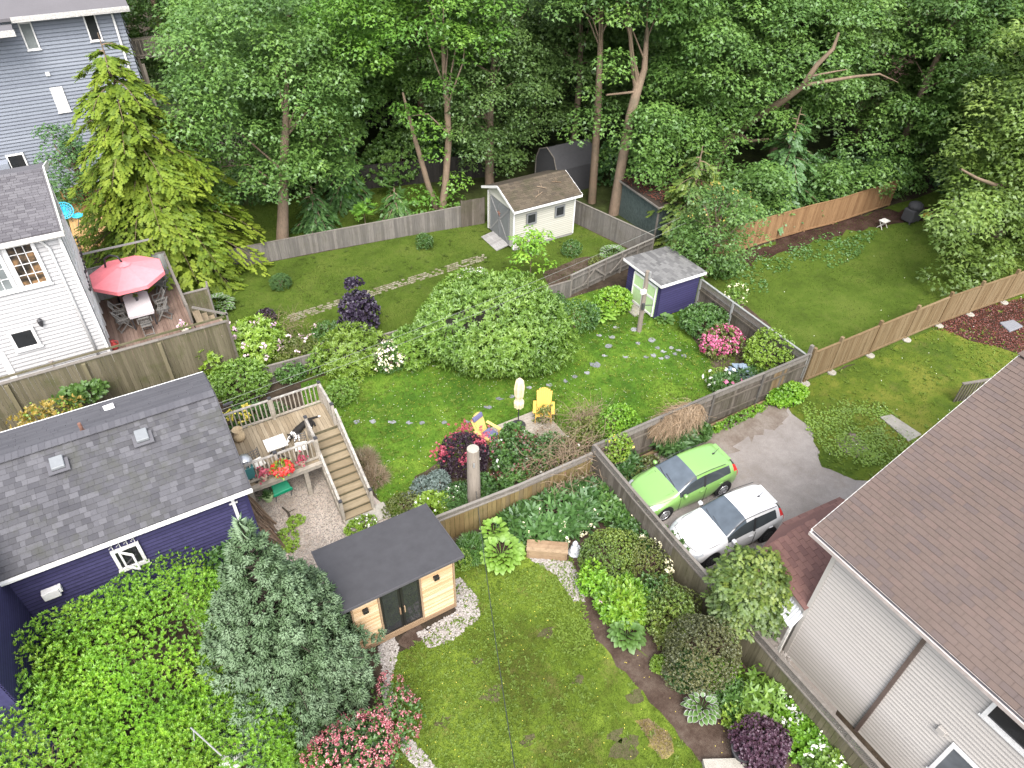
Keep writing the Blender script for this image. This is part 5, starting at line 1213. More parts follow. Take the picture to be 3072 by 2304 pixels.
HB = thing('hanging_basket', 'round basket of bright red flowers hung on the deck rail', 'flower basket', (1.85, 17.35, PZ + .35))
MB().lathe([(.05, -.12), (.2, 0), (.26, .16), (.22, .16)], (1.85, 17.3, PZ + .3), 14).build('basket', 'wicker', HB, WL[HB.name])
b = MB(); b.tube([(1.85, 17.3, PZ + .45), (1.85, 17.4, PZ + .85), (1.85, 17.55, PZ + .95)], .012, 5); b.build('hook', 'iron', HB, WL[HB.name])
q = np.random.default_rng(8); P, Nn = blob(q, 130, (.3, .28, .22)); P += [1.85, 17.28, PZ + .5]
g = LG(); g.add(P, Nn + rdir(q, len(P)) * .6, rdir(q, len(P)), .14, .06, 'leaf', q.random(len(P))); g.build('leaves', 'lime', HB, WL[HB.name])
P, Nn = blob(q, 230, (.38, .34, .24)); k = (q.random(len(P)) < .9) & ~((np.abs(P[:, 0]) < .13) & (np.abs(P[:, 1]) < .13)); P = P[k] + [1.85, 17.28, PZ + .5]
g = LG(); g.add(P, rdir(q, len(P)), Nn[k], .085, .085, 'petal', q.random(len(P))); g.build('flowers', 'red_flower', HB, WL[HB.name])
for x, lab in ((2.55, 'thin pink red flowers in a rail pot near the stair head'), (1.28, 'pale red flowers in a rail pot between barbecue and basket')):
    t = thing('rail_planter', lab, 'flower pot', (x, 17.45, PZ)); MB().lathe([(.07, 0), (.1, .18), (.08, .18)], (x, 17.45, PZ + .12), 10).build('pot', 'terracotta', t, WL[t.name])
    P = q.normal(size=(46, 3)) * [.09, .07, .12] + [x, 17.43, PZ + .48]; g = LG(); g.add(P, rdir(q, 46), rdir(q, 46), .07, .07, 'petal', q.random(46)); g.build('flowers', 'pinktip', t, WL[t.name])
# sleeping dog
DG = thing('dog', 'black and white dog lying asleep on the deck behind the stair posts', 'dog', (3.0, 19.25, PZ))
def skin(name, joints, bones, mat, parent, white=None, sub=2):
    me = bpy.data.meshes.new(name); me.from_pydata([j[0] for j in joints], bones, [])
    o = bpy.data.objects.new(name, me); COL.objects.link(o)
    md = o.modifiers.new('skin', 'SKIN'); md.use_smooth_shade = True
    for v, j in zip(me.skin_vertices[0].data, joints): v.radius = j[1] if isinstance(j[1], tuple) else (j[1], j[1])
    me.skin_vertices[0].data[0].use_root = True
    s = o.modifiers.new('sub', 'SUBSURF'); s.levels = sub; s.render_levels = sub
    dg = bpy.context.evaluated_depsgraph_get(); m2 = bpy.data.meshes.new_from_object(o.evaluated_get(dg)); bpy.data.objects.remove(o)
    m2.name = name
    a = m2.attributes.new('tone', 'FLOAT', 'POINT')
    a.data.foreach_set('value', np.array([1.0 if white and white(v.co) else 0.0 for v in m2.vertices], dtype=np.float32))
    m2.polygons.foreach_set('use_smooth', [True] * len(m2.polygons)); m2.materials.clear(); m2.materials.append(MATS[mat])
    o2 = bpy.data.objects.new(name, m2); COL.objects.link(o2); o2.parent = parent
    return o2
dj = [((0, 0, .14), (.12, .12)), ((.22, .03, .16), (.13, .125)), ((.42, .08, .15), (.125, .11)), ((-.2, -.02, .15), (.125, .12)), ((-.36, -.06, .15), (.085, .085)), ((-.5, -.12, .13), (.085, .08)), ((-.6, -.17, .1), (.05, .045)), ((-.69, -.21, .075), (.035, .03)),
      ((-.3, -.2, .06), (.045, .04)), ((-.48, -.3, .035), (.03, .03)), ((-.24, -.26, .05), (.04, .04)), ((-.36, -.42, .035), (.028, .028)), ((.46, -.1, .07), (.06, .055)), ((.3, -.24, .045), (.035, .035)), ((.2, -.3, .03), (.03, .028)), ((.56, -.02, .08), (.055, .055)), ((.5, -.26, .04), (.035, .03)), ((.58, .14, .1), (.04, .04)), ((.78, .1, .06), (.045, .04)), ((.95, .02, .05), (.025, .025)),
      ((-.48, -.03, .21), (.022, .03)), ((-.53, -.0, .25), (.012, .02)), ((-.53, -.2, .2), (.022, .03)), ((-.58, -.23, .23), (.012, .02))]
dbn = [(0, 1), (1, 2), (0, 3), (3, 4), (4, 5), (5, 6), (6, 7), (3, 8), (8, 9), (3, 10), (10, 11), (2, 12), (12, 13), (13, 14), (2, 15), (15, 16), (2, 17), (17, 18), (18, 19), (5, 20), (20, 21), (5, 22), (22, 23)]
db = skin('body', dj, dbn, 'dog_fur', DG, lambda c: (-.42 < c.x < -.28) or c.x < -.6 or (c.y < -.3) or c.x > .86 or (c.y < -.22 and c.x < .35) or (abs(c.y + .13) < .02 and -.6 < c.x < -.5))
DG.rotation_euler = (0, 0, .35)
MB().lathe([(.005, 0), (.014, .006), (.005, .014)], (-.72, -.225, .075), 8).build('nose', 'black_paint', DG, local=True)
# under the deck
GC = thing('wheelbarrow', 'bright green upturned wheelbarrow tray on the gravel under deck', 'wheelbarrow', (1.75, 18.3, 0))
b = MB(); b.prism([(1.45, 18.15, .12), (2.1, 18.2, .12), (2.0, 18.65, .42), (1.5, 18.62, .42)], (0, .02, .06)); b.prism([(1.42, 18.1, .1), (2.13, 18.16, .1), (2.1, 18.2, .14), (1.45, 18.15, .14)], (0, 0, .12))
b.prism([(1.5, 18.62, .42), (2.0, 18.65, .42), (2.02, 18.9, .12), (1.46, 18.88, .12)], (0, .01, .05))
b.build('tray', 'green_plastic', GC, WL[GC.name], bevel=.03)
b = MB(); b.tube([(1.5, 18.1, .1), (1.45, 17.95, .02)], .02, 6); b.tube([(2.05, 18.15, .1), (2.0, 17.98, .02)], .02, 6); b.build('handle', 'iron', GC, WL[GC.name])
PT = thing('potted_plant', 'green plant in pale green pot on gravel beside the wheelbarrow', 'potted plant', (1.25, 18.2, 0))
MB().lathe([(.13, 0), (.18, .22), (.2, .24), (.17, .24)], (1.25, 18.2, 0), 14).build('pot', 'mint_paint', PT, WL[PT.name])
g = LG(); P = q.normal(size=(60, 3)) * [.09, .09, .05] + [1.25, 18.2, .28]; g.add(P, rdir(q, 60) + [0, 0, .8], rdir(q, 60), .18, .07, 'leaf', q.random(60)); g.build('leaves', 'deep', PT, WL[PT.name])
SP = thing('stick_pile', 'heap of long brown sticks leaning on the purple house end', 'stick pile', (.8, 16.9, 0))
for i in range(46):
    y = 15.9 + 1.7 * i / 46 + r3.uniform(-.15, .15); b = MB(); x1 = .75 + r3.random() * .45
    b.tube([(x1, y - .5 * r3.random(), .02), ((x1 + .56) / 2 + r3.uniform(-.05, .05), y - .1, .55 + .3 * r3.random()), (.56, y + r3.uniform(-.2, .5), 1.0 + .75 * r3.random())], [.022, .018, .01], 5)
    b.build('stick', 'stick', SP, WL[SP.name])
FB = thing('fallen_branch', 'dark curved fallen branch on the gravel yard', 'branch', (2.0, 15.6, .02))
b = MB(); b.tube([tuple(G(610, 1096, .04)), tuple(G(622, 1107, .06)), tuple(G(631, 1128, .05)), tuple(G(634, 1148, .03))], [.03, .04, .035, .015], 6); b.tube([tuple(G(622, 1107, .06)), tuple(G(636, 1100, .03))], .015, 5); b.build('stem', 'bark_dark', FB, WL[FB.name])
# small platform with yellow chairs and closed parasol
PL = thing('low_platform', 'small ground level plank platform under the closed parasol', 'platform', (10.6, 16.6, 0))
for i in range(13): board('plank', 'privacy_grey' if False else 'deck_rail', PL, (10.55, 15.75 + i * .135, .12), (3.1, .125, .04))
bars('frame_beam', 'old_fence', PL, [((9.1, 15.7, .05), (12, 15.7, .05)), ((9.1, 17.35, .05), (12, 17.35, .05)), ((9.05, 15.7, .05), (9.05, 17.35, .05))], .06, .1)
CP = thing('closed_parasol', 'closed cream parasol on a dark round base', 'parasol', (10.75, 17.0, .14))
cpo = Vector((10.75, 17.0, .14))
MB().lathe([(.29, 0), (.3, .04), (.24, .08), (.06, .11), (.04, .28)], cpo, 20).build('base', 'teal_metal' if False else 'dark_metal', CP, WL[CP.name])
MB().tube([cpo, cpo + Vector((0, 0, 2.35))], .022, 8).build('pole', 'dark_metal', CP, WL[CP.name])
b = MB(); seg = 24; prof = [(.03, 1.0), (.17, 1.02), (.19, 1.25), (.11, 1.42), (.16, 1.6), (.18, 1.95), (.15, 2.2), (.14, 2.28), (.05, 2.42), (.01, 2.45)]
for rr_, z in prof:
    for k in range(seg):
        a = 2 * math.pi * k / seg; q_ = rr_ * (1 + .17 * math.cos(a * 8 + z)); b.v.append((cpo.x + q_ * math.cos(a), cpo.y + q_ * math.sin(a), cpo.z + z)); b.t.append(0)
for i in range(len(prof) - 1):
    for k in range(seg): b.f.append((i * seg + k, i * seg + (k + 1) % seg, (i + 1) * seg + (k + 1) % seg, (i + 1) * seg + k))
b.build('folded_canopy', 'cream_cloth', CP, WL[CP.name])
MB().lathe([(.125, 0), (.135, .03), (.125, .06)], cpo + Vector((0, 0, 1.4)), 14).build('strap', 'cream_cloth', CP, WL[CP.name])
def adirondack(x, y, rz, label, mat, cushion=False):
    t = thing('adirondack_chair', label, 'chair', (x, y, .14), 'yellow slatted garden chairs', rz)
    for i in range(7):
        xx = -.27 + i * .09; h = .98 - .035 * (i - 3) ** 2 * .5
        b = MB(); b.beam((xx * .85, -.28, .3), (xx, -.58, h + .12), .082, .02, up=(0, 1, 0)); b.build('back_slat', mat, t, local=True)
    for i in range(6):
        b = MB(); b.beam((-.28, .3 - i * .11, .38 - i * .022), (.28, .3 - i * .11, .38 - i * .022), .095, .02); b.build('seat_slat', mat, t, local=True)
    for s in (-1, 1):
        b = MB(); b.box((s * .36, 0, .56), (.13, .72, .025)); b.build('arm', mat, t, local=True)
        b = MB(); b.box((s * .31, .3, .28), (.03, .1, .56)); b.build('front_leg', mat, t, local=True)
        b = MB(); b.beam((s * .29, .34, .36), (s * .29, -.5, .06), .03, .11); b.build('rear_leg', mat, t, local=True)
    b = MB(); b.beam((-.3, -.45, .62), (.3, -.45, .62), .03, .08); b.build('back_brace', mat, t, local=True)
    if cushion:
        MB().box((0, .1, .43), (.5, .5, .09)).build('cushion', 'blue_cushion', t, local=True, bevel=.03)
        b = MB(); b.box((.0, -.5, .95), (.5, .1, .2), M=Matrix.Rotation(.3, 3, 'X')); b.build('head_cushion', 'blue_cushion', t, local=True, bevel=.03)
adirondack(11.85, 16.9, 2.55, 'bright yellow slatted garden chair facing the rose bushes', 'yellow_paint')
adirondack(9.3, 16.85, 3.5, 'pale yellow garden chair with dark blue cushions by burgundy bush', 'pale_yellow_paint', True)
# posts, pole, cables
SPo = thing('cut_pole', 'thick weathered cut off pole beside the burgundy bush', 'pole', (7.4, 14.4, 0))
b = MB(); b.tube([(7.4, 14.4, 0), (7.41, 14.42, 1.4), (7.42, 14.44, 2.82)], [.24, .225, .205], 18); b.build('shaft', 'weathered_log', SPo, WL[SPo.name])
MB().lathe([(.2, 0), (.195, .012), (.0, .014)], (7.42, 14.44, 2.822), 18).build('cut_top', 'concrete', SPo, WL[SPo.name])
MB().box((7.32, 14.2, 2.3), (.05, .02, .2)).build('tag_plate', 'steel', SPo, WL[SPo.name])
UP = thing('utility_post', 'leaning grey timber post with lamp box before green shed doors', 'post', (18.98, 19.8, 0))
b = MB(); b.tube([(18.98, 19.8, 0), (18.98, 19.86, 3.2)], [.12, .1], 12); b.build('shaft', 'weathered_log', UP, WL[UP.name])
MB().box((18.8, 19.74, 2.25), (.26, .16, .2)).build('lamp_box', 'pot_white', UP, WL[UP.name], bevel=.02)
MB().box((19.0, 19.72, 3.05), (.1, .06, .35)).build('meter_strip', 'steel', UP, WL[UP.name])
b = MB(); b.beam((18.85, 19.78, 1.5), (19.35, 19.6, 1.45), .03, .03); b.beam((18.9, 19.7, 1.62), (18.9, 19.7, 1.3), .12, .1); b.build('bracket', 'iron', UP, WL[UP.name])
GP = thing('fence_post', 'square grey timber post standing in the hedge by purple wall', 'post', (-1.9, 14.2, 0))
b = MB().box((-1.9, 14.2, .88), (.2, .2, 1.76)).prism([(-2.0, 14.1, 1.76), (-1.8, 14.1, 1.76), (-1.8, 14.3, 1.8), (-2.0, 14.3, 1.8)], (0, 0, .03)); b.build('shaft', 'weathered_log', GP, WL[GP.name])
def cable(name, label, a, b_, sag, rad, mat, n=24, cat='cable', group=None):
    a = Vector(a); b_ = Vector(b_); pts = [a.lerp(b_, t) - Vector((0, 0, sag * 4 * t * (1 - t))) for t in np.linspace(0, 1, n)]
    o = MB().tube(pts, rad, 5).build(name, mat); tag(o, label, cat, group); return o
ea = G(1470, 470, 5.6)
cable('overhead_cable', 'upper pale overhead cable from grey roof edge to the trees', (.7, 18.3, 4.75), (ea.x, ea.y, ea.z), .25, .006, 'cable_pale')
cable('overhead_cable', 'lower pale overhead cable from grey roof edge to the trees', (.72, 18.12, 4.62), (ea.x + .1, ea.y - .25, ea.z - .15), .3, .006, 'cable_pale')
MB().box((.95, 18.25, 4.66), (.3, .06, .06), rz=.1).build('cable_clamp', 'dark_metal', bpy.data.objects['overhead_cable'], (.95, 18.25, 4.66))
cable('lawn_cable', 'dark cable hanging across the front lawn to the cut pole', (7.4, 14.25, 1.0), (3.05, 4.35, 4.6), .55, .011, 'cable_black')
cable('thin_cord', 'thin yellowish cord from the grey hedge post into the hedge', (-1.86, 14.1, 1.55), (-1.6, 11.2, 2.2), .05, .008, 'cable_yellow')
MA = thing('metal_mast', 'thin grey metal mast leaning in the leaves beside the spruce', 'mast', (-.9, 9.2, 0))
b = MB(); b.tube([tuple(G(412, 1572, 3.2)), tuple(G(478, 1632, 2.2))], .02, 6); b.tube([tuple(G(418, 1580, 3.1)), tuple(G(420, 1600, 2.7))], .015, 5); b.build('tube', 'steel', MA, WL[MA.name])
# bench, statue and small things
BN = thing('plank_bench', 'low box bench of light brown planks in front of ferns', 'bench', (8.5, 11.4, 0), rotz=-.62)
for i in range(3): MB().box((0, -.15 + i * .15, .43), (1.35, .145, .05)).build('seat_plank', 'plank_brown', BN, local=True)
for s in (-1, 1):
    for i in range(2): MB().box((s * .63, 0, .12 + i * .2), (.05, .38, .19)).build('end_plank', 'plank_brown', BN, local=True)
for i in range(2): MB().box((0, -.19, .12 + i * .2), (1.2, .04, .185)).build('front_plank', 'plank_brown', BN, local=True)
BU = thing('buddha_statue', 'small grey seated stone figure beside the plank bench', 'statue', (9.32, 11.0, 0))
bo = Vector((9.32, 11.0, 0))
b = MB(); b.lathe([(.2, 0), (.22, .05), (.2, .1), (.16, .14), (.14, .26), (.13, .34), (.06, .4), (.055, .43)], bo, 14); b.build('body', 'statue_grey', BU, WL[BU.name], smooth=True)
b = MB(); b.lathe([(.05, .42), (.085, .47), (.09, .53), (.06, .59), (.035, .61), (.03, .64), (.005, .65)], bo, 12); b.build('head', 'statue_grey', BU, WL[BU.name], smooth=True)
for s in (-1, 1): MB().tube([bo + Vector((s * .12, 0, .33)), bo + Vector((s * .17, -.05, .22)), bo + Vector((s * .05, -.14, .16))], [.045, .04, .03], 8).build('arm', 'statue_grey', BU, WL[BU.name], smooth=True)
PO = thing('plant_tub', 'large dark round tub at the foot of the plum bush', 'tub', (8.9, 1.15, 0))
po = G(1600, 1632); MB().lathe([(.24, 0), (.3, .34), (.33, .36), (.33, .4), (.29, .4), (.27, .3)], (po.x, po.y, 0), 20).build('pot', 'dark_metal', PO, (8.9, 1.15, 0))
po2 = G(1565, 1660); tag(MB().box((po2.x - .1, po2.y - .15, .1), (1.1, .7, .2), rz=-.5).build('edge_slab', 'concrete'), 'pale slab edge at the bottom beside the dark tub', 'slab')
# far right lawn clutter
t = thing('garden_stool', 'small white folding stool at the far lawn edge', 'stool', tuple(G(1905, 492)))
o = WL[t.name]; MB().box(o + Vector((0, 0, .45)), (.5, .4, .04)).build('seat', 'aged_white', t, o)
for s in (-1, 1):
    for s2 in (-1, 1): MB().beam(o + Vector((s * .2, s2 * .16, .43)), o + Vector((s * .24, -s2 * .18, 0)), .03, .03).build('leg', 'aged_white', t, o)
t = thing('covered_grill', 'grey covered barbecue under the trees at the far lawn', 'barbecue', tuple(G(1965, 478)))
o = WL[t.name]; MB().prism([o + Vector((-.5, -.35, .1)), o + Vector((.5, -.35, .1)), o + Vector((.5, .35, .1)), o + Vector((-.5, .35, .1))], (0, 0, .75)).build('cover', 'grey_cover', t, o, bevel=.08)
MB().lathe([(.42, 0), (.4, .25), (.2, .38), (.02, .4)], o + Vector((0, 0, .84)), 14).build('lid', 'grey_cover', t, o, smooth=True)
for s in (-1, 1): MB().beam(o + Vector((s * .4, -.25, 0)), o + Vector((s * .4, -.25, .2)), .06, .06).build('leg', 'iron', t, o)
t = thing('toy_wagon', 'small bright yellow toy wagon at the far lawn edge', 'toy', tuple(G(2000, 472)))
o = WL[t.name]; MB().box(o + Vector((0, 0, .22)), (.55, .32, .2)).build('body', 'yellow_paint', t, o, bevel=.04)
for s in (-.18, .18):
    for s2 in (-1, 1): w_ = MB().tube([(s, s2 * .15, .09), (s, s2 * .2, .09)], .09, 12); w_.v = [tuple(Vector(v) + o) for v in w_.v]; w_.build('wheel', 'tyre', t, o)
t = thing('garden_chair', 'white plastic garden chair in the shade at far right', 'chair', tuple(G(2060, 462)))
o = WL[t.name]; MB().box(o + Vector((0, 0, .42)), (.5, .5, .05)).build('seat', 'plastic_white', t, o, bevel=.02); MB().box(o + Vector((0, .26, .72)), (.5, .05, .6)).build('backrest', 'plastic_white', t, o, bevel=.02)
for s in (-1, 1):
    for s2 in (-1, 1): MB().box(o + Vector((s * .22, s2 * .22, .2)), (.05, .05, .4)).build('leg', 'plastic_white', t, o)
for i, (u, v, lab) in enumerate(((2100, 500, 'pale flat stone lying under the dark tree at right'), (2180, 706, 'flat grey stone on the bark mulch by the tan fence'))):
    p = G(u, v); b = MB(); b.prism([(p.x - .5, p.y - .3, .0), (p.x + .5, p.y - .35, .0), (p.x + .6, p.y + .2, 0), (p.x - .2, p.y + .4, 0)], (0, 0, .1)); tag(b.build('flat_stone', 'grey_stone', bevel=.03), lab, 'stone')
p = G(1690, 1375); tag(MB().lathe([(.3, 0), (.36, .12), (.28, .26), (.1, .34)], (p.x, p.y, 0), 10).build('boulder', 'white_stone'), 'pale round boulder at the foot of the beige wall corner', 'boulder')
p = G(2060, 868); HN = thing('side_porch', 'grey timber porch rail end peeking past the brown roof edge', 'porch', (p.x, p.y, 0))
for k in range(8): board('board', 'old_fence', HN, (p.x + k * .12, p.y - k * .05, .5), (.1, .04, 1.0))
bars('cap', 'lattice_wood', HN, [((p.x - .1, p.y, 1.03), (p.x + 1.2, p.y - .4, 1.03))], .12, .05)
WB = thing('white_sheet', 'white board lying under leaves at the bottom edge', 'board', (-.2, 8.2, 0))
p = G(500, 1648, .3); MB().box((p.x, p.y, .32), (.9, .55, .04), rz=.9).build('panel', 'plastic_white', WB, WL[WB.name])
b = MB(); b.beam((p.x - .3, p.y, 0), (p.x - .3, p.y, .3), .06, .06); b.beam((p.x + .3, p.y, 0), (p.x + .3, p.y, .3), .06, .06); b.build('support', 'old_fence', WB, WL[WB.name])
# ---------------------------------------------------------------- cars
def hatchback(name, label, p_front, p_rear, near, paint, L, Wd, H, alloy_m, dark_rim=False, green=True):
    """car body from one smoothed cage, split into body, glass and trim; local x runs from the front bumper back"""
    W = Wd / 2
    fr, rr = .82, L - .70
    # x, z0, belt z, half width, top half width, top z, kind
    st = []
    def S(x, z0, w, zb, wt, zt): st.append((x, z0, w, zb, wt, zt))
    S(0.0, .30, W * .62, .52, W * .45, .60)
    S(.06, .22, W * .78, .58, W * .55, .68)
    S(.30, .20, W * .93, .66, W * .66, .79)
    S(fr - .36, .24, W * .985, .74, W * .72, .86)
    S(fr - .2, .62, W, .78, W * .74, .90)
    S(fr, .68, W, .81, W * .76, .935)
    S(fr + .2, .62, W, .85, W * .78, .965)
    S(fr + .36, .22, W, .88, W * .80, .99)
    S(1.32, .20, W, .90, W * .83, 1.03)
    S(1.75, .20, W, .92, W * .76, H - .20)
    S(2.12, .20, W, .93, W * .70, H - .02)
    S(2.6, .20, W, .95, W * .69, H)
    S(rr - .36, .20, W, .98, W * .68, H - .02)
    S(rr - .2, .62, W, 1.0, W * .68, H - .035)
    S(rr, .68, W * .995, 1.02, W * .67, H - .055)
    S(rr + .2, .62, W * .98, 1.04, W * .655, H - .085)
    S(rr + .36, .26, W * .955, 1.05, W * .63, H - .13)
    S(L - .17, .28, W * .92, 1.03, W * .60, 1.20 if green else 1.22)
    S(L - .05, .32, W * .84, .92, W * .56, 1.0)
    S(L, .38, W * .74, .72, W * .5, .80)
    cage = []; nst = len(st)
    for (x, z0, w, zb, wt, zt) in st:
        half = [(w * .9, z0), (w * .985, z0 + (zb - z0) * .3), (w, z0 + (zb - z0) * .68), (w * .965, zb), (wt + (w * .965 - wt) * .06, zt - (zt - zb) * .10), (wt * .88, zt), (wt * .45, zt + .015), (0, zt + .02)]
        cage.append([(x, y, z) for y, z in half] + [(x, -y, z) for y, z in half[-2::-1]])
    m_ = len(cage[0]); V = [p for row in cage for p in row]; F = []; MI = []
    for i in range(nst - 1):
        for j in range(m_ - 1):
            F.append((i * m_ + j, i * m_ + j + 1, (i + 1) * m_ + j + 1, (i + 1) * m_ + j))
            s = min(j, m_ - 2 - j); mi = 0; xa = st[i][0]
            if s >= 4 and 8 <= i <= 9: mi = 1                      # windscreen
            if s == 3 and 9 <= i <= 14: mi = 2                     # side glass
            if s == 3 and i == 8: mi = 2
            if s >= 4 and i == 16: mi = 3                          # rear glass
            if s == 0 and i in (0, 1): mi = 4                      # lower grille
            if s == 2 and i == 1: mi = 5
            if s == 3 and i in (1, 2): mi = 5                      # head lamps
            if s in (2, 3) and i == 17: mi = 6                     # tail lamps
            if s == 3 and i == 16: mi = 6
            MI.append(mi)
    F.append(tuple(range(m_ - 1, -1, -1))); MI.append(0); F.append(tuple((nst - 1) * m_ + k for k in range(m_))); MI.append(0)
    me = bpy.data.meshes.new(name); me.from_pydata(V, [], F); me.polygons.foreach_set('material_index', MI)
    for k in range(7): me.materials.append(MATS['car_trim'])
    me.polygons.foreach_set('material_index', MI)
    bm = bmesh.new(); bm.from_mesh(me); bmesh.ops.recalc_face_normals(bm, faces=bm.faces); bm.to_mesh(me); bm.free()
    o = bpy.data.objects.new(name, me); COL.objects.link(o); md = o.modifiers.new('s', 'SUBSURF'); md.levels = 2; md.render_levels = 2
    dg = bpy.context.evaluated_depsgraph_get(); m2 = bpy.data.meshes.new_from_object(o.evaluated_get(dg)); bpy.data.objects.remove(o)
    pf, pr = Vector(p_front), Vector(p_rear); x = (pr - pf).normalized()
    ang = math.atan2(x.y, x.x)
    lat = Vector((-x.y, x.x, 0)) * (1 if near else -1)
    base = pf - x * fr + lat * (W - .06)
    T = thing(name, label, 'car', (base.x, base.y, 0), 'cars parked side by side in the driveway', ang)
    names = [('body', paint), ('windscreen', 'glass_car'), ('side_window', 'glass_side'), ('rear_window', 'glass_side'), ('grille', 'car_trim'), ('headlight', 'head_lamp'), ('tail_light', 'tail_lamp')]
    co = np.zeros(len(m2.vertices) * 3, dtype=np.float32); m2.vertices.foreach_get('co', co); co = co.reshape(-1, 3)
    faces = {}
    for p in m2.polygons:
        c = sum(co[v][1] for v in p.vertices) / len(p.vertices); k = p.material_index
        key = (k, 0) if k in (0, 1, 3, 4) else (k, 1 if c > 0 else -1)
        faces.setdefault(key, []).append(tuple(p.vertices))
    objs = {}
    for (k, sd), fs in faces.items():
        used = sorted({v for f in fs for v in f}); mp = {v: i for i, v in enumerate(used)}
        b = MB(); b.add([co[v] for v in used], [tuple(mp[v] for v in f) for f in fs]); objs[(k, sd)] = b.build(names[k][0], names[k][1], T, local=True, smooth=True)
    # pillars, mirrors, wheels, wipers, antenna, seams and handles
    def lp(nm, b, mat, par=T, smooth=False, bevel=0): return b.build(nm, mat, par, local=True, smooth=smooth, bevel=bevel)
    for sd in (-1, 1):
        b = MB(); b.beam((2.42, sd * (W * .945), .95), (2.5, sd * (W * .735), H - .12), .09, .02, up=(0, 1, 0)); lp('door_pillar', b, 'car_trim')
        b = MB(); b.lathe([(.03, -.07), (.07, -.05), (.075, .05), (.035, .085)], (0, 0, 0), 12); M = Matrix.Rotation(math.pi / 2, 3, 'X'); b.v = [tuple((M @ Vector(v)) * 1.05 + Vector((1.52, sd * (W + .035), 1.0))) for v in b.v]
        mo = lp('wing_mirror', b, paint, smooth=True)
        b = MB(); b.beam((1.52, sd * W * .82, .97), (1.52, sd * (W + .0), .99), .07, .05); lp('mirror_arm', b, 'car_trim', mo)
        for xx in (2.28, 3.12): b = MB(); b.box((xx, sd * (W + .005), .84), (.17, .03, .03)); lp('door_handle', b, paint, bevel=.008)
        b = MB(); b.tube([(1.62, sd * W * .77, H - .17), (2.1, sd * W * .705, H + .0), (2.7, sd * W * .695, H + .015), (3.4, sd * W * .68, H - .04)], .012, 5); lp('roof_trim', b, 'car_trim')
        for xx in (1.36, 2.45): b = MB(); b.tube([(xx, sd * W * .99, .3), (xx, sd * (W + .004), .62), (xx + .03, sd * W * .975, .9)], .009, 4); lp('door_seam', b, 'car_trim')
        for wx in (fr, rr):
            tw = MB(); n = 28; yo = sd * (W - .02); 
            prof = [(.20, .0), (.285, .0), (.31, -.03), (.31, -.17), (.28, -.2)]
            for r_, dy in prof:
                for k in range(n): a = 6.28318 * k / n; tw.v.append((wx + r_ * math.cos(a), yo + sd * dy, .31 + r_ * math.sin(a))); tw.t.append(0)
            for i in range(len(prof) - 1):
                for k in range(n): tw.f.append((i * n + k, i * n + (k + 1) % n, (i + 1) * n + (k + 1) % n, (i + 1) * n + k))
            ty = lp('wheel', tw, 'tyre', smooth=True)
            rm = MB()
            for k in range(10):
                a = 6.28318 * k / 10; c0 = Vector((wx, yo - sd * .012, .31)); d_ = Vector((math.cos(a), 0, math.sin(a)))
                rm.beam(c0 + d_ * .03, c0 + d_ * .205, .045, .025, up=(0, 1, 0))
            rm.tube([Vector((wx + .2 * math.cos(a), yo - sd * .008, .31 + .2 * math.sin(a))) for a in np.linspace(0, 6.28318, 25)], .018, 6, cap=False)
            rm.box((wx, yo - sd * .0, .31), (.09, .03, .09))
            lp('rim', rm, 'car_trim' if dark_rim else 'alloy', ty)
            dk = MB(); dk.tube([(wx, yo - sd * .04, .31), (wx, yo - sd * .06, .31)], .2, 20); lp('brake_disc', dk, 'dark_metal', ty)
            ar = MB(); ar.tube([(wx, sd * (W - .02), .34), (wx, sd * (W - .5), .34)], .36, 20); lp('wheel_arch', ar, 'dark_interior')
    b = MB(); b.beam((1.38, -.5 * W, 1.08), (1.46, .2 * W, 1.135), .02, .016); b.beam((1.37, .08 * W, 1.08), (1.45, .62 * W, 1.12), .02, .016); lp('wiper', b, 'car_trim')
    b = MB(); b.box((1.29, 0, 1.008), (.09, 1.3 * W, .025)); lp('scuttle', b, 'car_trim', bevel=.008)
    b = MB(); b.tube([(L - .75, 0, H - .04), (L - .55, 0, H + .16)], [.012, .005], 5); b.box((L - .76, 0, H - .02), (.08, .05, .03)); lp('antenna', b, 'car_trim')
    b = MB(); b.box((L - .36, 0, H - .105), (.16, 1.0 * W, .03)); lp('spoiler', b, paint, bevel=.012)
    b = MB(); b.box((L - .012, 0, .6), (.02, .5, .11)); lp('number_plate', b, 'plastic_white')
    b = MB(); b.tube([(1.3, -W * .86, .945), (.75, -W * .84, .895), (.28, -W * .66, .795), (.14, 0, .77), (.28, W * .66, .795), (.75, W * .84, .895), (1.3, W * .86, .945)], .008, 4); lp('bonnet_seam', b, 'car_trim')
    b = MB(); b.beam((.42, -W * .55, .845), (1.2, -W * .66, 1.02), .012, .012); b.beam((.42, W * .55, .845), (1.2, W * .66, 1.02), .012, .012); lp('bonnet_crease', b, paint)
    return T
gf_ = G(1432, 1124); grr = G(1560, 1068)
hatchback('parked_car', 'bright green hatchback parked against the lattice fence', gf_, grr, True, 'car_green', 4.08, 1.70, 1.45, 'alloy')
wf_ = G(1531, 1222); wrr = G(1656, 1166)
hatchback('parked_car', 'white hatchback parked beside the green car', wf_, wrr, True, 'car_white', 3.88, 1.69, 1.50, 'alloy', True, False)
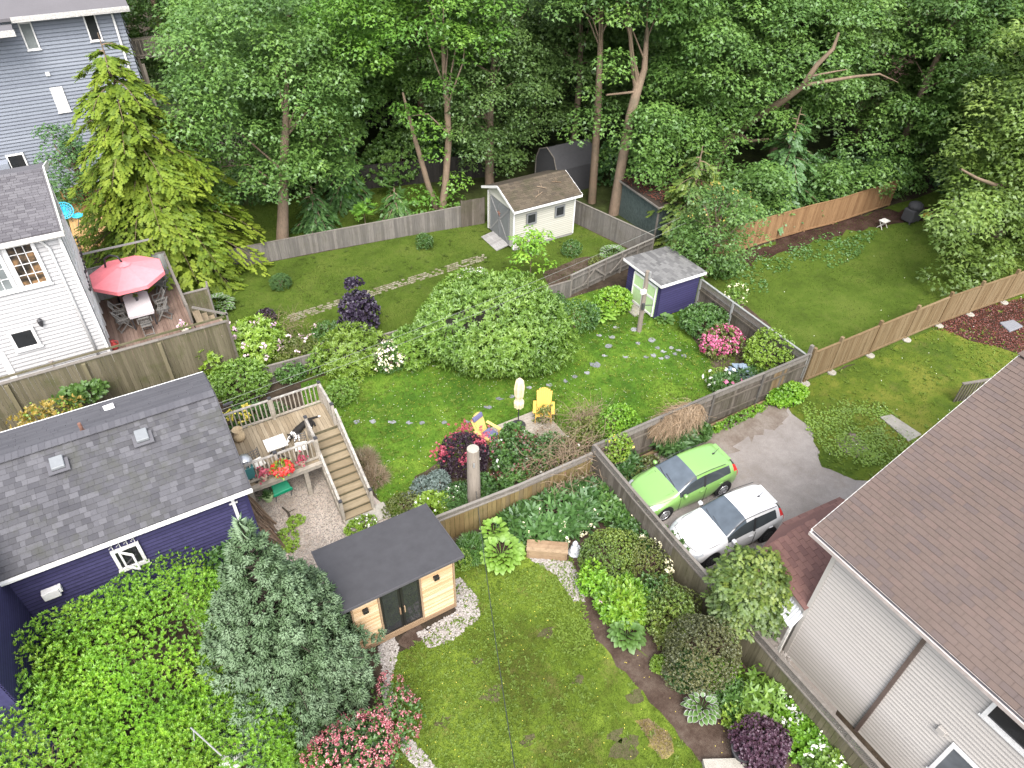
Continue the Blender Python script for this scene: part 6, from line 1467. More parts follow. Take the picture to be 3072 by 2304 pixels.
# ---------------------------------------------------------------- plants
def mpp(p): return math.hypot(math.hypot(p[0], p[1]), CAM_H) * 1.38878 / 2130     # metres per print pixel at ground point p
def stems(t, p, rx, ry, h, r, n=7, mat='twig', rad=.02):
    b = MB()
    for k in range(n):
        a = r.random() * 6.28; q = r.random() ** .5
        e = Vector((p[0] + rx * .8 * q * math.cos(a), p[1] + ry * .8 * q * math.sin(a), p[2] + h * (.95 - .45 * q)))
        m = Vector((p[0] + rx * .25 * q * math.cos(a), p[1] + ry * .25 * q * math.sin(a), p[2] + h * .4))
        b.tube([Vector(p), m, e], [rad, rad * .7, rad * .3], 5, cap=False)
    return b.build('stems', mat, t, WL[t.name])
def bush(name, label, uv, rx, ry, h, mat, n, L=.09, W=.04, tpl='leaf', per=5, cat='shrub', seed=None, lumps=16, amp=.25, spread=(.45, 1.2), flowers=None, group=None, up=.35, depth=.35, at=None, zlift=.42, stem='twig', extra=None, toptone=True):
    seed = seed if seed is not None else (abs(hash((name, uv if uv else at, mat))) if False else int(sum((uv or at)) * 7 + len(mat) * 13) % 99991)
    r = np.random.default_rng(seed)
    p = Vector(at) if at is not None else G(*uv)
    t = thing(name, label, cat, p, group)
    stems(t, p, rx, ry, h, r, mat=stem)
    P, Nn = blob(r, n, (rx, ry, h * (1 - zlift)), lumps, amp, depth, zmin=-.55)
    P += np.array([p.x, p.y, p.z + h * zlift]); k = P[:, 2] > p.z + .03; P, Nn = P[k], Nn[k]
    A = Nn + np.array([0, 0, up]) + .35 * r.normal(size=P.shape)
    g = LG()
    cl = pnoise(P[:, :2], 2.2, seed + 1) * .22
    rosettes(g, r, P, A, per, L, W, tpl, spread, tonef=lambda b, q: np.clip(b * .45 + .35 * q + .12 + cl, 0, 1))
    g.build('foliage', mat, t, WL[t.name], kind='stuff')
    if flowers:
        for (fm, fn, fs, ftpl, clump, sel) in flowers:
            Pf, Nf = blob(r, max(4, fn // max(1, clump)) * (2 if sel else 1), (rx * 1.02, ry * 1.02, h * (1 - zlift) * 1.03), lumps, amp * .8, .1, zmin=-.2)
            if sel: kk = sel(Pf); Pf, Nf = Pf[kk], Nf[kk]
            Pf = np.repeat(Pf, clump, 0) + r.normal(size=(len(Pf) * clump, 3)) * fs * (.9 if clump > 1 else .1); Nf = np.repeat(Nf, clump, 0)
            Pf += np.array([p.x, p.y, p.z + h * zlift])
            g = LG(); g.add(Pf, rdir(r, len(Pf)), Nf + .3 * r.normal(size=Nf.shape), fs * (1 + .3 * r.normal(size=len(Pf))), fs, ftpl, r.random(len(Pf)))
            g.build('blossom', fm, t, WL[t.name], kind='stuff')
    return t
LEAF_ME = {}
def big_leaf_mesh(mat, edge=None):
    key = (mat, edge)
    if key not in LEAF_ME:
        prof = [(0, .05), (.12, .3), (.35, .5), (.6, .47), (.85, .24), (1, .01)]; V = []; F = []; z = lambda x: .28 * x - .42 * x * x
        for x, w in prof:
            for s, dz in ((-1, .05), (-.78, .035), (0, -.02), (.78, .035), (1, .05)): V.append((x, s * w, z(x) + dz * w * 2))
        MI = []
        for i in range(len(prof) - 1):
            for j in range(4): F.append((i * 5 + j, i * 5 + j + 1, i * 5 + j + 6, i * 5 + j + 5)); MI.append(1 if edge and j in (0, 3) else 0)
        me = bpy.data.meshes.new('leaf'); me.from_pydata(V, [], F); me.materials.append(MATS[mat]); me.materials.append(MATS[edge or mat]); me.polygons.foreach_set('material_index', MI)
        a = me.attributes.new('tone', 'FLOAT', 'POINT'); a.data.foreach_set('value', np.array([.25 + .5 * v[0] for v in V], dtype=np.float32)); me.polygons.foreach_set('use_smooth', [True] * len(F))
        LEAF_ME[key] = me
    return LEAF_ME[key]
def hosta(label, uv, rad, n, ln, mat, edge=None, name='hosta', seed=1, h=.45, at=None):
    ln *= .66; n = int(n * 1.5); p = Vector(at) if at is not None else G(*uv); t = thing(name, label, 'plant', p); r = random.Random(seed); me = big_leaf_mesh(mat, edge)
    for i in range(n):
        f = (i + .5) / n; a = i * 2.39996; rr_ = rad * (.12 + .62 * math.sqrt(f)); el = (1 - f) * 1.0 - .12
        o = bpy.data.objects.new('leaf', me); link(o, t, (p.x + rr_ * math.cos(a), p.y + rr_ * math.sin(a), h * (1.0 - .6 * f) + r.uniform(-.03, .03)))
        s = ln * r.uniform(.8, 1.15); o.scale = (s, s * .8, s); o.rotation_euler = (r.uniform(-.25, .25), -el * .8 + r.uniform(-.15, .15), a + r.uniform(-.3, .3))
    b = MB()
    for i in range(10):
        a = i * .628; b.tube([(p.x, p.y, 0), (p.x + rad * .35 * math.cos(a), p.y + rad * .35 * math.sin(a), h * .75)], .012, 4, cap=False)
    b.build('stalks', mat, t, WL[t.name]); return t
def twigs(t, p, rx, ry, h, n, mat, r, rad=.012, curl=.25, seg=5, name='dry_twigs', z0=.3):
    b = MB()
    for k in range(n):
        c = Vector((p[0] + rx * r.normal() * .5, p[1] + ry * r.normal() * .5, p[2] + z0 * h + h * .65 * r.random())); d = Vector((r.normal(), r.normal(), r.normal() * .7 + .15)).normalized(); pts = [c]
        for s in range(seg): d = (d + Vector((r.normal(), r.normal(), r.normal() - .1)) * curl).normalized(); pts.append(pts[-1] + d * .13 * (rx + ry))
        b.tube(pts, [rad * (1 - .8 * i / seg) for i in range(seg + 1)], 4, cap=False, tone=float(r.random()))
    return b.build(name, mat, t, WL[t.name], kind='stuff')
# ---- hemlock-like conifer with drooping yellow green sprays
def hemlock(label, base, H, Rb, seed, mat='hemlock', lean=(0, 0), n_br=150, name='conifer_tree', per=34, spl=.34):
    r = np.random.default_rng(seed); p = Vector(base); t = thing(name, label, 'tree', p)
    tb = MB(); tb.tube([p, p + Vector((lean[0] * .4, lean[1] * .4, H * .5)), p + Vector((lean[0], lean[1], H))], [.2, .12, .015], 8); tr = tb.build('trunk', 'bark', t, WL[t.name])
    bb = MB(); g = LG()
    for i in range(n_br):
        f = (i + .5) / n_br; z = H * (.05 + .93 * (1 - f ** .62)); rb = Rb * ((1 - z / H) ** .64 + .03) * (.5 + .72 * r.random()); a = i * 2.39996 + r.normal() * .5; bt = .17 * r.normal()
        d = np.array([math.cos(a), math.sin(a), 0]); s0 = np.array([p.x + lean[0] * z / H, p.y + lean[1] * z / H, z])
        tt = np.linspace(0, 1, 7); pts = s0[None] + d[None] * (rb * tt)[:, None]; pts[:, 2] += .25 * rb * tt - .62 * rb * tt ** 2.2
        bb.tube([Vector(q) for q in pts], [.035 * (1 - .85 * k / 6) for k in range(7)], 4, cap=False)
        m = int(per * (.35 + rb / Rb * 1.6)); u = .08 + .94 * r.random(m) ** .85; side = r.choice([-1, 1], m); perp = np.array([-d[1], d[0], 0])
        wdt = .36 * rb * (1 - u * .62) * r.random(m)
        P = s0[None] + d[None] * (rb * u)[:, None] + perp[None] * (side * wdt)[:, None]; P[:, 2] += .25 * rb * u - .62 * rb * u ** 2.2 - .22 * wdt + .04 * r.normal(size=m)
        D = d[None] * .8 + perp[None] * (side * (.5 + .3 * r.random(m)))[:, None] + np.array([0, 0, -.45])[None] + .18 * r.normal(size=(m, 3))
        U = np.array([0, 0, 1.0])[None] + d[None] * .35 + .25 * r.normal(size=(m, 3))
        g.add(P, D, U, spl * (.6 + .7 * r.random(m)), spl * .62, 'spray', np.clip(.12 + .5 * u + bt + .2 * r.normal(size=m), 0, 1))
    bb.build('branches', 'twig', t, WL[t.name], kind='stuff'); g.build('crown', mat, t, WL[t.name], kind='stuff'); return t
# ---- blue spruce in the foreground
def spruce(label, base, H, Rb, seed, n_br=210):
    r = np.random.default_rng(seed); p = Vector(base); t = thing('spruce_tree', label, 'tree', p)
    MB().tube([p, p + Vector((0, 0, H * .96))], [.16, .012], 8).build('trunk', 'bark_dark', t, WL[t.name])
    bb = MB(); g = LG()
    def star(P, D, L, W, k, tn):
        """a shoot with side shoots fanning forward"""
        D = unit(D); U = np.tile([[0, 0, 1.0]], (len(P), 1)) + .3 * r.normal(size=P.shape); X = unit(np.cross(D, U)); Y = np.cross(X, D)
        g.add(P, D, U, L, W, 'shoot', tn)
        for j in range(k):
            az = 2 * math.pi * j / k + r.random(len(P)) * .8; sp = .85 + .3 * r.random(len(P))
            DD = D * np.cos(sp)[:, None] + (X * np.cos(az)[:, None] + Y * (.55 * np.sin(az))[:, None]) * np.sin(sp)[:, None] + np.array([0, 0, .1])
            g.add(P, DD, U, L * (.6 + .35 * r.random(len(P))), W, 'shoot', np.clip(tn - .1 + .2 * r.random(len(P)), 0, 1))
    for i in range(n_br):
        f = (i + .5) / n_br; z = H * (.04 + .93 * (1 - f ** .55)); q = 1 - z / H
        rb = Rb * (1.12 * q ** 1.12 - .12 * q) * (.8 + .4 * r.random()) + .1; a = i * 2.39996 + r.normal() * .2; d = np.array([math.cos(a), math.sin(a), 0]); s0 = np.array([p.x, p.y, z])
        rise = .55 * (1 - q) - .05; bt = .14 * r.normal()
        bb.tube([Vector(s0), Vector(s0 + d * rb * .5 + [0, 0, rise * rb * .4]), Vector(s0 + d * rb + [0, 0, rise * rb * .9])], [.03, .018, .006], 4, cap=False)
        m = int(9 + 24 * rb); u = .25 + .77 * r.random(m) ** .6; perp = np.array([-d[1], d[0], 0]); side = r.uniform(-1, 1, m)
        wdt = side * .42 * rb * (1.08 - u) + .05 * side
        P = s0[None] + d[None] * (rb * u)[:, None] + perp[None] * wdt[:, None]; P[:, 2] += rise * rb * u + .1 * r.normal(size=m) * rb ** .5 - .1 * np.abs(wdt)
        D = d[None] * 1.0 + perp[None] * (side * .9)[:, None] + np.array([0, 0, .12 + rise * .6])[None] + .25 * r.normal(size=(m, 3))
        L = .125 + .075 * r.random(m)
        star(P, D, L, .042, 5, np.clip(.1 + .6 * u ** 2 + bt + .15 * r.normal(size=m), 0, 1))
    zt = np.linspace(H * .86, H * .99, 26); P = np.column_stack([np.full(26, p.x), np.full(26, p.y), zt]); a = np.arange(26) * 2.4
    for k in range(5):
        D = np.column_stack([np.cos(a + k * 1.256), np.sin(a + k * 1.256), np.full(26, .9 - .03 * k)]); g.add(P, D, np.tile([[0, 0, 1.0]], (26, 1)), .24, .045, 'shoot', np.full(26, .95))
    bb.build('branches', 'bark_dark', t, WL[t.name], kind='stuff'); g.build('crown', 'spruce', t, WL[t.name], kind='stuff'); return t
# ---- broadleaf tree: limbs carry dome-shaped leaf clumps in layers
CROWNS = {}
def clumps(r, C, RC, n_leaf, L, tplw=.85, tpl='lobe', droop=.35, tn=None):
    g = LG()
    for c, rc, s in zip(C, RC, range(len(C))):
        n = int(n_leaf * (rc ** 2)); d = rdir(r, n); d[:, 2] = np.abs(d[:, 2]) * 1.0 - .25 * r.random(n)
        rad = rc * (1 - .4 * r.random(n) ** 1.5)
        P = c[None] + d * rad[:, None] * np.array([1, 1, .58])[None]
        P[:, 2] -= .18 * rc * (np.hypot(d[:, 0], d[:, 1]) ** 3)
        az = r.random(n) * 6.283; D = np.column_stack([np.cos(az), np.sin(az), np.zeros(n)]) * .8 + d * np.array([.9, .9, .1])[None] + np.array([0, 0, -droop])[None]
        U = np.array([0, 0, 1.0])[None] + d * .55 + .32 * r.normal(size=(n, 3))
        tone = np.clip((tn[s] if tn is not None else .45) + .16 * d[:, 2] + .15 * r.normal(size=n), 0, 1)  # upper leaves of each clump painted lighter, as if lit from above
        g.add(P, D, U, L * (.7 + .6 * r.random(n)), L * tplw, tpl, tone)
    return g
def crown_points(r, n, c, rad, shell=.45, zmin=-.8):
    d = rdir(r, n * 3); d = d[d[:, 2] > zmin][:n]; f = 1 - shell * r.random(len(d)) ** 1.3
    return np.array(c)[None] + d * f[:, None] * np.array(rad)[None]
def maple(label, base, trunk, crown_c, crown_r, mat, seed, nclump=90, n_leaf=120, L=.23, bark='bark', name='maple_tree', rc=(.65, 1.25), trunks=None, limbs=40, group=None, extra=None, tpl='lobe', branches=None, shell=.5, zmin=-.75):
    r = np.random.default_rng(seed); p = Vector(base); t = thing(name, label, 'tree', p, group)
    tb = MB()
    for tk in (trunks or [trunk]): tb.tube([Vector(q[:3]) for q in tk], [q[3] for q in tk], 10, cap=False)
    tr = tb.build('trunk', bark, t, WL[t.name], smooth=True)
    C = crown_points(r, nclump, crown_c, crown_r, shell, zmin)
    if extra is not None: C = np.concatenate([C, np.array(extra)])
    RC = r.uniform(rc[0], rc[1], len(C))
    tn = .42 + .18 * r.normal(size=len(C)); clumps(r, C, RC, n_leaf, L, tn=tn, tpl=tpl).build('crown', mat, t, WL[t.name], kind='stuff')
    b = MB(); tk = (trunks or [trunk])[0]
    for k in r.permutation(len(C))[:limbs]:
        e = Vector(C[k]); f = r.random() * (len(tk) - 1.2) * .55 + (len(tk) - 1) * .42; i = min(int(f), len(tk) - 2); u = f - i
        s = Vector(tk[i][:3]).lerp(Vector(tk[i + 1][:3]), u); rad = tk[i][3] * (1 - u) + tk[i + 1][3] * u
        if s.z > e.z - .2 or (s - e).length > 4.5: continue
        m_ = s.lerp(e, .5) + Vector((r.normal() * .2, r.normal() * .2, .16 * (e - s).length)); b.tube([s, m_, e], [min(.09, rad * .4), .035, .012], 5, cap=False)
    for br in (branches or []): b.tube([Vector(q[:3]) for q in br], [q[3] for q in br], 8, cap=False)
    b.build('limbs', bark, t, WL[t.name], smooth=True); return t
def copytree(src, label, loc, rotz, s, group=None):
    o = src.copy(); COL.objects.link(o); o.location = loc; o.rotation_euler = (0, 0, rotz); o.scale = s if hasattr(s, '__len__') else (s, s, s); o['label'] = label; WL[o.name] = Vector(loc)
    if group: o['group'] = group
    for ch in src.children:
        c = ch.copy(); COL.objects.link(c); c.parent = o
    return o
# ---------------------------------------------------------------- the trees
def Gt(u, v, ref):
    """point on the line of sight at the same distance north (y) as ref"""
    a = (u * 1.38878 - 1536) / 2130; b = (v * 1.38878 - 1152) / 2130; d = CR * a + CD * b + CF
    t = ref / d.y; return Vector((d.x * t, ref, CAM_H + d.z * t))
def rand_uv(seed, n, u0, u1, v0, v1, y0, y1):
    r = np.random.default_rng(seed); return [Gt(r.uniform(u0, u1), r.uniform(v0, v1), r.uniform(y0, y1)) for _ in range(n)]
def tk(y, *pts): return [(*Gt(u, v, y + dy), rad) for u, v, dy, rad in pts]
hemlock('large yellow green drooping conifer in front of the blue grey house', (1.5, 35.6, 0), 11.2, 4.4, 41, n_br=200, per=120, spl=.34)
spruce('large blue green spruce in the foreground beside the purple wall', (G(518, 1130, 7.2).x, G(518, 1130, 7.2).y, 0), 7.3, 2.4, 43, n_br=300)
T1 = maple('maple with thick grey trunk right behind the long low fence', (7.1, 35.8, 0), tk(35.8, (610, 525, 0, .36), (611, 470, 0, .3), (612, 400, .1, .26), (616, 300, .3, .2), (620, 180, .5, .1)), (7.7, 36.6, 6.9), (4.7, 3.3, 5.6), 'maple_mid', 51, 235, 140, .2, limbs=26, shell=.4)
T2 = maple('bright green maple on two slender trunks behind the low fence', (16.2, 35.1, 0), None, (16.0, 36.4, 11.0), (5.2, 3.6, 4.8), 'maple_bright', 52, 200, 135, .215, limbs=26,
    trunks=[tk(35.0, (955, 455, 0, .24), (962, 400, 0, .2), (969, 300, 0, .19), (966, 230, 0, .17), (961, 180, 0, .14), (955, 60, .3, .08)), tk(35.4, (942, 450, 0, .2), (925, 400, 0, .17), (908, 340, .1, .15), (893, 290, .2, .12), (870, 200, .4, .06))],
    extra=[Gt(930, 280, 34.9), Gt(890, 250, 34.6), Gt(940, 330, 35.2), Gt(975, 430, 35.0), Gt(985, 390, 35.0), Gt(905, 420, 35.6), Gt(920, 440, 35.4), Gt(865, 235, 34.6), Gt(975, 180, 34.6), Gt(1060, 100, 34.4), Gt(1090, 60, 34.4)], rc=(.6, 1.15))
T3 = maple('dense dark small leaved maple hanging over the cream shed roof', (20.4, 36.6, 0), [(20.4, 36.6, 0, .3), (20.4, 36.6, 4, .24), (20.6, 36.4, 8, .12)], (20.3, 35.9, 6.3), (3.7, 2.6, 5.6), 'maple_dark', 53, 250, 150, .18, zmin=-.98, rc=(.55, 1.05))
T4 = maple('tall maple with straight slim trunk beside the cream shed corner', (24.6, 31.6, 0), tk(31.6, (1278, 440, 0, .25), (1286, 330, 0, .22), (1292, 225, 0, .2), (1296, 120, 0, .15), (1300, 20, .2, .1)), (24.6, 32.8, 13.0), (3.9, 3.2, 3.4), 'maple_mid', 54, 110, 130, .215, extra=[Gt(1330, 340, 31), Gt(1260, 250, 31.2), Gt(1240, 290, 31.5), Gt(1275, 200, 31), Gt(1310, 230, 31.2)])
T5 = maple('tall leaning maple forking above the dark green old shed', (24.9, 29.8, 0), tk(29.8, (1325, 465, 0, .33), (1342, 360, 0, .28), (1362, 250, 0, .26), (1376, 195, 0, .25), (1392, 150, .2, .17), (1398, 60, .5, .1)), (26.6, 30.6, 12.8), (3.8, 3.0, 3.6), 'maple_mid', 55, 120, 130, .215,
    branches=[tk(29.8, (1376, 195, 0, .2), (1365, 120, .4, .12), (1355, 0, .9, .08)), tk(29.8, (1310, 205, 0, .05), (1376, 198, 0, .07))], extra=[Gt(1330, 160, 29.5), Gt(1400, 225, 29.8), Gt(1420, 190, 29.8), Gt(1315, 270, 30), Gt(1350, 300, 29.6), Gt(1420, 260, 29.6), Gt(1330, 130, 29.3)])
b6 = 29.0
T6 = maple('big spreading maple with long bare pale limb above the cedar fence', (31.6, 29.0, 0), tk(b6, (1532, 400, 0, .42), (1545, 360, 0, .38), (1562, 310, 0, .34), (1590, 285, 0, .3)), (34.2, 29.0, 8.2), (7.6, 4.2, 6.0), 'maple_mid', 56, 350, 135, .215, limbs=34,
    branches=[tk(b6, (1590, 285, 0, .3), (1640, 250, -2, .22), (1690, 218, -3.4, .19), (1735, 185, -4.4, .16), (1765, 140, -4.8, .13), (1800, 105, -5, .1), (1812, 70, -5, .06)),
              tk(b6, (1735, 185, -4.4, .11), (1790, 175, -5, .09), (1850, 165, -5.4, .07), (1900, 160, -5.6, .05), (1940, 178, -5.7, .02)), tk(b6, (1750, 165, -4.6, .06), (1800, 155, -5, .045), (1830, 150, -5.2, .02)), tk(b6, (1590, 285, 0, .14), (1620, 305, -.8, .1), (1660, 300, -1.2, .06))],
    extra=[*rand_uv(11, 46, 1390, 1560, 240, 400, 27.4, 29), *rand_uv(12, 60, 1590, 1960, 370, 448, 23.4, 25.5), *rand_uv(13, 30, 1800, 1990, 300, 470, 22.6, 24.5), Gt(1480, 320, 28), Gt(1440, 300, 28.4), Gt(1500, 370, 27.6), Gt(1470, 380, 27.8), Gt(1430, 360, 28), Gt(1620, 420, 26), Gt(1700, 440, 24.8), Gt(1760, 430, 24), Gt(1820, 420, 23.6), Gt(1880, 400, 23.8), Gt(1900, 440, 23.4), Gt(1850, 450, 23.5), Gt(1680, 400, 25), Gt(1560, 420, 26.5), Gt(1930, 380, 24)], rc=(.7, 1.35), shell=.4)
T7 = maple('broad olive green tree at the right edge over the far lawn', (42.5, 17.0, 0), [(42.5, 17.0, 0, .4), (42.3, 16.9, 4, .32), (42, 17, 8, .2)], (43.0, 16.6, 6.8), (6.2, 4.6, 6.4), 'maple_yellow', 57, 340, 125, .225, zmin=-.95, rc=(.7, 1.3), extra=[*crown_points(np.random.default_rng(4), 60, (39.8, 15.6, 4.6), (3.4, 2.2, 3.0), .5), *[Gt(float(a_), float(b_), float(c_)) for a_, b_, c_ in zip(np.random.default_rng(6).uniform(2035, 2240, 46), np.random.default_rng(7).uniform(430, 625, 46), np.random.default_rng(8).uniform(14.4, 16.6, 46)) if b_ - 430 < (a_ - 2000) * 1.6], Gt(2060, 560, 15.6), Gt(2040, 600, 15.2), Gt(2090, 620, 14.8), Gt(2120, 560, 15), Gt(2060, 480, 16), Gt(2100, 600, 14.6), Gt(2150, 640, 14.4)],
    branches=[tk(16.2, (2212, 405, .5, .12), (2150, 400, 0, .1), (2110, 385, -.3, .07), (2075, 365, -.6, .04))])
T8 = maple('small bushy tree with orange seed tufts behind the purple shed', (25.0, 21.9, 0), [(25.0, 21.9, 0, .12), (25, 21.9, 1.6, .1), (25, 21.9, 3.2, .05)], (25.0, 21.9, 2.7), (2.2, 2.0, 2.2), 'maple_mid', 58, 90, 170, .17, rc=(.45, .75), zmin=-.9)
q = np.random.default_rng(77); P = crown_points(q, 16, (25, 21.7, 3.2), (1.9, 1.8, 2.0), .1, .1); P = np.repeat(P, 5, 0) + q.normal(size=(len(P) * 5, 3)) * .07
g = LG(); g.add(P, rdir(q, len(P)), rdir(q, len(P)), .11, .08, 'leaf', q.random(len(P))); g.build('seed_tufts', 'yelloworange', T8, WL[T8.name], kind='stuff')
hemlock('dark drooping cedar beside the bushy tree and old shed', (26.4, 25.2, 0), 5.5, 2.3, 61, mat='yew', n_br=60, per=34, spl=.38)
hemlock('dark evergreen branches hanging over the cedar fence', (32.8, 24.9, 0), 6.5, 2.6, 62, mat='deep', n_br=70, per=36, spl=.4)
hemlock('feathery young pine standing in the shaded lawn', (11.9, 38.6, 0), 4.2, 1.7, 63, mat='deep', n_br=60, per=22, spl=.36, name='pine_tree')
hemlock('low feathery pine sapling just behind the long fence', (9.2, 36.2, 0), 2.6, 1.3, 64, mat='deep', n_br=44, per=20, spl=.32, name='pine_tree')
hemlock('wispy pine sapling beside the two slender trunks', (13.6, 35.4, 0), 1.9, 1.2, 65, mat='green', n_br=40, per=20, spl=.3, name='pine_tree')
maple('dark leafy small tree against the blue grey house wall', (-1.4, 42.5, 0), [(-1.4, 42.5, 0, .12), (-1.4, 42.5, 2, .09), (-1.4, 42.5, 4, .04)], (-1.4, 42.5, 3.2), (1.7, 1.6, 2.4), 'deep', 66, 60, 170, .18, rc=(.4, .7))
q2 = np.random.default_rng(5)
def leafy(u, v, n, mat, label, seed, ln=.32, h=1.1):
    p = G(u, v); r = np.random.default_rng(seed); t = thing('chestnut_sapling', label, 'sapling', p); MB().tube([p, p + Vector((0, 0, h))], [.03, .012], 5).build('trunk', 'bark', t, WL[t.name])
    P = np.array(p)[None] + r.normal(size=(n, 3)) * [.4, .3, .3] + [0, 0, h]; g = LG(); rosettes(g, r, P, np.tile([[0, 0, 1.0]], (n, 1)) + .2 * r.normal(size=(n, 3)), 7, ln, .12, 'oval', (1.1, 1.45)); g.build('crown', mat, t, WL[t.name], kind='stuff')
leafy(790, 490, 26, 'maple_bright', 'chestnut sapling with fan leaves behind the long fence', 71); leafy(775, 440, 22, 'maple_bright', 'upper chestnut sapling with fan leaves behind the fence', 72); leafy(845, 430, 16, 'green', 'small chestnut sapling right of its brighter neighbours', 73)
# the belt of woodland behind: a few crowns shared by many trees
protos = [maple('tall maple in the woodland belt with thin grey trunk', (20, 46, 0), [(20, 46, 0, .3), (20.2, 46, 6, .22), (20, 46.3, 12, .12)], (20, 46, 8.4), (5.2, 5.2, 6.8), m_, s_, 220, 110, .265, limbs=30, zmin=-.95, rc=(.8, 1.4), bark='bark') for m_, s_ in (('maple_mid', 81), ('maple_bright', 82), ('maple_dark', 83))]
spots = [(11.0, 41.5, .8, 0, 'maple with low crown behind the lean-to side of the shaded lawn'), (18.6, 42.0, .9, 0, 'maple behind the two slender trunks'), (27.0, 37.2, .85, 2, 'dark maple behind the arched shelter'), (38.5, 30.5, .85, 2, 'dark maple behind the cedar fence middle'), (44.5, 25.5, .9, 0, 'maple at the far end of the cedar fence'), (49.5, 18.5, .85, 2, 'dark maple behind the olive tree at right'), (10.2, 47.5, .95, 0, 'leafy maple left of the wooded belt beside the grey house stairs'), (14.5, 47.5, 1.05, 2, 'dark maple behind the lean-to roof'), (27.5, 43, 1.1, 2, 'dark maple filling the gap behind the forked trunk'), (33.5, 39.5, 1.1, 0, 'maple behind the big spreading maple, left part'), (40, 35.5, 1.1, 0, 'maple behind the big spreading maple, right part'),
    (46.5, 30, 1.05, 2, 'dark maple behind the far end of the cedar fence'), (50.5, 23, 1.0, 0, 'maple at the right edge behind the olive tree'), (52, 38, 1.2, 2, 'dark maple in the upper right of the belt'), (44, 44, 1.2, 0, 'maple in the second row above the bare pale limb'), (35, 50, 1.2, 2, 'dark maple in the second row near the middle'),
    (24.5, 54, 1.2, 0, 'maple in the second row left of the middle'), (14, 57, 1.15, 2, 'dark maple in the second row behind the left trees'), (6.5, 60, 1.1, 0, 'maple in the second row beside the grey house roof'), (19, 66, 1.2, 0, 'far maple in the third row at left'), (31, 64, 1.2, 2, 'far dark maple in the third row at middle left'), (43, 58, 1.2, 0, 'far maple in the third row near the middle'),
    (55, 50, 1.25, 0, 'far maple in the third row at right'), (62, 30.5, 1.0, 1, 'far bright maple in the third row at the right edge'), (72, 44, 1.2, 2, 'far dark maple at the top right'), (52, 66, 1.2, 2, 'farthest dark maple at the top middle'), (38, 74, 1.2, 0, 'farthest maple at the top left of the middle'), (26, 78, 1.2, 2, 'farthest dark maple at the top left'), (66, 58, 1.2, 0, 'farthest maple near the top right corner'),
    (10, 70, 1.1, 1, 'farthest bright maple behind the grey house'), (59, 22, .9, 2, 'dark maple low at the right edge'), (80, 30, 1.2, 0, 'far maple beyond the pink house')]
rw = random.Random(9); used = set()
for x, y, s, k, lab in spots:
    src = protos[k]
    if k not in used:
        used.add(k); src.location = (x, y, 0); src['label'] = lab; src['group'] = 'trees of the woodland belt'; src.scale = (s, s, s)
    else: copytree(src, lab, (x, y, 0), rw.random() * 6.28, (s * rw.uniform(.92, 1.08), s * rw.uniform(.92, 1.08), s * rw.uniform(.9, 1.1)), 'trees of the woodland belt')
for src in protos:
    if src.get('group') is None: src['group'] = 'trees of the woodland belt'
# ---------------------------------------------------------------- shrubs and beds
B = bush
B('dome_shrub', 'very large rounded light green shrub in the middle of the garden', (1063, 742), 2.95, 2.75, 2.65, 'dome', 6500, .17, .06, 'oval', 5, lumps=60, amp=.2, spread=(.7, 1.4), up=.1, depth=.24, zlift=.42)
B('shrub', 'light green rounded shrub touching the left side of the dome shrub', (892, 775), .95, .95, 1.55, 'dome', 900, .16, .06, 'oval', 5, amp=.2)
B('flowering_shrub', 'shrub with pale pinkish white blossom left of the dome shrub', (846, 792), .7, .7, 1.2, 'green', 420, .1, .045, 'leaf', 5, flowers=[('cream_flower', 420, .07, 'petal', 6, None), ('pale_pink', 90, .06, 'petal', 5, None)])
B('shrub', 'yellow green shrub with drooping pointed leaves under the cables', (762, 795), 1.35, 1.1, 1.75, 'lime', 950, .17, .055, 'leaf', 6, spread=(.8, 1.6), amp=.3, depth=.5)
B('shrub', 'small green shrub between the smoke bush and rhododendron', (712, 735), .7, .6, .9, 'green', 380, .1, .045, flowers=[('pale_pink', 24, .08, 'petal', 4, None)])
B('rhododendron', 'rhododendron with pale pink flower trusses beside the deck fence', (555, 765), 1.35, 1.2, 1.5, 'lime', 700, .17, .055, 'oval', 7, spread=(.8, 1.4), flowers=[('pale_pink', 200, .1, 'petal', 8, None)], amp=.3)
B('shrub', 'wispy brownish olive shrub between rhododendron and yellow green shrub', (648, 778), 1.0, .8, 1.15, 'olive', 620, .08, .03, 'leaf', 6, depth=.8, flowers=[('pale_pink', 40, .07, 'petal', 4, None)])
B('shrub', 'small dark red leaved shrub behind the rhododendron', (578, 700), .4, .4, .8, 'burgundy', 240, .11, .045)
twg = thing('dry_shrub', 'thin nearly bare shrub on the upper lawn edge', 'shrub', G(628, 735)); twigs(twg, G(628, 735), .8, .5, 1.3, 60, 'twig', np.random.default_rng(3), .008); 
g = LG(); P = np.random.default_rng(3).normal(size=(160, 3)) * [.5, .35, .35] + np.array(G(628, 735)) + [0, 0, .8]; g.add(P, rdir(q, 160), rdir(q, 160), .09, .04, 'leaf', q.random(160)); g.build('foliage', 'olive', twg, WL[twg.name], kind='stuff')
B('shrub', 'broad green shrub between deck fence and raised deck railing', (530, 850), 1.1, .95, 1.55, 'dome', 950, .12, .05, 'leaf', 6, amp=.3)
B('shrub', 'pale green young sycamore like shrub against the deck posts', (468, 812), .55, .55, 1.7, 'lime', 260, .2, .17, 'maple', 4, depth=.6)
B('shrub', 'tall green plants with yellow flower spikes behind the deck railing', (535, 925), 1.2, .4, 1.1, 'green', 700, .13, .03, 'leaf', 6, flowers=[('yellow_flower', 260, .06, 'petal', 9, lambda P: P[:, 0] < .3)])
B('shrub', 'low green plants at the head of the garden stairs', (740, 860), .6, .7, .7, 'dome', 420, .1, .045)
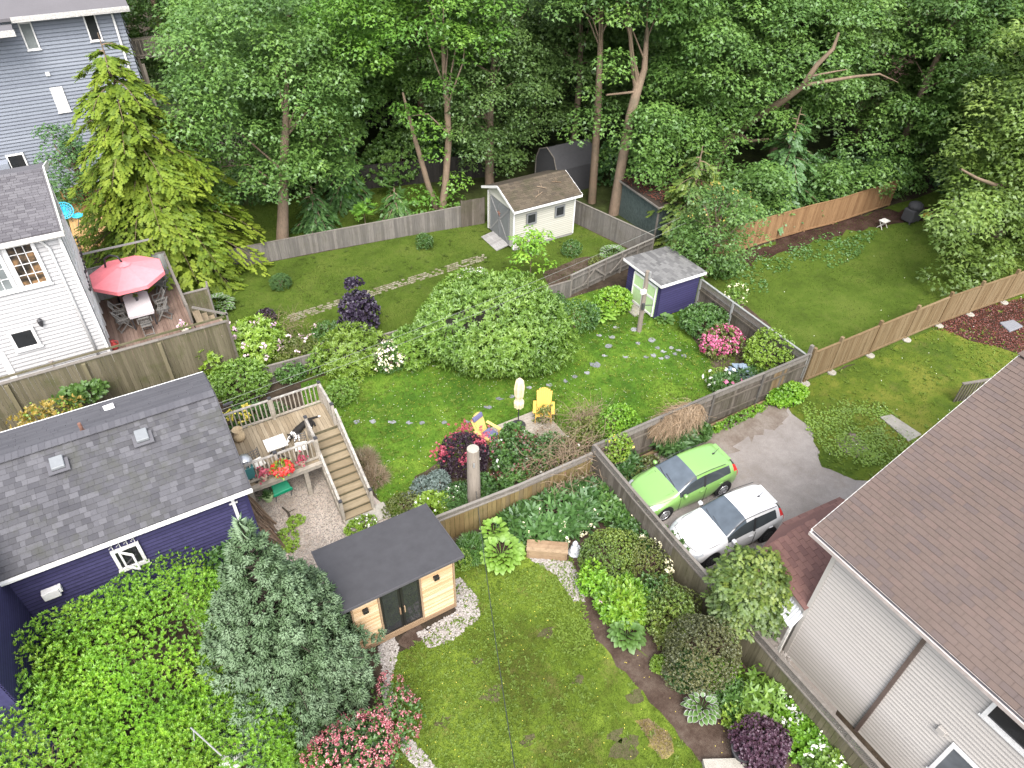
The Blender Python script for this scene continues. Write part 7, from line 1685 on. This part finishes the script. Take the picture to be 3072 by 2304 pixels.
B('smoke_bush', 'dark purple leaved smoke bush standing on the upper lawn', (780, 712), .95, .85, 2.0, 'smoke', 560, .13, .09, 'oval', 6, amp=.45, depth=.55, stem='bark_dark')
B('smoke_bush', 'small dark purple top shoot above the smoke bush', None, .35, .3, .6, 'smoke', 60, .13, .09, 'oval', 6, at=(7.75, 26.05, 2.3), depth=.8)
B('rose_bush', 'tall loose bush of white roses on the upper lawn', (1022, 648), 1.05, .8, 1.55, 'green', 420, .1, .045, depth=.7, flowers=[('white_flower', 240, .085, 'petal', 3, None), ('pale_pink', 30, .07, 'petal', 2, None)])
sap = maple('young bright green maple sapling between cream shed and dome shrub', (16.6, 25.6, 0), [(16.6, 25.6, 0, .035), (16.6, 25.6, 1.6, .025), (16.6, 25.6, 3.1, .012)], (16.6, 25.6, 1.7), (1.15, .9, 1.4), 'hedge', 91, 42, 150, .2, rc=(.25, .42), limbs=30)
B('shrub', 'small round conifer on the upper lawn at left', (608, 622), .5, .45, .75, 'green', 420, .07, .03, 'shoot', 7); B('shrub', 'small bush by the long fence near the cream shed', (918, 535), .45, .4, .8, 'green', 330, .09, .04)
B('shrub', 'small round bush beside the cream shed wall', (1235, 550), .55, .5, .8, 'green', 420, .08, .035); B('shrub', 'small yellow green bush at the gate fence', (1290, 575), .5, .4, .5, 'olive', 260, .09, .03)
B('shrub', 'dark green loose shrub right of the dome shrub', (1240, 712), 1.15, .9, 1.35, 'green', 820, .1, .045, amp=.3); B('shrub', 'fresh green leafy shrub beside the purple shed front', (1322, 668), .95, .75, 1.1, 'hedge', 620, .12, .06, 'oval')
B('shrub', 'green plants at the left foot of the braced gate', (1195, 672), .6, .5, .9, 'green', 360, .1, .05)
B('shrub', 'dark glossy shrub at the right wall of the purple shed', (1515, 715), 1.05, .85, 1.25, 'green', 760, .13, .05, 'oval', 6); B('shrub', 'pale leaved wispy shrub rising above the lattice rail', (1580, 670), .6, .5, 1.6, 'dome', 260, .11, .05, depth=.8, flowers=[('cream_flower', 60, .06, 'petal', 3, None)])
B('rhododendron', 'pink flowering rhododendron in the right garden corner', (1553, 758), 1.0, .8, 1.15, 'olive', 420, .13, .045, 'oval', 6, flowers=[('rhodo_pink', 420, .075, 'petal', 7, lambda P: P[:, 1] < .5)])
B('shrub', 'lime green rounded shrub leaning over the lattice rail', (1655, 790), 1.15, 1.05, 1.6, 'lime', 1100, .1, .05, 'oval', 5, amp=.2); B('shrub', 'dark green low plants along the corner bed', (1605, 828), 1.1, .55, .5, 'deep', 520, .13, .035)
B('shrub', 'low lime mound in the corner bed', (1545, 812), .35, .3, .3, 'lime', 200, .06, .03); B('shrub', 'low peonies with white flower heads by the corner fence', (1560, 835), .7, .45, .55, 'green', 320, .13, .05, flowers=[('white_flower', 16, .16, 'petal', 2, None), ('rhodo_pink', 8, .16, 'petal', 2, None)])
hosta('blue grey hosta in the corner bed by the lattice fence', (1597, 815), .62, 34, .34, 'hosta_blue', seed=3, h=.4); hosta('pale yellow green hosta with big leaves beside the purple shed', (1300, 685), .62, 30, .42, 'hosta', seed=4, h=.42)
hosta('striped hosta clump in the fence corner behind the braced gate', (1325, 556), .85, 60, .36, 'hosta_dark', 'hosta_white', seed=5, h=.45); hosta('striped hosta clump beside the white house deck steps', (470, 668), .95, 64, .4, 'hosta_dark', 'hosta_white', seed=6, h=.5)
hosta('iris like tuft at the corner of the purple shed', (1435, 693), .35, 18, .4, 'hosta_dark', seed=7, h=.2, name='iris_clump')
# burgundy barberry with pink tips
bb = B('barberry', 'dark burgundy bush with bright pink shoot tips beside the cut pole', (1003, 1008), .95, .85, 1.55, 'burgundy', 1500, .08, .028, 'leaf', 7, amp=.35, spread=(.2, 1.0), depth=.4)
for cx, cy, n_ in ((955, 975, 70), (1003, 925, 60), (1045, 940, 30), (1035, 955, 40), (980, 950, 24), (1010, 990, 30)):
    c0 = G(cx, cy, 1.25); r = np.random.default_rng(cx); P = np.array(c0)[None] + r.normal(size=(n_, 3)) * [.17, .17, .13]; g = LG(); rosettes(g, r, P, np.tile([[0, -.3, 1.0]], (n_, 1)) + .5 * r.normal(size=(n_, 3)), 7, .085, .026, 'leaf', (.3, 1.2)); g.build('pink_shoots', 'pinktip', bb, WL[bb.name], kind='stuff')
B('sage_bush', 'pale silvery green bush left of the burgundy bush', (948, 1062), .42, .36, 1.0, 'bluegreen', 420, .1, .035, 'leaf', 6); B('sage_bush', 'lower silvery green clump on the lawn edge', (915, 1062), .42, .32, .6, 'bluegreen', 330, .1, .035, 'leaf', 6)
B('shrub', 'pale yellow green plants with white dots behind the flat roof', (935, 1100), .6, .45, .6, 'lime', 260, .16, .09, 'oval', 4, flowers=[('white_flower', 40, .06, 'petal', 2, None)])
B('shrub', 'deep green low plants round the foot of the cut pole', (985, 1085), .8, .5, .6, 'deep', 620, .1, .045, flowers=[('white_flower', 24, .05, 'petal', 1, None)]); B('shrub', 'rusty olive low mound at the cabin roof corner', (872, 1100), .7, .5, .5, 'olive', 460, .07, .03)
rb_ = B('rose_bush', 'sprawling rose bush with red brown young leaves behind the yellowed fence', (1125, 1010), 1.15, 1.0, 1.35, 'green', 900, .11, .06, 'oval', 5, amp=.4, depth=.6, flowers=[('redbrown', 260, .09, 'leaf', 7, None), ('white_flower', 12, .09, 'petal', 1, None)])
rb2 = B('rose_bush', 'leggy rose bush with bare brown twigs in the fence corner', (1232, 1015), 1.3, .95, 1.2, 'olive', 420, .1, .05, 'oval', 4, depth=.9, flowers=[('redbrown', 70, .08, 'leaf', 5, None), ('white_flower', 14, .09, 'petal', 1, None)])
twigs(rb2, G(1232, 1030), 1.15, .8, 1.5, 230, 'twig', np.random.default_rng(8), .011, .3, 6); twigs(rb_, G(1160, 1030), .8, .5, 1.4, 50, 'twig', np.random.default_rng(9), .01, .3, 6)
dv = thing('dry_vine', 'pale tan mass of dead vine hanging over the lattice fence', 'vine', (15.1, 13.5, 0)); 
rv = np.random.default_rng(12); b = MB()
for k in range(1500):
    d = Vector(rv.normal(size=3)).normalized(); d.z = abs(d.z) * 1.0 - .25; c = Vector((15.75 + 1.15 * d.x, 13.45 + .48 * d.y, 1.25 + .55 * d.z)); v = Vector((-.9 + .35 * rv.normal(), -.25 + .3 * rv.normal(), -.12 + .3 * rv.normal())).normalized(); pts = [c]
    for j in range(5): v = (v + Vector(rv.normal(size=3)) * .28 + Vector((-.05, -.04, -.16))).normalized(); pts.append(pts[-1] + v * (.09 + .06 * rv.random()))
    b.tube(pts, [.008, .008, .007, .006, .005, .003], 3, cap=False, tone=float(rv.random()))
b.build('dead_strands', 'dry_vine', dv, WL[dv.name], kind='stuff')
dv2 = thing('dry_shrub', 'brownish dry shrub behind the yellow chair', 'shrub', tuple(G(1275, 925))); twigs(dv2, G(1260, 925), .9, .5, .9, 150, 'twig', np.random.default_rng(13), .009, .3, 6); twigs(dv2, G(1180, 935), .5, .3, .8, 50, 'twig', np.random.default_rng(14), .009, .3, 6)
B('shrub', 'fresh green shrub in the bend behind the lattice fence', (1330, 930), .85, .7, 1.15, 'hedge', 720, .09, .04, amp=.3); B('vine', 'yellow green vine hanging over the lattice fence corner', None, .55, .35, 1.2, 'lime', 420, .09, .045, at=(12.75, 13.35, .55), depth=.5, cat='vine', flowers=[('yellow_flower', 40, .06, 'petal', 3, None)])
B('fern_clump', 'dark green fern clump in the driveway corner', (1345, 1015), .55, .45, .5, 'deep', 160, .34, .09, 'fern', 5, spread=(.5, 1.2)); B('shrub', 'dark ferny shrub behind the green car bonnet', (1455, 965), .75, .6, .95, 'deep', 330, .3, .1, 'fern', 4, spread=(.5, 1.3)); B('shrub', 'small leafy shrub at the fence beside the driveway', (1508, 945), .45, .4, .65, 'green', 330, .12, .06, 'oval')
B('weeds', 'bright green weeds at the fence foot where the new fence starts', (1700, 862), 1.0, .5, .55, 'hedge', 520, .12, .07, 'oval', 5); B('weeds', 'low weeds along the fence foot by the driveway', None, 1.5, .18, .3, 'hedge', 300, .09, .05, at=(18.8, 13.05, 0)); B('weeds', 'green weeds in the driveway corner near the vine', None, .9, .4, .5, 'olive', 260, .1, .04, at=(13.4, 12.8, 0))
# front bed
fr = B('fern_clump', 'mass of dark ferns with white flower umbels below the corner fence', (1215, 1115), 1.7, .95, .7, 'deep', 620, .34, .11, 'fern', 4, spread=(.5, 1.3), amp=.35, flowers=[('cream_flower', 420, .06, 'petal', 9, None)])
twigs(fr, G(1205, 1085), .7, .4, .9, 60, 'twig', np.random.default_rng(15), .012, .3, 6)
B('fern_clump', 'fern clump beside the yellowed fence', (1125, 1130), .75, .5, .55, 'green', 220, .32, .1, 'fern', 4, spread=(.5, 1.3)); B('fern_clump', 'dark fern and white flower patch along the car side fence', (1340, 1110), .8, 1.1, .75, 'green', 420, .22, .1, 'fern', 4, flowers=[('cream_flower', 520, .07, 'petal', 12, lambda P: P[:, 0] > 0)])
hosta('large bright green hosta beside the plank bench', (1083, 1205), .85, 75, .34, 'hosta', seed=11, h=.6); hosta('fresh green hosta standing above the large bright hosta', (1068, 1165), .5, 30, .32, 'hosta', seed=15, h=.75)
B('shrub', 'yellow green low bush at the cabin roof corner', (995, 1220), .38, .36, .65, 'lime', 420, .05, .025, 'leaf', 6); B('shrub', 'green strappy plants between cabin and hosta', (1022, 1195), .55, .5, .55, 'green', 420, .2, .035, 'leaf', 5)
B('shrub', 'dense boxwood like shrub beside the small grey statue', (1312, 1215), 1.0, .85, 1.15, 'yew', 2200, .055, .03, 'oval', 6, amp=.25, seed=301); B('shrub', 'lighter boxwood like shrub along the car side fence', (1395, 1230), .75, .9, 1.0, 'olive', 1200, .055, .03, 'oval', 6, amp=.3, flowers=[('cream_flower', 300, .06, 'petal', 9, lambda P: P[:, 0] > .2)])
B('peony_bush', 'bright green leafy bush with one pink bloom over the mulch path', (1345, 1320), .8, .75, 1.0, 'hedge', 720, .17, .07, 'oval', 5, amp=.3, depth=.5); tag(MB().lathe([(.02, 0), (.07, .03), (.09, .08), (.05, .12)], tuple(G(1300, 1300, .55)), 12).build('peony_bloom', 'pale_pink'), 'single pale pink peony bloom beside the bright green bush', 'flower')
hosta('green hosta at the edge of the mulch path', (1352, 1378), .55, 44, .34, 'hosta_dark', seed=12, h=.5); hosta('white edged hosta at the lower end of the mulch path', (1512, 1535), .52, 40, .3, 'hosta_dark', 'hosta_white', seed=13, h=.5)
B('shrub', 'yellowish green twiggy shrub behind the bright peony bush', (1448, 1340), .75, .75, 1.2, 'olive', 1300, .06, .028, 'leaf', 6, amp=.3)
yb = G(1622, 1275, 2.0)
yw = maple('tall dark feathery yew between lattice fence and mulch path', (yb.x, yb.y, 0), [(yb.x, yb.y, 0, .12), (yb.x + .05, yb.y, 1.6, .08), (yb.x, yb.y, 3.0, .03)], (yb.x, yb.y, 1.9), (1.0, .85, 1.35), 'yew', 92, 75, 620, .15, rc=(.28, .52), tpl='spray', name='yew_tree', zmin=-.95, shell=.35)
B('shrub', 'rounded brownish green shrub in front of the tall yew', None, 1.12, 1.0, 2.2, 'brownish', 2800, .055, .028, 'oval', 6, at=(G(1515, 1400, 1.1).x, G(1515, 1400, 1.1).y, 0), amp=.3, depth=.35)
B('shrub', 'yellow tinged shrub filling between yew and bright peony bush', None, .7, .7, 1.5, 'yew', 800, .08, .035, 'leaf', 6, at=(10.3, 7.4, 0), amp=.3)
B('shrub', 'small lime mound at the mulch path edge', (1423, 1440), .28, .26, .32, 'lime', 260, .06, .04, 'oval', 5); B('shrub', 'dark leafy low plants under the brownish shrub', (1480, 1460), .5, .5, .5, 'deep', 330, .14, .08, 'oval', 5)
B('shrub', 'arching light green plant with feathered leaves by the lattice fence', (1640, 1525), .75, .6, .9, 'dome', 330, .2, .07, 'fern', 5, spread=(.8, 1.5), depth=.6); B('shrub', 'deep green plants behind the white edged hosta', (1585, 1520), .5, .5, .6, 'green', 360, .13, .06, 'oval', 5)
B('smoke_bush', 'plum purple leaved bush beside the dark tub', (1640, 1625), .72, .65, .95, 'plum', 1300, .07, .045, 'oval', 6, amp=.35)
B('flowering_shrub', 'bright green plants with white flowers along the lower fence', (1745, 1605), .75, .75, .8, 'hedge', 720, .12, .06, 'oval', 5, flowers=[('white_flower', 260, .07, 'petal', 7, None)], amp=.3); B('flowering_shrub', 'white flowered plants at the upper end of the lower fence bed', (1690, 1545), .5, .5, .7, 'hedge', 420, .11, .05, 'oval', 5, flowers=[('white_flower', 120, .06, 'petal', 6, None)]); B('shrub', 'green shrub at the bottom edge below the white flowers', (1790, 1665), .8, .5, .8, 'dome', 620, .11, .06, 'oval', 5, flowers=[('white_flower', 30, .08, 'petal', 3, None)])
for i, (u, v, rx, ry, h, m_, n_, L_, lab) in enumerate(((1185, 1000, .6, .5, 1.5, 'green', 420, .1, 'tall rose shoots between the yellow chair and the yellowed fence'), (1260, 965, .6, .5, 1.3, 'olive', 330, .09, 'loose olive shrub behind the fence corner twigs'), (1105, 960, .45, .4, 1.1, 'green', 330, .1, 'leafy shrub at the platform edge beside the dark parasol base'), (1178, 912, .5, .3, .85, 'olive', 200, .08, 'thin dry leaved shoots in front of the yellow chair'),
    (1280, 1270, .5, .5, .9, 'hedge', 420, .1, 'fresh green filler plant below the boxwood like shrub'), (1415, 1300, .6, .6, .9, 'green', 460, .1, 'green filler shrub between boxwood and the twiggy shrub'), (1440, 1385, .55, .5, .8, 'olive', 420, .07, 'olive filler shrub above the brownish shrub'), (1500, 1450, .5, .45, .6, 'green', 360, .11, 'leafy ground plant below the brownish shrub'), (1560, 1475, .5, .5, .6, 'hedge', 360, .11, 'bright leafy plant above the white edged hosta'),
    (1380, 1170, .55, .7, .8, 'deep', 420, .11, 'dark leafy plants along the lattice fence beside the green car'), (1450, 1190, .4, .6, .8, 'green', 360, .1, 'leafy plants along the lattice fence beside the white car'), (1590, 1560, .4, .4, .5, 'lime', 260, .09, 'yellow green plant above the plum bush'), (1040, 1070, .6, .45, .8, 'green', 420, .11, 'leafy plants behind the left part of the yellowed fence'), (1110, 1060, .6, .45, .9, 'green', 420, .11, 'leafy plants behind the middle of the yellowed fence'), (630, 820, .6, .5, .9, 'green', 380, .1, 'small filler shrub left of the yellow green shrub'), (690, 800, .5, .45, 1.0, 'dome', 330, .11, 'light filler shrub beside the yellow green shrub'))):
    B('shrub', lab, (u, v), rx, ry, h, m_, n_, L_, L_ * .5, 'oval', 5, amp=.5, depth=.6, seed=400 + i)
# left and foreground
B('leafy_hedge', 'big sprawling bright green shrub filling the lower left corner', None, 3.1, 2.3, 2.9, 'hedge', 14000, .082, .024, 'leaf', 8, at=(-3.5, 12.7, 0), amp=.5, lumps=60, spread=(.3, 1.15), up=.7, depth=.4, cat='hedge', seed=7)
B('leafy_hedge', 'lower part of the bright green hedge at the bottom edge', None, 2.1, 1.7, 2.0, 'hedge', 7000, .082, .024, 'leaf', 8, at=(-2.3, 10.3, 0), amp=.45, lumps=40, spread=(.3, 1.15), up=.7, depth=.4, cat='hedge', seed=8)
B('leafy_hedge', 'left end of the bright green hedge at the image corner', None, 2.0, 1.8, 2.6, 'hedge', 6500, .082, .024, 'leaf', 8, at=(-6.0, 12.0, 0), amp=.45, lumps=40, spread=(.3, 1.15), up=.7, depth=.4, cat='hedge', seed=9)
B('shrub', 'green shrub between spruce tip and purple wall', None, .8, .6, 2.3, 'green', 700, .09, .05, 'oval', 6, at=(-.55, 14.9, 0), amp=.3)
B('shrub', 'lime green round leaved plant under the metal mast', None, .8, .7, 1.0, 'hosta', 420, .13, .11, 'oval', 5, at=(-.9, 8.7, 0), amp=.3)
B('weigela', 'arching shrub covered in pink red blossom in front of the spruce', None, 1.15, .85, 1.35, 'green', 560, .1, .045, 'leaf', 5, at=(G(760, 1625, .6).x, G(760, 1625, .6).y, 0), amp=.45, depth=.6, flowers=[('weigela_pink', 2400, .034, 'petal', 8, None), ('weigela_pink', 900, .034, 'petal', 2, None)], lumps=14); B('weigela', 'arching pink red blossom branch reaching over the lawn edge', None, .55, .75, 1.05, 'green', 200, .1, .045, 'leaf', 5, at=(G(862, 1535, .5).x, G(862, 1535, .5).y, 0), amp=.5, depth=.6, flowers=[('weigela_pink', 900, .034, 'petal', 8, None)])
B('shrub', 'yellow and orange tinted bush between purple roof and tall fence', None, 1.35, .9, 2.3, 'yelloworange', 900, .12, .05, 'oval', 6, at=(-4.6, 23.9, 0), amp=.35, depth=.6, flowers=[('lime', 420, .1, 'leaf', 6, None)]); B('vine', 'green clematis like leaves hanging on the tall deck fence', None, .8, .3, .7, 'hosta_dark', 160, .18, .13, 'oval', 4, at=(-3.4, 24.9, 1.5), cat='vine', zlift=.5)
B('weeds', 'bright weeds growing in the gravel yard', (640, 1128), .3, .22, .12, 'lime', 160, .06, .04, 'oval', 5); B('weeds', 'pale weeds at the spruce side of the gravel yard', (622, 1170), .35, .5, .2, 'lime', 220, .07, .04, 'oval', 5); B('weeds', 'flowering weeds at the landing slab', (780, 1140), .55, .3, .3, 'lime', 220, .08, .05, 'oval', 5, flowers=[('white_flower', 40, .05, 'petal', 2, None)])
B('grass_clump', 'dry pale grass tuft beside the garden stairs', (790, 1005), .4, .45, .45, 'drygrass', 220, .35, .02, 'blade', 6, spread=(.2, 1.0)); B('grass_clump', 'lower dry grass tuft by the stair foot', (808, 1040), .4, .35, .4, 'drygrass', 200, .33, .02, 'blade', 6, spread=(.2, 1.0))
B('shrub', 'wild green undergrowth at the cedar fence end by purple shed', (1560, 590), 1.0, .6, .5, 'green', 420, .12, .05); B('shrub', 'dark shrub under the olive tree at the right edge', None, 2.2, 2.0, 3.0, 'deep', 1400, .16, .08, 'oval', 5, at=(45.0, 14.6, 0), amp=.35)
for x, y, lab in ((33.5, 26.3, 'dark undergrowth bush just behind the cedar fence start'), (37.2, 25.6, 'dark undergrowth bush behind the middle of the cedar fence'), (41.5, 25.0, 'dark undergrowth bush behind the cedar fence end'), (46.5, 22.0, 'dark undergrowth bush beyond the far lawn corner'), (49.5, 26.5, 'dark undergrowth bush deep in the right woodland')):
    B('shrub', lab, None, 2.2, 1.7, 2.6, 'deep', 900, .17, .09, 'oval', 5, at=(x, y, 0), amp=.35)
B('shrub', 'dense dark shrub at the foot of the woodland behind the cream shed', None, 2.2, 1.6, 2.2, 'deep', 900, .17, .08, 'oval', 5, at=(19.0, 41.5, 0), amp=.35); B('shrub', 'leafy undergrowth right of the lean-to in the woodland', None, 2.4, 1.6, 2.6, 'maple_mid', 1100, .17, .1, 'oval', 5, at=(16.2, 40.6, 0), amp=.4); B('shrub', 'leafy undergrowth behind the feathery young pine', None, 2.2, 1.5, 2.4, 'maple_mid', 1000, .17, .1, 'oval', 5, at=(10.2, 41.8, 0), amp=.4); B('shrub', 'dark undergrowth behind the dark brown fence', None, 3.0, 1.8, 2.4, 'deep', 1200, .17, .08, 'oval', 5, at=(12.5, 45.5, 0), amp=.35); B('shrub', 'shady undergrowth at the left end of the shaded lawn', None, 2.0, 1.6, 2.2, 'green', 900, .16, .08, 'oval', 5, at=(7.5, 41.5, 0), amp=.35); B('shrub', 'dark undergrowth behind the old green shed', None, 3.0, 2.0, 3.0, 'deep', 1200, .18, .09, 'oval', 5, at=(29.0, 33.0, 0), amp=.35)
# ---------------------------------------------------------------- grass and clover
def grass(name, poly, n, h, w, mat, seed, avoid=(), z=.004, label=None, clumpy=.6, tpl='tri'):
    r = np.random.default_rng(seed); P = scatter(r, poly, n, avoid); k = r.random(len(P)) < 1 - clumpy * (.5 + .5 * pnoise(P, 1.6, seed)); P = P[k]; P[:, 2] = z; m_ = len(P)
    az = r.random(m_) * 6.283; tilt = r.uniform(.15, .75, m_); D = np.column_stack([np.cos(az) * tilt, np.sin(az) * tilt, np.full(m_, .8)])
    tone = np.clip(.5 + .3 * pnoise(P, .7, seed + 3) + .22 * pnoise(P, 2.6, seed + 5) + .16 * r.normal(size=m_), 0, 1); g = LG(); g.add(P, D, rdir(r, m_), h * (.6 + .7 * r.random(m_)), w, tpl, tone); return g.build(name, mat, kind='stuff')
CAB = [(1.6, 10.8), (5.1, 10.8), (5.1, 13.5), (1.6, 13.5)]
grass('grass', FRONT, 120000, .055, .012, 'grass', 1, [CAB, BED, MULCH, STRAW]); grass('grass', MID, 110000, .075, .018, 'grass', 2); grass('grass', BACK, 70000, .06, .02, 'grass_back', 3); grass('grass', FAR, 45000, .07, .024, 'grass_back', 4); grass('grass', SIDE, 45000, .06, .02, 'grass_back', 5)
grass('grass', STRAW, 2500, .07, .014, 'drygrass', 6, z=.01); grass('grass', BEHIND, 14000, .08, .03, 'grass_back', 7)
def clover(poly, n, s, mat, seed, thr, scale=.9, avoid=(), name='clover'):
    r = np.random.default_rng(seed); P = scatter(r, poly, n, avoid); P = P[pnoise(P, scale, seed) + .25 * r.normal(size=len(P)) > thr]; P[:, 2] = .02 + .03 * r.random(len(P)); g = LG(); rosettes(g, r, P, np.tile([[0, 0, 1.0]], (len(P), 1)) + .3 * r.normal(size=P.shape), 4, s, s * .8, 'leaf', (1.0, 1.5)); g.build(name, mat, kind='stuff')
clover(FRONT, 9000, .045, 'clover', 11, .15, 1.0, [CAB, BED, MULCH]); clover(P2((1090, 1240), (1235, 1200), (1290, 1400), (1200, 1430), (1100, 1420)), 2600, .045, 'clover', 15, -.3); clover(MID, 7000, .05, 'clover', 12, .2); clover(SIDE, 4500, .06, 'clover', 13, .25); clover(P2((1560, 570), (1800, 500), (1900, 500), (1850, 560), (1640, 640), (1570, 620)), 1500, .08, 'green', 14, -.1)
clover(P2((1735, 870), (1900, 860), (1990, 960), (1900, 1020), (1790, 990), (1740, 930)), 2200, .055, 'lime', 17, -.2, 2.0); clover(P2((1735, 890), (1900, 880), (1990, 960), (1900, 1015), (1790, 985), (1740, 930)), 2600, .05, 'lime', 18, .0, 2.5)
def rosette_weeds(poly, n, s, mat, seed, avoid=()):
    r = np.random.default_rng(seed); P = scatter(r, poly, n, avoid); P[:, 2] = .015; g = LG(); rosettes(g, r, P, np.tile([[0, 0, 1.0]], (len(P), 1)), 7, s, s * .32, 'leaf', (1.15, 1.5), lj=.5); g.build('lawn_weeds', mat, kind='stuff')
rosette_weeds(FRONT, 420, .11, 'clover', 41, [CAB, BED, MULCH]); rosette_weeds(MID, 520, .13, 'clover', 42); rosette_weeds(BACK, 200, .13, 'grass_back', 43); rosette_weeds(SIDE, 260, .14, 'clover', 44)
def dots(poly, n, s, mat, seed, name, z=.06):
    r = np.random.default_rng(seed); P = scatter(r, poly, n); P[:, 2] = z + .03 * r.random(len(P)); g = LG(); g.add(P, rdir(r, len(P)) * [1, 1, .2], np.tile([[0, 0, 1.0]], (len(P), 1)), s, s, 'petal', r.random(len(P))); g.build(name, mat, kind='stuff')
dots(MID, 700, .022, 'white_flower', 21, 'daisies'); dots(MID, 500, .022, 'yellow_flower', 22, 'buttercups'); dots(FRONT, 300, .02, 'yellow_flower', 23, 'buttercups'); dots(FAR, 70, .035, 'petal_white', 24, 'fallen_petals'); dots(SIDE, 50, .03, 'petal_white', 25, 'fallen_petals')
rl = np.random.default_rng(33)
n_ = 4200; P = scatter(rl, P2((2010, 705), (2090, 670), (2230, 640), (2300, 700), (2212, 765), (2110, 740)), n_); P[:, 2] = .03
g = LG(); g.add(P, rdir(rl, len(P)) * [1, 1, .25], np.tile([[0, 0, 1.0]], (len(P), 1)) + .4 * rl.normal(size=P.shape), .09, .06, 'leaf', rl.random(len(P))); g.build('fallen_leaves', 'redbrown', kind='stuff')
P = scatter(rl, [(25.1, 26.2), (29.3, 26.2), (29.3, 29.8), (25.1, 29.8)], 1200); P[:, 2] = 2.2; g = LG(); g.add(P, rdir(rl, len(P)) * [1, 1, .2], np.tile([[0, 0, 1.0]], (len(P), 1)), .12, .07, 'leaf', rl.random(len(P))); g.build('fallen_leaves', 'redbrown', kind='stuff')
for i, (x, y, z) in enumerate(((19.6, 29.5, 2.94), (19.2, 29.1, 2.78), (20.6, 29.6, 2.98))):
    rr_ = random.Random(i); b = MB(); a = rr_.random() * 3; b.tube([(x - .3 * math.cos(a), y - .2 * math.sin(a), z - .02), (x, y, z + .05), (x + .28 * math.cos(a), y + .2 * math.sin(a), z + .1)], .018, 5); b.tube([(x, y, z + .05), (x + .1, y + .25, z + .14)], .012, 5)
    tag(b.build('fallen_twig', 'twig'), ('forked pale twig lying in the middle of the mossy shed roof', 'small pale twig lying low on the mossy shed roof', 'small twig lying near the right end of the mossy shed roof')[i], 'twig')
